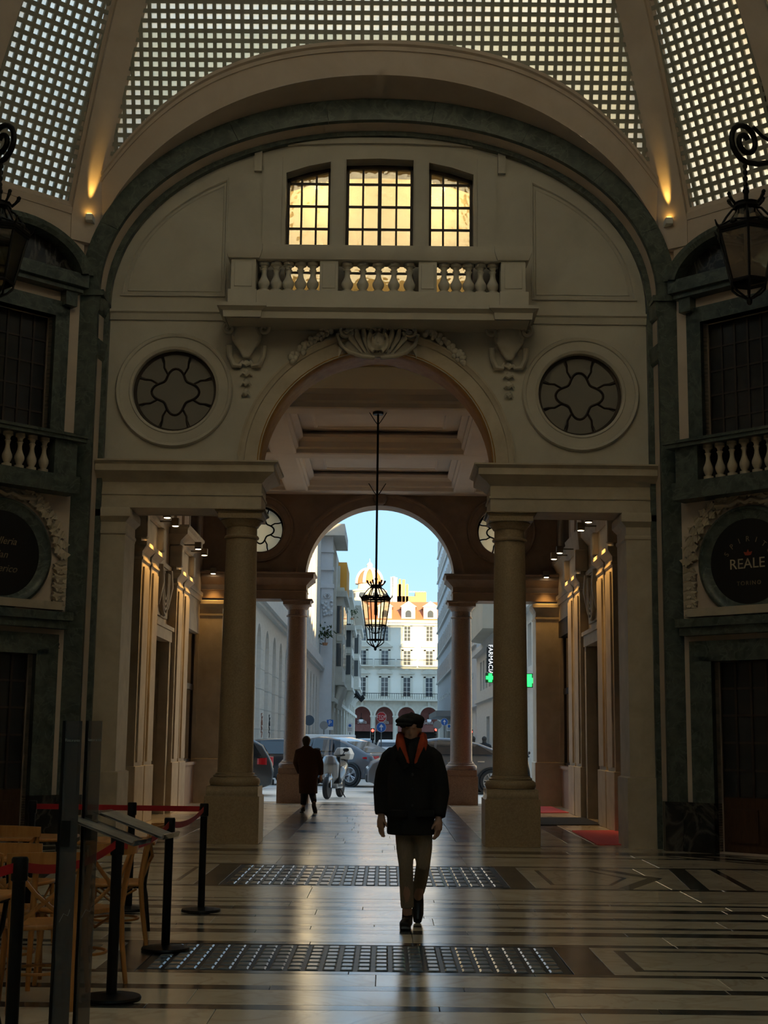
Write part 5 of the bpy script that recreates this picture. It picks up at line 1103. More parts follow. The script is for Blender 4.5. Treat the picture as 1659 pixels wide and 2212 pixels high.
for z in (5.0, 8.0, 11): G.box('shutter', 'shutter', (XR-.06, XR, 56, 57.4, z, z+2.2))
# pharmacy signs
M['lightbox'] = plain('dark_sign_box', (.03, .035, .04), .4); M['signlit'] = plain('white_lit_letters', (.9, .9, .9), .4, emit=(1, 1, 1), es=1.1); M['greenled'] = plain('green_led', (.05, .9, .15), .4, emit=(.02, 1, .12), es=2.6)
Ys = 76.
P1 = at(1060, 1398, Ys); P2 = at(1060, 1452, Ys); ps = thing('pharmacy_sign', 'dark vertical sign reading FARMACIA hung from the stone front', 'sign', (P1.x, Ys, P2.z))
hgt = P1.z-P2.z; m = MB(); m.box(-.22, .22, -.08, .08, 0, hgt); obj('sign_box', m, M['lightbox'], ps); text('lettering', 'FARMACIA', .34, facing((-.02, -.085, hgt/2), (0, -1, 0)) @ Matrix.Rotation(-pi/2, 4, 'Z'), M['signlit'], ps, .01)
m = MB(); m.box(.2, .8, -.03, .03, hgt*.8, hgt*.84); m.box(.2, .8, -.03, .03, hgt*.2, hgt*.24); obj('bracket', m, M['iron'], ps)
for (x, y, Y, r, lb) in ((1059, 1464, 74., .22, 'green lit pharmacy cross below the FARMACIA sign'), (1143, 1470, 57., .25, 'green lit pharmacy cross at the right edge of the street view')):
    p = at(x, y, Y); k = thing('pharmacy_cross', lb, 'sign', p); m = MB(); a = r*.42; m.xz([(-a, -r), (a, -r), (a, -a), (r, -a), (r, a), (a, a), (a, r), (-a, r), (-a, a), (-r, a), (-r, -a), (-a, -a)], -.05, .05); obj('cross', m, M['greenled'], k)
    m = MB(); m.box(-r*1.15, r*1.15, .05, .09, -r*1.15, r*1.15); obj('backplate', m, M['lightbox'], k); m = MB(); m.box(r*.5, XR-p.x+.02, .04, .08, -.03, .03); obj('bracket', m, M['iron'], k)
# ---- traffic signs, lights and lamps
M['pole'] = plain('galvanised_pole', (.30, .31, .32), .4, .7); M['sgblue'] = plain('sign_blue', (.015, .13, .50), .4); M['sgred'] = plain('sign_red_face', (.55, .02, .03), .4); M['sgdark'] = plain('faded_blue_sign', (.05, .075, .11), .5); M['sgback'] = plain('sign_grey_back', (.27, .28, .29), .5, .5); M['sgwhite'] = plain('sign_white', (.80, .80, .80), .4)
def pole(nm, lb, x, y, Y, top=None, cat='sign'):
    p = at(x, y, Y); t = thing(nm, lb, cat, (p.x, Y, 0)); m = MB(); m.tube([(0, .04, 0), (0, .04, (p.z if top is None else top))], .035, 8); obj('post', m, M['pole'], t); return t, p.z
def disc(t, z, r, mat, y=0., n=28, a0=0., nm='face', x=0.):
    m = MB(); m.xz([(x+r*cos(a0+2*pi*k/n), z+r*sin(a0+2*pi*k/n)) for k in range(n)], y-.012, y+.012); return obj(nm, m, M[mat], t)
def arrow(t, z, r, y):
    m = MB(); m.xz([(-.10*r, -.75*r+z), (.10*r, -.75*r+z), (.10*r, .05*r+z), (.42*r, -.05*r+z), (.42*r, .12*r+z), (0, .72*r+z), (-.42*r, .12*r+z), (-.42*r, -.05*r+z), (-.10*r, .05*r+z)], y-.006, y); obj('arrow', m, M['sgwhite'], t)
t, z = pole('road_sign', 'red octagonal STOP sign above a round blue arrow sign', 824, 1541, 84.); R_ = 10.7*84/FPX
z1 = at(824, 1549, 84.).z; z2 = at(824, 1571, 84.).z
disc(t, z1, R_*1.06, 'sgwhite', -.02, 8, pi/8, 'rim'); disc(t, z1, R_*.98, 'sgred', -.035, 8, pi/8); text('lettering', 'STOP', .245, facing((0, -.05, z1+.01), (0, -1, 0)), M['sgwhite'], t, .003); m = MB(); m.box(-.15, .15, -.055, -.045, z1-.14, z1-.11); obj('bar', m, M['sgwhite'], t)
disc(t, z2, R_*.98, 'sgwhite', -.02, nm='rim'); disc(t, z2, R_*.92, 'sgblue', -.035); arrow(t, z2, R_*.9, -.05)
t, z = pole('road_sign', 'blue square parking sign with a white letter P', 713, 1554, 80.); m = MB(); h = 7*80/FPX; zc = at(713, 1562, 80.).z; m.box(-h, h, -.03, -.01, zc-h, zc+h); obj('face', m, M['sgblue'], t); text('lettering', 'P', .36, facing((0, -.035, zc), (0, -1, 0)), M['sgwhite'], t, .003); m = MB(); m.box(-h, h, -.03, -.01, zc-h-.2, zc-h-.03); obj('subplate', m, M['sgwhite'], t)
for i, (x, y, w, h, lb) in enumerate(((756, 1572, 6.3, 10, 'white information sign right of the parking sign'), (970, 1572, 5.5, 7, 'small white information sign beside the right traffic light'))):
    t, z = pole('information_sign', lb, x, y-h, 88.); k = 88/FPX; zc = at(x, y, 88.).z; m = MB(); m.box(-w*k, w*k, -.03, -.01, zc-h*k, zc+h*k); obj('face', m, M['sgwhite'], t); m = MB(); m.lathe([(.09, -.002), (.09, .0)], 16, M=facing((0, -.033, zc+h*k*.45), (0, -1, 0))); obj('emblem', m, M['sgblue'], t)
    for q in range(3): m = MB(); m.box(-w*k*.7, w*k*.7, -.034, -.03, zc-h*k*(.1+.25*q)-.015, zc-h*k*(.1+.25*q)+.015); obj('text_line', m, M['sgback'], t)
for i, (x, y, r, Y, mt, lb) in enumerate(((668, 1556, 11, 66., 'sgdark', 'round dark blue sign turned away just right of the far left column'), (700, 1567, 9, 72., 'sgback', 'plain grey back of a round sign left of the parking sign'), (945, 1566, 9, 70., 'sgback', 'plain grey back of a round sign right of the man in the cap'))):
    t, z = pole('road_sign', lb, x, y-r, Y); disc(t, at(x, y, Y).z, r*Y/FPX, mt, -.02)
t, z = pole('road_sign', 'small round blue arrow sign left of the far right column', 960, 1552, 75.); zc = at(960, 1559.5, 75.).z; R_ = 7.5*75/FPX; disc(t, zc, R_*1.04, 'sgwhite', -.02, nm='rim'); disc(t, zc, R_*.97, 'sgblue', -.035); arrow(t, zc, R_*.9, -.05)
M['redlamp'] = plain('red_signal_lens', (1, .05, .03), .4, emit=(1, .06, .04), es=6); M['offlens'] = plain('dark_signal_lens', (.05, .05, .04), .3)
for x, y, Y, lb in ((805, 1578, 110., 'traffic light showing red left of the stop sign'), (942, 1576, 110., 'traffic light showing red right of the man in the cap'), (1017, 1581, 100., 'traffic light showing red right of the far right column')):
    p = at(x, y, Y); t = thing('traffic_light', lb, 'traffic light', (p.x, Y, 0)); m = MB(); m.tube([(0, .1, 0), (0, .1, p.z)], .05, 8); obj('post', m, M['iron'], t); m = MB(); m.box(-.15, .15, -.1, .1, p.z-.75, p.z+.17); obj('housing', m, M['black'], t, bevel=.02)
    for q in range(3): m = MB(); m.lathe([(.11, 0), (.11, .02), (.05, .04)], 16, M=facing((0, -.1, p.z-.28*q), (0, -1, 0))); obj('lens', m, M['redlamp' if q == 0 else 'offlens'], t, 60)
for x, lb in ((780, 'white globe street lantern in front of the left red arch'), (927, 'white globe street lantern in front of the right red arch')):
    p = at(x, 1556, YD-.9); t = thing('street_lantern', lb, 'lamp', (p.x, YD-.9, p.z)); m = MB(); m.ball((0, 0, 0), .42, 12, 8); obj('globe', m, M['sgwhite'], t, 60); m = MB(); m.tube([(0, 0, .4), (0, 0, 1.1), (.1, 0, 1.2)], .05, 6); obj('arm', m, M['iron'], t); m = MB(); m.lathe([(.5, .22), (.1, .5)], 12); obj('shade', m, M['iron'], t); m = MB(); m.tube([(0, 0, 1.1), (0, .4, 1.35), (0, .92, 1.2)], .05, 5); obj('wall_arm', m, M['iron'], t)
# ================================================================== VEHICLES
M['tyre'] = plain('tyre_rubber', (.012, .012, .013), .7); M['rim'] = plain('alloy_rim', (.45, .46, .48), .3, .9); M['carglass'] = plain('car_window', (.015, .018, .02), .04, 0, .9); M['chrome'] = plain('chrome_trim', (.7, .7, .72), .15, 1.)
M['tail'] = plain('tail_light', (.45, .01, .015), .15, 0, .6); M['taillit'] = plain('lit_tail_light', (.9, .05, .04), .3, emit=(1, .08, .05), es=3); M['head'] = plain('headlight_lens', (.75, .78, .80), .08, 0, .9); M['plate'] = plain('number_plate', (.72, .73, .75), .4); M['trim'] = plain('black_car_trim', (.015, .015, .016), .5)
def paint(n, c): return plain(n, c, .35, .25, .4, coat=.6)
P_SUV = [(-2.28, .30), (-2.30, .62), (-2.26, .82), (-2.20, .99), (-2.02, 1.06), (-1.55, 1.27), (-1.0, 1.47), (-.35, 1.60), (.15, 1.61), (.50, 1.56), (.95, 1.34), (1.38, 1.10), (1.85, 1.01), (2.15, .88), (2.28, .66), (2.27, .32), (1.9, .22), (-1.9, .22)]
P_HAT = [(-1.98, .30), (-2.02, .60), (-1.98, .88), (-1.90, 1.05), (-1.72, 1.36), (-1.45, 1.50), (-.6, 1.53), (.10, 1.50), (.45, 1.40), (.85, 1.16), (1.15, .98), (1.6, .90), (1.90, .78), (2.0, .58), (1.98, .30), (1.7, .20), (-1.7, .20)]
def inset(P, d):
    n = len(P); out = []
    for i in range(n):
        a, b, c = Vector(P[i-1]), Vector(P[i]), Vector(P[(i+1) % n]); e1 = (b-a).normalized(); e2 = (c-b).normalized(); n1 = Vector((e1.y, -e1.x)); n2 = Vector((e2.y, -e2.x)); m = n1+n2; m = m/max(m.dot(n1), .5); out.append(tuple(b+m*d))
    return out
def car(label, loc, rz, prof, w, mat, belt, axles, wr, glass, lit=False, rack=False, tails=((.78, .98),), group=None, sc=1.):
    t = thing('car', label, 'car', loc, rz, group); zb = belt; L = max(p[0] for p in prof); top = max(p[1] for p in prof)
    def hw(x, z):
        f = 1-.10*(abs(x)/2.3)**6; 
        return w/2*f*(1-.26*max(0, (z-zb)/(top-zb)) if z > zb else 1-.06*max(0, (.5-z)/.5))
    m = MB(); R = []
    for k, d in ((-1, .07), (-.975, .025), (-.9, 0), (-.5, -.0), (0, -.005), (.5, 0), (.9, 0), (.975, .025), (1, .07)):
        q = inset(prof, d); R.append([(x, k*hw(x, z), z) for x, z in q])
    m.rings(R); body = obj('body', m, mat, t, 50)
    for s in (-1, 1):
        for poly in glass['side']:
            m = MB(); m.poly(poly, lambda u, v: (u, s*(hw(u, v)*.985+.0), v), lambda u, v: (u, s*(hw(u, v)*.985+.014), v)); obj('side_window', m, M['carglass'], t)
        for ax in axles:
            m = MB(); m.lathe([(wr*1.17, -.08), (wr*1.17, .012), (wr*1.02, .018), (wr*1.0, -.06)], 28, M=Matrix.Translation((ax, s*(w/2-.015), wr)) @ Matrix.Rotation(-s*pi/2, 4, 'X')); obj('wheel_arch', m, M['trim'], t, 40)
            Mw = Matrix.Translation((ax, s*(w/2-.09), wr)) @ Matrix.Rotation(-s*pi/2, 4, 'X')
            m = MB(); m.lathe([(wr*.66, -.10), (wr*.92, -.11), (wr, -.07), (wr, .07), (wr*.93, .105), (wr*.70, .10), (wr*.66, .02)], 28, M=Mw); wh = obj('wheel', m, M['tyre'], t, 50)
            m = MB(); m.lathe([(wr*.70, .03), (wr*.70, .098), (wr*.64, .10), (wr*.62, .03)], 28, M=Mw)
            for q in range(5):
                for e in (-.09, .09): 
                    a = 2*pi*q/5+e; a2 = 2*pi*q/5+e*2.2; m.tube([Mw @ Vector((wr*.1*cos(a), wr*.1*sin(a), .085)), Mw @ Vector((wr*.66*cos(a2), wr*.66*sin(a2), .092))], .016, 5)
            m.lathe([(wr*.16, .06), (wr*.14, .10), (.01, .105)], 12, M=Mw); obj('rim', m, M['rim'], wh, 50)
            m = MB(); m.lathe([(wr*.64, -.02), (wr*.64, .02)], 24, M=Mw); obj('rim_shadow', m, M['trim'], wh)
        m = MB(); m.ball((glass['mirror'][0], s*(w/2+.06), glass['mirror'][1]), .11, 10, 6, (.7, 1, .75)); obj('mirror', m, mat, t, 60)
        for z0, z1 in tails:
            x = min(p[0] for p in prof); m = MB(); R = []
            for k in range(5):
                q = k/4; xx = x+.03+.42*q**1.6; y = hw(x+.1, (z0+z1)/2)*(.62+.40*min(1, q*1.6)); R.append([(xx-.03, s*(y+.012), z0+.04*q), (xx-.03, s*(y+.012), z1-.05*q), (xx+.05, s*(y-.06), z1-.05*q), (xx+.05, s*(y-.06), z0+.04*q)])
            m.rings(R); obj('tail_light', m, M['taillit' if lit else 'tail'], t, 40)
        m = MB(); m.ball((L-.16, s*w*.36, .70), .13, 12, 8, (1.3, 1.1, .55)); obj('headlight', m, M['head'], t, 60)
        m = MB(); m.box(-.25, -.05, s*(w/2)-.01, s*(w/2)+.02, zb-.14, zb-.11); m.box(-1.15, -.95, s*(w/2)-.01, s*(w/2)+.02, zb-.14, zb-.11); obj('door_handle', m, M['chrome'], t)
    for nm, (x0, z0), (x1, z1) in glass['ends']:
        m = MB(); n = Vector((z1-z0, 0, -(x1-x0))).normalized(); n = n if n.z > 0 else -n
        P = [Vector((x, s*(hw(x, z)*.90-.03), z))+n*.008 for (x, z), sgn in (((x0, z0), 1), ((x1, z1), -1)) for s in ((-1, 1) if sgn > 0 else (1, -1))]
        m.add(P+[p-n*.03 for p in P], [(0, 1, 2, 3), (7, 6, 5, 4), (0, 1, 5, 4), (1, 2, 6, 5), (2, 3, 7, 6), (3, 0, 4, 7)]); obj(nm, m, M['carglass'], t)
    x = min(p[0] for p in prof); m = MB(); m.box(x-.03, x+.02, -.26, .26, .62, .73); obj('number_plate', m, M['plate'], t)
    m = MB(); m.box(x-.025, x+.10, -w*.40, w*.40, .28, .44); obj('rear_valance', m, M['trim'], t, bevel=.02); m = MB(); m.box(L-.10, L+.025, -w*.36, w*.36, .30, .52); m.box(L-.10, L+.03, -.26, .26, .40, .51); obj('grille', m, M['trim'], t, bevel=.02)
    if rack:
        m = MB()
        for s in (-1, 1): m.tube([(-1.35, s*hw(-1.2, top)*.92, top-.05), (-1.2, s*hw(-1, top)*.92, top+.02), (.1, s*hw(0, top)*.92, top+.02), (.3, s*hw(0, top)*.92, top-.06)], .02, 6)
        obj('roof_rails', m, M['chrome'], t, 60)
    t.scale = (sc, sc, sc); return t
G_SUV = dict(side=[[(-1.45, 1.14), (-.70, 1.14), (-.62, 1.50), (-.95, 1.43)], [(-.62, 1.14), (.28, 1.14), (.22, 1.54), (-.54, 1.52)], [(.36, 1.14), (1.12, 1.14), (.62, 1.45), (.30, 1.53)]], ends=[('rear_window', (-1.95, 1.10), (-1.06, 1.46)), ('windscreen', (1.32, 1.13), (.58, 1.54))], mirror=(1.02, 1.16))
G_HAT = dict(side=[[(-1.70, 1.02), (-.95, 1.02), (-.92, 1.42), (-1.45, 1.42)], [(-.86, 1.02), (.02, 1.02), (-.02, 1.44), (-.84, 1.44)], [(.10, 1.02), (.80, 1.02), (.42, 1.36), (.06, 1.43)]], ends=[('rear_window', (-1.90, 1.07), (-1.73, 1.35)), ('windscreen', (1.05, 1.03), (.50, 1.38))], mirror=(.80, 1.04))
# heading: rz turns the nose (local +x); rz=pi -> nose to the left of the picture
p = fl(770, 1697); car('dark grey coupe-roofed SUV seen from behind at a slant', (p.x-.85, p.y+1.3, 0), radians(180-34), P_SUV, 1.87, paint('grey_car_paint', (.085, .09, .105)), 1.06, (-1.38, 1.42), .36, G_SUV, tails=((.86, 1.0),))
p = fl(1000, 1716); car('dark grey car parked broadside behind the far right column, nose to the left', (1.72, 42.2, 0), radians(182), P_SUV, 1.85, paint('dark_grey_car_paint', (.11, .11, .12)), 1.06, (-1.36, 1.40), .36, G_SUV, sc=1.0)
car('dark grey estate car with red tail light at the left edge of the street view', (-5.15, 39.0, 0), radians(180+8), P_HAT, 1.74, paint('slate_car_paint', (.06, .065, .07)), .98, (-1.25, 1.25), .32, G_HAT, rack=True, tails=((.80, 1.05),))
car('red car parked behind the dark estate car on the left', (-5.75, 44.2, 0), radians(184), P_HAT, 1.72, paint('red_car_paint', (.40, .012, .02)), .98, (-1.25, 1.25), .32, G_HAT)
car('black car whose bonnet shows left of the far left column', (-4.4, 49.3, 0), radians(185), P_HAT, 1.74, paint('black_car_paint', (.02, .021, .025)), .98, (-1.25, 1.25), .32, G_HAT)
p = fl(835, 1624); car('small white car driving away with lit red tail lights', (p.x+.05, 96., 0), radians(90), P_HAT, 1.74, paint('white_car_paint', (.75, .75, .74)), .98, (-1.25, 1.25), .32, G_HAT, lit=True)
car('dark car driving away far down the street beyond the grey SUV', (at(788, 1600, 118.).x, 118., 0), radians(90), P_SUV, 1.85, paint('dark_blue_car_paint', (.03, .035, .05)), 1.06, (-1.36, 1.4), .36, G_SUV)
car('pale blue car parked far down the street on the right', (at(985, 1605, 84.).x, 84., 0), radians(92), P_HAT, 1.74, paint('blue_car_paint', (.10, .25, .45)), .98, (-1.25, 1.25), .32, G_HAT)
# long pale box trailer standing across the street
p = at(716, 1597, 62.); tr = thing('box_trailer', 'long pale grey box trailer behind the grey SUV', 'trailer', (p.x, 62., 0))
m = MB(); m.box(-1.15, 1.05, -.9, .9, .5, zz(1588, 62.)); obj('box', m, M['sgwhite'], tr, bevel=.04); m = MB(); m.box(-1.0, .9, -.8, .8, .35, .5); obj('chassis', m, M['trim'], tr)
for x in (-.6, .5):
    for s in (-1, 1): m = MB(); m.lathe([(.30, -.09), (.32, -.05), (.32, .05), (.30, .09)], 18, M=Matrix.Translation((x, s*.8, .32)) @ Matrix.Rotation(pi/2, 4, 'X')); obj('wheel', m, M['tyre'], tr, 50)
m = MB(); m.lathe([(.12, 0), (.12, .02)], 16, M=facing((.78, -.91, 1.3), (0, -1, 0))); obj('round_mark', m, M['brass'], tr)
# scooter, front wheel towards the viewer, white top box
M['scgrey'] = plain('silver_scooter_paint', (.24, .245, .25), .28, .5, .5, coat=1.); M['seat'] = plain('black_seat_vinyl', (.012, .012, .012), .5); M['screen'] = glass('tinted_windscreen', (.55, .58, .62), .02, .85, .8)
def scooter(label, loc, rz, col, box='white', sc=1.):
    t = thing('scooter', label, 'scooter', loc, rz)                # nose along +x
    for x, nm in ((.68, 'front_wheel'), (-.62, 'rear_wheel')):
        Mw = Matrix.Translation((x, 0, .27)) @ Matrix.Rotation(pi/2, 4, 'X'); m = MB(); m.lathe([(.17, -.05), (.24, -.06), (.27, -.03), (.27, .03), (.24, .06), (.17, .05)], 24, M=Mw); w_ = obj(nm, m, M['tyre'], t, 50)
        m = MB(); m.lathe([(.18, -.03), (.18, .03)], 20, M=Mw); 
        obj('rim', m, M['rim'], w_)
    m = MB(); m.tube([(-.95, 0, .80), (-.7, 0, .74), (-.35, 0, .62), (-.15, 0, .42)], [.10, .19, .22, .16], 12, sy=1.); m.box(-.25, .35, -.17, .17, .24, .36); m.tube([(.22, 0, .34), (.36, 0, .55), (.42, 0, .85), (.40, 0, 1.02)], [.14, .24, .24, .16], 12); m.tube([(.36, 0, .5), (.62, 0, .48), (.80, 0, .42)], [.10, .11, .08], 8); bake(m, 'body', col, .022, 3, t)
    m = MB(); m.tube([(-.85, 0, .86), (-.5, 0, .82), (-.15, 0, .76)], [.11, .17, .13], 10, sy=.5); obj('seat', m, M['seat'], t, 60)
    m = MB(); m.box(.36, .44, -.25, .25, .36, 1.02); obj('leg_shield', m, M['seat'], t, bevel=.03)
    m = MB(); m.tube([(.30, -.34, 1.05), (.34, -.15, 1.02), (.34, .15, 1.02), (.30, .34, 1.05)], .022, 8); obj('handlebar', m, M['seat'], t, 60)
    for s in (-1, 1): m = MB(); m.ball((.30, s*.36, 1.17), .06, 8, 6, (.4, 1.3, .8)); m.tube([(.32, s*.28, 1.04), (.30, s*.34, 1.16)], .01, 5); obj('mirror', m, M['seat'], t, 60)
    m = MB(); R = [[(.44-.10*k/4+.015*0-abs(y)*.25, y, 1.00+.42*k/4) for y in [(-.24+.48*q/6)*(1-.12*k/4) for q in range(7)]] for k in range(5)]; m.rings(R, closed=False, cap=False); obj('windscreen', m, M['screen'], t, 60)
    m = MB(); m.ball((.50, 0, .90), .10, 12, 8, (.6, 1.2, .8)); obj('headlight', m, M['head'], t, 60)
    m = MB(); m.tube([(.44, .0, .95), (.62, .07, .5), (.68, .08, .27)], .03, 8); obj('fork', m, M['chrome'], t, 60); m = MB(); m.tube([(-.2, -.18, .25), (-.6, -.20, .26), (-.95, -.20, .34)], [.03, .06, .055], 8); obj('exhaust', m, M['chrome'], t, 60)
    m = MB(); m.ball((-.96, 0, .78), .06, 8, 6, (.5, 1.6, .7)); obj('tail_light', m, M['tail'], t, 60)
    if box: m = MB(); m.taper(-.98, 0, .92, 1.06, .20, .19, .23, .22); m.taper(-.98, 0, 1.06, 1.22, .23, .22, .17, .15); obj('top_box', m, M['white'], t, bevel=.03); m = MB(); m.box(-1.05, -.8, -.08, .08, .84, .92); obj('luggage_rack', m, M['iron'], t)
    m = MB(); m.tube([(-.05, .12, .26), (-.10, .26, .02)], .014, 6); obj('side_stand', m, M['iron'], t); t.scale = (sc, sc, sc); return t
p = fl(706, 1726); scooter('silver and black scooter with a white top box parked beside the far left column', (p.x+.16, p.y+.62, 0), radians(258), M['scgrey'], sc=1.08)
p = fl(1040, 1660); scooter('dark scooter half hidden at the right edge of the street view', (at(1141, 1650, 46.).x+.15, 46., 0), radians(200), M['black'], box=None)
# ================================================================== PEOPLE
M['skin'] = stone('skin', (.36, .20, .14), (.42, .25, .18), 6, .55, .03); M['coat_black'] = stone('black_wool_coat', (.006, .006, .0065), (.011, .0105, .010), 40, .9, .1); M['trouser'] = stone('taupe_corduroy', (.19, .15, .105), (.26, .205, .145), 30, .9, .1, aniso=(6, 6, 1)); M['shoe'] = plain('black_leather_shoe', (.010, .009, .009), .35); M['scarf'] = stone('orange_red_scarf', (.30, .032, .014), (.38, .055, .018), 14, .9, .2)
M['hair'] = stone('dark_hair', (.02, .014, .010), (.045, .03, .02), 40, .6, .2); M['coat_brown'] = stone('rust_brown_wool_coat', (.03, .013, .007), (.05, .022, .010), 40, .9, .1); M['trouser_dark'] = plain('dark_trousers', (.018, .017, .018), .9); M['jacket_white'] = plain('white_padded_jacket', (.75, .74, .72), .7); M['cap'] = stone('black_flat_cap', (.010, .010, .011), (.02, .02, .02), 60, .95, .1)
def hand(m, w, d, f, side, curl=.5, s=1.):       # w wrist, d pointing direction, f where the palm's back-front axis points, side = thumb side
    w = Vector(w); d = Vector(d).normalized(); f = Vector(f).normalized(); a = Vector(side).normalized()
    pc = w+d*.05*s; m.tube([w-d*.01, w+d*.03*s, w+d*.085*s], [.027*s, .036*s, .034*s], 8)
    for i, (o, l) in enumerate(((.026, .068), (.009, .078), (-.009, .073), (-.026, .056))):
        k = w+d*.085*s+a*o*s; p1 = k+(d*cos(curl*.5)+f*sin(curl*.5))*l*.5*s; p2 = p1+(d*cos(curl*1.3)+f*sin(curl*1.3))*l*.32*s; p3 = p2+(d*cos(curl*2)+f*sin(curl*2))*l*.25*s
        m.tube([k-d*.02*s, k, p1, p2, p3], [.0105*s, .0102*s, .0095*s, .0088*s, .0075*s], 6)
    t0 = w+d*.025*s+a*.025*s; t1 = t0+(d*.6+a*.75+f*.2).normalized()*.04*s; t2 = t1+(d*.9+a*.25+f*.3).normalized()*.035*s; m.tube([w+d*.01*s, t0, t1, t2], [.016*s, .014*s, .0115*s, .009*s], 6)
def head(m, c, f, s=1.):                          # c centre of the skull, f facing
    c = Vector(c); f = Vector(f).normalized(); r = f.cross(Vector((0, 0, 1))).normalized(); Mx = Matrix(((r.x, f.x, 0), (r.y, f.y, 0), (r.z, f.z, 1)))
    def B(p, rad, sc): m.ball(c+Mx @ (Vector(p)*s), rad*s, 14, 10, sc, Mx.to_4x4())
    B((0, -.01, .02), .098, (.80, 1.0, 1.08)); B((0, .035, -.055), .068, (.86, .95, 1.1)); B((0, .055, -.10), .036, (1.05, .9, .7)); B((0, .108, -.035), .017, (.8, 1.1, 1.5)); B((0, .098, .0), .012, (.8, 1, 1.8))
    for e in (-1, 1): B((e*.033, .083, .012), .014, (1.2, .7, .8)); B((e*.036, .088, .030), .014, (1.5, .6, .5)); B((e*.080, -.005, -.02), .026, (.35, .7, 1.2))
    B((0, .092, -.072), .014, (1.7, .7, .4)); B((0, .090, -.083), .013, (1.5, .7, .45))
def limb(m, P, R, seg=10): m.tube([Vector(p) for p in P], R, seg)
# ---- man in a flat cap walking towards the viewer
PY = 11.97; b0 = fl(879, 2004)
def J(x, y, d=0.): p = at(x, y, b0.y+d); return p-Vector((b0.x, b0.y, 0))
man = thing('person', 'man in a black flat cap, dark coat and red scarf walking towards the viewer', 'person', (b0.x, b0.y, 0))
fwd = Vector((-.12, -1, 0)).normalized()
hd = J(889, 1574, 0.); nk = J(889, 1604); ch = J(887, 1660); pv = J(889, 1790)
shL, shR = J(845, 1638), J(934, 1638); elL, elR = J(824, 1706, .06), J(953, 1712, -.03); wrL, wrR = J(824, 1764, .0), J(947, 1770, -.10)
hpL, hpR = J(874, 1800), J(915, 1800); knL, knR = J(877, 1872, -.06), J(914, 1868, -.02); akL, akR = J(880, 1972, .03), J(903, 1938, .34)
akL.z = .10
m = MB(); head(m, hd, fwd); limb(m, [hd+Vector((0, .01, -.06)), nk, nk+Vector((0, .01, -.06))], [.052, .058, .075])
m.tube([nk+Vector((0, 0, -.03)), ch, (ch+pv)/2, pv], [.09, .155, .15, .15], 12, sy=.75)
for sh, el, wr in ((shL, elL, wrL), (shR, elR, wrR)): limb(m, [ch*.4+sh*.6, sh, el, wr], [.07, .062, .046, .03])
for hp, kn, ak in ((hpL, knL, akL), (hpR, knR, akR)): limb(m, [pv*.5+hp*.5, hp, kn, ak], [.08, .070, .050, .040])
hand(m, wrL, (-.02, -.05, -1), (.3, -.6, 0), (.55, -.7, 0), .45, 1.08); hand(m, wrR, (-.05, -.1, -1), (-.4, -.4, 0), (-.6, -.7, 0), .5, 1.08)
bake(m, 'body', M['skin'], .0085, 2, man)
def loft(m, rows, n=24, p=2.3):                   # rows: (centre, half width x, half depth y)
    R = []
    for c, a, b in rows:
        q = []
        for k in range(n):
            t = 2*pi*k/n; cx, sx = cos(t), sin(t); q.append(Vector(c)+Vector((a*(1 if cx > 0 else -1)*abs(cx)**(2/p), b*(1 if sx > 0 else -1)*abs(sx)**(2/p), 0)))
        R.append(q)
    m.rings(R)
m = MB(); W_ = lambda x0, x1, y: (J((x0+x1)/2, y), (J(x1, y).x-J(x0, y).x)/2)
rows = []
for x0, x1, y, d in ((866, 912, 1592, .085), (857, 922, 1604, .11), (846, 934, 1616, .13), (836, 943, 1632, .15), (836, 940, 1680, .165), (837, 936, 1720, .17), (836, 938, 1765, .18), (835, 940, 1802, .185)): c, a = W_(x0, x1, y); rows.append((c, a, d))
loft(m, rows)
limb(m, [shL*.75+ch*.25+Vector((0, 0, .06)), shL+Vector((.0, 0, .0)), (shL+elL)/2+Vector((-.012, .02, 0)), elL, wrL+Vector((0, 0, .02))], [.085, .092, .085, .074, .060]); limb(m, [shR*.75+ch*.25+Vector((0, 0, .06)), shR, (shR+elR)/2+Vector((.012, 0, 0)), elR, wrR+Vector((0, 0, .02))], [.085, .092, .085, .074, .060])
bake(m, 'coat', M['coat_black'], .013, 3, man)
for s in (-1, 1):                                 # lapels, pocket flaps, buttons
    m = MB(); m.poly([(J(889+s*4, 1655).x, J(889, 1655).z), (J(889+s*26, 1612).x, J(889, 1612).z), (J(889+s*36, 1640).x, J(889, 1640).z), (J(889+s*18, 1662).x, J(889, 1662).z)][::s], lambda u, v: (u, -.155-.012*0, v), lambda u, v: (u, -.175, v)); obj('lapel', m, M['coat_black'], man, bevel=.006)
    m = MB(); c = J(889+s*28, 1755); m.box(c.x-.075, c.x+.075, -.195, -.17, c.z-.03, c.z+.03); obj('pocket_flap', m, M['coat_black'], man, bevel=.006)
for y in (1672, 1704, 1738): m = MB(); c = J(890, y); m.ball((c.x, -.178, c.z), .013, 8, 6, (1, .5, 1)); obj('button', m, M['shoe'], man, 60)
m = MB()
for s in (-1, 1): limb(m, [nk+Vector((s*.01, .085, .06)), nk+Vector((s*.095, .03, .05)), nk+Vector((s*.095, -.07, -.0)), J(889+s*20, 1622)+Vector((0, -.135, 0)), J(889+s*8, 1650)+Vector((0, -.16, 0))], [.034, .042, .046, .040, .020], 8)
bake(m, 'scarf', M['scarf'], .010, 2, man)
m = MB(); m.tube([nk+Vector((0, -.02, .02)), J(888, 1622)+Vector((0, -.12, 0)), J(888, 1650)+Vector((0, -.145, 0))], [.05, .05, .02], 10); obj('jumper', m, M['coat_black'], man, 60)
m = MB()
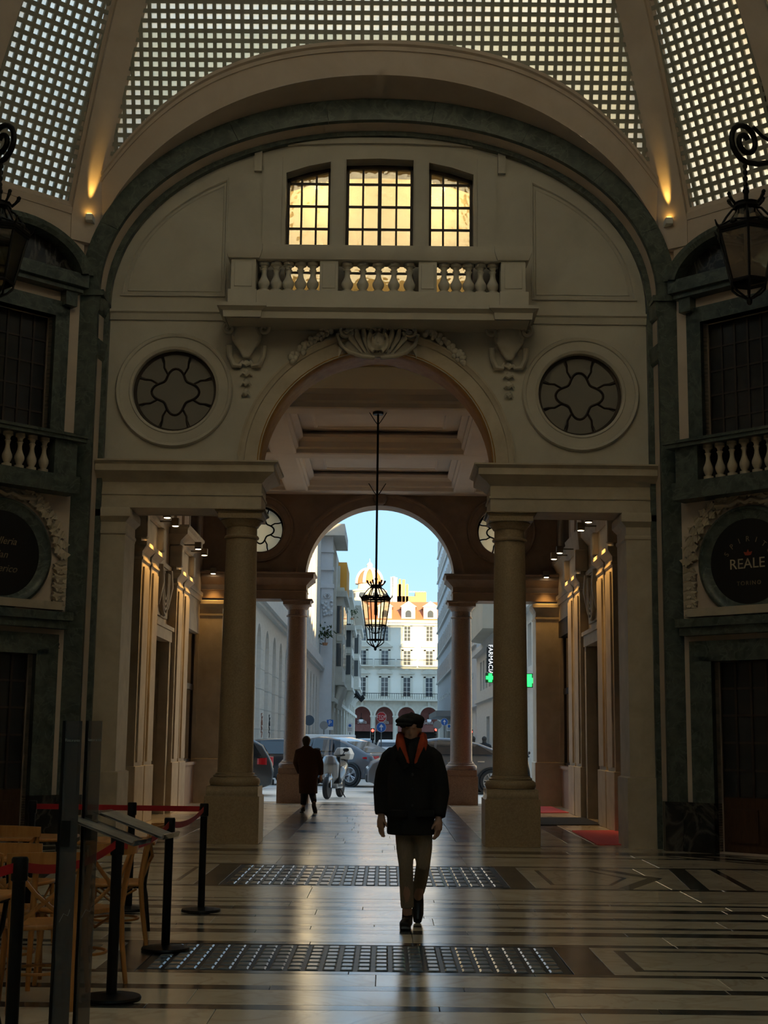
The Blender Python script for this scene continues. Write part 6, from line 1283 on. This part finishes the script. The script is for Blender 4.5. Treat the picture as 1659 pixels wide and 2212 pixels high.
for hp, kn, ak, e in ((hpL, knL, akL, 0), (hpR, knR, akR, 1)): limb(m, [pv+Vector((0, 0, .05)), hp, (hp+kn)/2, kn, (kn+ak)/2+Vector((0, .02, 0)), ak+Vector((0, 0, .06 if not e else .05))], [.10, .086, .076, .061, .060, .058], 12)
bake(m, 'trousers', M['trouser'], .012, 2, man)
m = MB(); a = akL; limb(m, [a+Vector((0, .03, .05)), a+Vector((0, .04, -.03)), Vector((a.x, .03, .045)), Vector((a.x-.02, -.10, .04)), Vector((a.x-.03, -.19, .035))], [.045, .048, .048, .050, .034], 10); m.box(a.x-.065, a.x+.03, -.20, .08, .0, .022); bake(m, 'shoe', M['shoe'], .009, 2, man)
m = MB(); a = akR; limb(m, [a+Vector((0, .0, .06)), a+Vector((0, .03, -.0)), a+Vector((.0, .035, -.06)), a+Vector((0, -.01, -.14)), a+Vector((-.005, -.05, -.20))], [.045, .050, .052, .050, .036], 10); bake(m, 'shoe', M['shoe'], .009, 2, man)
m = MB(); c = hd+Vector((0, .015, .075)); m.ball(c, .125, 18, 8, (.92, 1.05, .46)); m.ball(c+Vector((-.045, -.045, -.012)), .10, 14, 8, (1, 1.1, .34)); m.ball(c+fwd*.115+Vector((-.055, 0, -.045)), .075, 14, 6, (1.0, .7, .20)); m.lathe([(.098, -.05), (.103, .0)], 20, c+Vector((0, 0, -.02))); m.ball(c+Vector((0, 0, .057)), .014, 8, 6); bake(m, 'cap', M['cap'], .009, 3, man)
# ---- man in a long brown coat walking away
b2 = fl(664, 1755)
def K(x, y, d=0.): p = at(x, y, b2.y+d); return p-Vector((b2.x, b2.y, 0))
old = thing('person', 'person in a long brown coat walking away beside the far left column', 'person', (b2.x, b2.y, 0))
hd = K(662, 1603); nk = K(663, 1612); ch = K(665, 1640); pv = K(665, 1672); ak1, ak2 = K(655, 1748, .05), K(678, 1736, -.28)
ak1.z = .10
m = MB(); head(m, hd, (.05, 1, 0), .92); limb(m, [hd, nk, nk+Vector((0, 0, -.06))], [.05, .055, .07]); m.tube([nk, ch, pv], [.09, .15, .15], 12, sy=.7)
arms = ((K(646, 1624), K(640, 1648, .1), K(648, 1672, .2)), (K(684, 1624), K(692, 1650, -.02), K(693, 1676, .08)))
for a, e, w in arms: limb(m, [ch*.4+a*.6, a, e, w], [.07, .06, .045, .03])
hand(m, arms[0][2], (.1, .2, -1), (0, 1, 0), (.5, .8, 0), .5); hand(m, arms[1][2], (.0, .1, -1), (-.4, .5, 0), (-.6, .7, 0), .5)
legs = ((K(658, 1690), K(657, 1722, .06), ak1), (K(672, 1690), K(675, 1716, .02), ak2))
for h, k, a in legs: limb(m, [pv, h, k, a], [.1, .09, .06, .04])
bake(m, 'body', M['skin'], .011, 2, old)
m = MB(); rows = []
for x0, x1, y, d in ((655, 670, 1611, .08), (649, 678, 1617, .11), (643, 687, 1624, .13), (643, 689, 1640, .15), (646, 687, 1665, .17), (645, 686, 1690, .19), (646, 686, 1714, .20)): c = K((x0+x1)/2, y); rows.append((c, (K(x1, y).x-K(x0, y).x)/2, d))
loft(m, rows)
for a, e, w in arms: limb(m, [a*.7+ch*.3+Vector((0, 0, .06)), a, e, w+Vector((0, 0, .03))], [.08, .09, .075, .062])
bake(m, 'coat', M['coat_brown'], .016, 3, old)
m = MB()
for h, k, a in legs: limb(m, [h, k, a+Vector((0, 0, .05))], [.10, .078, .062])
bake(m, 'trousers', M['trouser_dark'], .014, 2, old)
m = MB(); a = ak1; limb(m, [a, Vector((a.x, .0, .05)), Vector((a.x-.03, .16, .04))], [.045, .05, .038], 10); m.box(a.x-.07, a.x+.03, -.06, .19, 0, .02); bake(m, 'shoe', M['shoe'], .01, 2, old)
m = MB(); a = ak2; limb(m, [a+Vector((0, 0, .03)), a+Vector((0, -.02, -.04)), a+Vector((.03, .05, -.16)), a+Vector((.04, .09, -.21))], [.045, .05, .052, .036], 10); bake(m, 'shoe', M['shoe'], .01, 2, old)
m = MB(); m.ball(hd+Vector((0, -.015, .035)), .105, 14, 10, (.88, 1.0, .95)); m.ball(hd+Vector((0, -.03, -.03)), .08, 12, 8, (.95, .8, .9)); bake(m, 'hair', M['hair'], .011, 1, old)
# ---- two passers-by behind the parked car on the right
for x, lb, jm, hc in ((1022, 'person with dark hair in a white jacket behind the parked car', 'jacket_white', 'hair'), (1046, 'person with dark hair in a dark jacket behind the parked car', 'trouser_dark', 'hair')):
    Yp = 56. if x < 1030 else 55.2; p = at(x, 1606, Yp); t = thing('person', lb, 'person', (p.x, Yp, 0)); h = Vector((0, 0, 1.58))
    m = MB(); head(m, h, (.3, 1, 0)); limb(m, [h, (0, 0, 1.42), (0, 0, 1.2), (0, 0, .9)], [.05, .07, .15, .15])
    for s in (-1, 1): limb(m, [(s*.05, 0, 1.35), (s*.19, 0, 1.36), (s*.23, .02, 1.10), (s*.22, .06, .86)], [.06, .055, .045, .03]); hand(m, (s*.22, .06, .86), (0, .1, -1), (-s, .3, 0), (0, 1, 0), .5); limb(m, [(s*.04, 0, .9), (s*.10, 0, .86), (s*.10, s*.06, .46), (s*.10, s*.12, .08), (s*.10, s*.12+.14, .04)], [.1, .09, .06, .045, .035])
    bake(m, 'body', M['skin'], .014, 2, t)
    m = MB(); loft(m, [((0, 0, 1.46), .08, .08), ((0, 0, 1.40), .20, .11), ((0, 0, 1.1), .21, .15), ((0, 0, .78), .20, .15)])
    for s in (-1, 1): limb(m, [(s*.14, 0, 1.36), (s*.20, 0, 1.34), (s*.25, .02, 1.10), (s*.23, .06, .90)], [.08, .085, .07, .055])
    bake(m, 'jacket', M[jm], .018, 3, t); m = MB()
    for s in (-1, 1): limb(m, [(s*.08, 0, .88), (s*.10, s*.06, .46), (s*.10, s*.12, .08)], [.11, .078, .06])
    bake(m, 'trousers', M['trouser_dark'], .016, 2, t); m = MB(); m.ball(h+Vector((0, -.02, .03)), .108, 14, 10, (.9, 1, 1)); m.ball(h+Vector((0, -.05, -.09)), .085, 12, 8, (1, .7, 1.2)); bake(m, 'hair', M[hc], .013, 1, t)
# ================================================================== FURNISHINGS OF THE ROTUNDA
# ---- hexagonal lanterns
M['lampglass'] = glass('lantern_glass', (.97, .96, .94), .02, 1., .25); M['lampglass2'] = glass('dusty_lantern_glass', (.80, .74, .60), .05, .88, .6)
def lantern(label, loc, s, cage=True, rot=0., gl='lampglass'):
    t = thing('lantern', label, 'lantern', loc); N_ = 6; hexp = lambda r, z: [(r*s*cos(rot+2*pi*k/N_), r*s*sin(rot+2*pi*k/N_), z*s) for k in range(N_)]
    def ring(nm, r, z, th): m = MB(); m.tube([Vector(p) for p in hexp(r, z) for _ in (0,)], th*s, 6, closed=True); return obj(nm, m, M['iron'], t, 30)
    zr, zm, zb = .0, -.49, -.755; rr, rm, rb = .262, .196, .150       # rim, middle ring, foot ring
    if not cage: zm, rm, zb, rb = -.45, .160, -.455, .160
    ring('rim', rr, zr, .022); ring('rim', rr*.98, zr-.035, .014); ring('band', rm, zm, .012); ring('band', rb, zb, .013)
    for k in range(N_):
        a = rot+2*pi*k/N_; P = lambda r, z: Vector((r*s*cos(a), r*s*sin(a), z*s))
        m = MB(); m.tube([P(rr, zr), P(rb, zb)], .011*s, 6); obj('glazing_bar', m, M['iron'], t)
        m = MB(); m.tube([P(rr, zr), P(.20, .10), P(.14, .175), P(.095, .20)], .010*s, 6); obj('roof_rib', m, M['iron'], t, 60)
        m = MB(); m.tube([P(rr, 0), P(rr+.03, .03), P(rr+.045, .07)], [.014*s, .010*s, .005*s], 6); obj('corner_finial', m, M['iron'], t, 60)
        m = MB(); m.tube([P(.105, .235), P(.135, .265), P(.16, .30), P(.15, .325)], [.013*s, .012*s, .018*s, .006*s], 6); m.ball(P(.165, .318), .018*s, 8, 6); obj('crown_leaf', m, M['iron'], t, 60)
        m = MB(); m.tube([P(rb, zb), P(.155, zb-.04), P(.11, zb-.085), P(.06, zb-.115), P(.02, zb-.14)], .010*s, 6); obj('foot_scroll', m, M['iron'], t, 60)
        if cage: m = MB(); m.tube([P(rm, zm), P(.155, zm-.03), P(.10, zm-.12), P(.03, zm-.15)], .007*s, 6); obj('inner_scroll', m, M['iron'], t, 60)
        a2 = rot+2*pi*(k+1)/N_; Q = lambda r, z: Vector((r*s*cos(a2), r*s*sin(a2), z*s))
        m = MB(); n = (P(1, 0)+Q(1, 0)).normalized()*.002; v = [P(rr*.985, -.03), Q(rr*.985, -.03), Q(rm*.985, zm), P(rm*.985, zm)]; m.add(v+[p+n for p in v], [(0, 1, 2, 3), (7, 6, 5, 4), (0, 1, 5, 4), (1, 2, 6, 5), (2, 3, 7, 6), (3, 0, 4, 7)]); obj('pane', m, M[gl], t)
        m = MB(); e = (P(rr, .03)+Q(rr, .03))/2; m.ball(e, .032*s, 8, 6, (1, 1, .9)); m.tube([P(rr, .02), e+Vector((0, 0, .02*s)), Q(rr, .02)], .009*s, 6); obj('cresting', m, M['iron'], t, 60)
    m = MB(); m.lathe([(.098*s, .195*s), (.110*s, .21*s), (.100*s, .235*s), (.108*s, .25*s), (.05*s, .26*s)], 18); obj('crown_band', m, M['iron'], t, 40)
    m = MB(); m.lathe([(.20*s, .035*s), (.17*s, .09*s), (.12*s, .16*s), (.095*s, .195*s)], 18, cap=False); obj('reflector', m, M[gl], t, 60)
    m = MB(); m.lathe([(.028*s, -.30*s), (.03*s, .0), (.022*s, .2*s), (.02*s, .40*s)], 10); m.lathe([(.016*s, (zb-.05)*s), (.016*s, -.3*s)], 8); obj('burner', m, M['iron'], t, 40)
    m = MB(); m.ball((0, 0, (zb-.16)*s), .026*s, 8, 6, (1, 1, 1.5)); obj('finial', m, M['iron'], t, 60)
    m = MB(); m.tube([(0, .0, .26*s), (0, 0, .40*s)], .018*s, 6); m.ball((0, 0, .36*s), .03*s, 8, 6); obj('stem', m, M['iron'], t, 60)
    return t
YL = 25.38; p = at(812, 1293, YL)
ln = lantern('black hexagonal lantern hanging on a long rod in the middle of the passage', (p.x, YL, p.z), 1.0, rot=.15)
m = MB(); m.tube([(0, 0, .38), (0, 0, ZC-p.z)], .020, 8); obj('rod', m, M['iron'], ln)
for z in (ZC-p.z-.25, ZC-p.z-1.6):
    m = MB()
    for s in (-1, 1): m.tube([(0, 0, z), (s*.06, 0, z+.08), (s*.16, 0, z+.24)], .008, 5)
    obj('stay', m, M['iron'], ln, 60)
m = MB(); m.lathe([(.10, ZC-p.z-.05), (.10, ZC-p.z-.002)], 16); obj('ceiling_rose', m, M['iron'], ln)
for s, xs in ((1, 1614), (-1, -6)):
    Yb = 18.3; q = at(xs, 500, Yb); t = lantern('large wrought iron bracket lantern at the %s edge of the rotunda' % ('right' if s > 0 else 'left'), (q.x, Yb, q.z), 1.62, cage=False, rot=.3, gl='lampglass2')
    u = Vector((X0+s*6.12-q.x, 18.92-Yb, 0)); L_ = u.length; u.normalize(); top = 1.02      # bracket from the wall corner
    V = lambda a, z: u*a+Vector((0, 0, z))
    m = MB(); P = []
    for k in range(30): th = -pi*.5-k*.36; r = .30-.0082*k; P.append(V(.02+r*cos(th)*1.0, top+.02+.28+r*sin(th)))
    m.tube(P[::-1]+[V(.25, top+.02), V(.6, top+.14), V(.95, top+.42), V(L_, top+.62)], .040, 8); obj('scroll_arm', m, M['iron'], t, 60)
    m = MB(); P = [V(.62+(.13-.005*k)*cos(-1.2+k*.4), top+.52+(.13-.005*k)*sin(-1.2+k*.4)) for k in range(22)]; m.tube([V(.18, top+.56), V(.36, top+.46), V(.55, top+.42)]+P, .026, 7); obj('small_scroll', m, M['iron'], t, 60)
    m = MB(); m.tube([(0, 0, .62), (0, 0, top+.02)], .02, 6)
    for k in range(4): m.ball((0, 0, .68+.09*k), .035, 8, 6, (1, .6, 1.3))
    obj('chain', m, M['iron'], t, 60)
    m = MB(); c = V(L_-.02, 0); m.box(c.x-.06, c.x+.06, c.y-.06, c.y+.06, top-.2, top+1.6); obj('wall_plate', m, M['iron'], t, bevel=.015)
# ---- barrier posts with red belts
def post(label, loc, belt_to=None, sag=.03, plain_=False):
    t = thing('barrier_post', label, 'barrier post', loc)
    m = MB(); m.lathe([(.175, .0), (.178, .012), (.172, .024), (.06, .036), (.034, .04)], 32); obj('base', m, M['black'], t, 40)
    m = MB(); m.lathe([(.032, .036), (.032, .86)], 24); obj('tube', m, M['black'], t, 60)
    m = MB(); m.lathe([(.036, .84), (.041, .845), (.041, .945), (.036, .955), (.0, .957)], 24); obj('belt_head', m, M['black'], t, 40)
    if belt_to is not None:
        d = Vector((belt_to[0]-loc[0], belt_to[1]-loc[1], 0)); L_ = d.length; u = d.normalized(); n = Vector((-u.y, u.x, 0)); m = MB(); R = []
        for k in range(13):
            q = k/12; tw = .5*sin(pi*q)*(sag*6); c = u*(.04+(L_-.08)*q)+Vector((0, 0, .905-sag*4*q*(1-q))); up = Vector((0, 0, cos(tw)))+n*sin(tw); R.append([c+up*.024+n*.001, c-up*.024+n*.001, c-up*.024-n*.001, c+up*.024-n*.001])
        m.rings(R); obj('belt', m, M['red'], t)
    return t
S1, S2, S3 = fl(434, 1969), fl(357, 2053), fl(240, 2160); S5 = fl(277, 1966); S4 = Vector((-1.80, 7.05, 0)); S6 = Vector((-3.25, S5.y+.1, 0))
post('black barrier post at the far right corner where two red belts meet', S1, S2, .05); post('black barrier post second from the far corner on the right side of the seating', S2, S3, .06); post('black barrier post whose base stands before the banded floor at lower left', S3, S4, .06); post('nearest black barrier post at the lower left edge, its base out of view', S4, (-2.6, 6.0), .06)
post('black barrier post in the back row behind the chairs', S5, S1, .0); post('black barrier post at the far left end of the back red belt', S6, S5, .0)
# ---- bistro chairs with crossed backs
def chair(label, loc, rz):                        # faces local +y, back at -y
    t = thing('bistro_chair', label, 'chair', loc, rz, 'cross-back bistro chairs'); w = .19
    m = MB(); m.poly([(x*1.0, y) for x, y in [(-.20, .19), (.20, .19), (.21, .05), (.18, -.18), (-.18, -.18), (-.21, .05)]], lambda u, v: (u, v, .445), lambda u, v: (u, v, .475)); obj('seat', m, M['wood'], t, bevel=.012)
    for s in (-1, 1):
        m = MB(); m.tube([(s*.17, .16, .45), (s*.18, .175, .22), (s*.19, .19, 0)], [.020, .018, .014], 8); obj('leg', m, M['wood'], t, 60)
        m = MB(); m.tube([(s*.175, -.24, 0), (s*.172, -.20, .25), (s*.175, -.18, .47), (s*.185, -.21, .68), (s*.20, -.25, .87)], [.015, .018, .020, .019, .016], 8); obj('rear_post', m, M['wood'], t, 60)
        m = MB(); m.tube([(s*.19, -.225, .82), (s*.06, -.26, .66), (-s*.14, -.185, .49)], .013, 6, sy=1.); obj('cross_slat', m, M['wood'], t, 60)
        m = MB(); m.tube([(s*.17, .15, .43), (s*.16, .02, .33), (s*.165, -.15, .43)], .010, 6); obj('seat_brace', m, M['wood'], t, 60)
    m = MB(); R = []
    for k in range(13):
        q = k/12*2-1; y = -.25-.10*(1-q*q); R.append([(q*.225, y-.010, .815), (q*.225, y+.010, .815), (q*.225, y+.004, .885+.012*(1-q*q)), (q*.225, y-.016, .885+.012*(1-q*q))])
    m.rings(R); obj('top_rail', m, M['wood'], t, 40)
    m = MB(); R = [(.15*cos(2*pi*k/20), .0+.15*sin(2*pi*k/20), .20) for k in range(20)]; m.tube([(x*1.12, y*1.15, z) for x, y, z in R], .010, 6, closed=True); obj('stretcher_ring', m, M['wood'], t, 60)
    return t
def table(label, loc, rz):
    t = thing('cafe_table', label, 'table', loc, rz, 'small cafe tables'); m = MB(); m.box(-.30, .30, -.30, .30, .715, .74); obj('table_top', m, M['wood'], t, bevel=.008)
    for sx in (-1, 1):
        for sy in (-1, 1): m = MB(); m.tube([(sx*.24, sy*.24, .71), (sx*.235, sy*.20, .56), (sx*.22, sy*.06, .42), (sx*.22, -sy*.0, .37), (sx*.23, sy*.05, .30), (sx*.24, sy*.17, .14), (sx*.25, sy*.24, 0)], .014, 8); obj('leg', m, M['black'], t, 60)
        m = MB(); m.box(sx*.24-.012, sx*.24+.012, -.26, .26, .69, .714); obj('apron', m, M['black'], t)
    m = MB(); m.tube([(-.22, 0, .37), (.22, 0, .37)], .012, 6); obj('tie_bar', m, M['black'], t); return t
table('cafe table with black curved legs just behind the second barrier post', (-2.12, 11.35, 0), .12); table('cafe table half hidden behind the twin menu stands', (-2.28, 9.75, 0), .05); table('nearest cafe table at the left edge of the picture', (-2.24, 7.33, 0), -.05); table('cafe table behind the far chair at the left edge', (-2.85, 11.6, 0), 0.)
chair('wooden cross-back chair standing beside the table with black curved legs', (-2.02, 10.80, 0), radians(100)); chair('wooden cross-back chair farthest back at the left edge, seen from behind', (-2.72, 10.75, 0), radians(-8)); chair('wooden cross-back chair at the left edge in front of another one, seen from behind', (-2.38, 9.10, 0), radians(6))
chair('wooden cross-back chair hidden behind the menu stands beside the middle table', (-1.93, 9.15, 0), radians(60)); chair('nearest wooden cross-back chair cut off by the left edge', (-2.42, 7.85, 0), radians(170)); chair('wooden cross-back chair behind the nearest barrier post', (-2.02, 8.42, 0), radians(20))
# ---- twin menu stands with clear lecterns
M['acrylic'] = hazy('brown_smoked_acrylic', (.15, .115, .085), .6); M['acrylic3'] = hazy('grey_smoked_acrylic', (.075, .072, .066), .8); M['acrylic2'] = glass('clear_acrylic', (.80, .82, .84), .04, .80, .9); M['menu'] = stone('printed_menu_card', (.10, .085, .07), (.30, .27, .22), 7, .4, .02)
M['etch'] = plain('white_etched_letters', (.30, .29, .27), .7)
for i, (xa, xb, dark, lb) in enumerate(((137, 178, 1, 'left one of two tall narrow menu stands with a sloping clear tray'), (187, 221, 0, 'right one of two tall narrow menu stands with a sloping clear tray'))):
    Ym = 7.0-.05*(1-i)+.12*i; A_, B_ = at(xa, 1557, Ym), at(xb, 1557, Ym); cxm = (A_.x+B_.x)/2; w_ = (B_.x-A_.x)/2; h = A_.z
    t = thing('menu_stand', lb, 'menu stand', (cxm, Ym, 0))
    m = MB(); m.box(-w_+.012, w_, -.004, .004, .02, h); obj('panel', m, M['acrylic3'] if dark else M['acrylic'], t)
    m = MB(); m.box(-w_, -w_+.013, -.012, .05, 0, h); obj('edge_profile', m, M['black'], t)
    m = MB(); m.box(-w_-.06, w_+.10, -.14, .16, 0, .015); obj('foot', m, M['black'], t, bevel=.004)
    text('lettering', 'Ristorante', .021, facing((.004, -.006, h-.095), (0, -1, 0)), M['etch'], t, .0006, sp=.85)
    m = MB(); m.tube([(-.02, -.007, .66), (.0, -.007, .70), (.02, -.007, .69), (.03, -.007, .72)], .0012, 4); obj('etched_line', m, M['etch'], t)
    zt = 1.145+.02*i; Mt = Matrix.Translation((w_*.2-.01+.045*i, .03, zt)) @ Matrix.Rotation(radians(-9), 4, 'Z') @ Matrix.Rotation(radians(19), 4, 'Y')
    m = MB(); m.box(-.03, .36, -.02, .24, -.004, 0, Mt); m.box(.352, .36, -.02, .24, 0, .022, Mt); tray = obj('tray', m, M['acrylic2'], t)
    m = MB(); m.box(.0, .34, .0, .225, .001, .004, Mt); obj('menu_card', m, M['menu'], tray); m = MB(); m.box(-.05, .005, -.01, .09, -.13, -.005, Matrix.Translation((w_*.2, 0, zt))); obj('clamp', m, M['acrylic2'], tray)
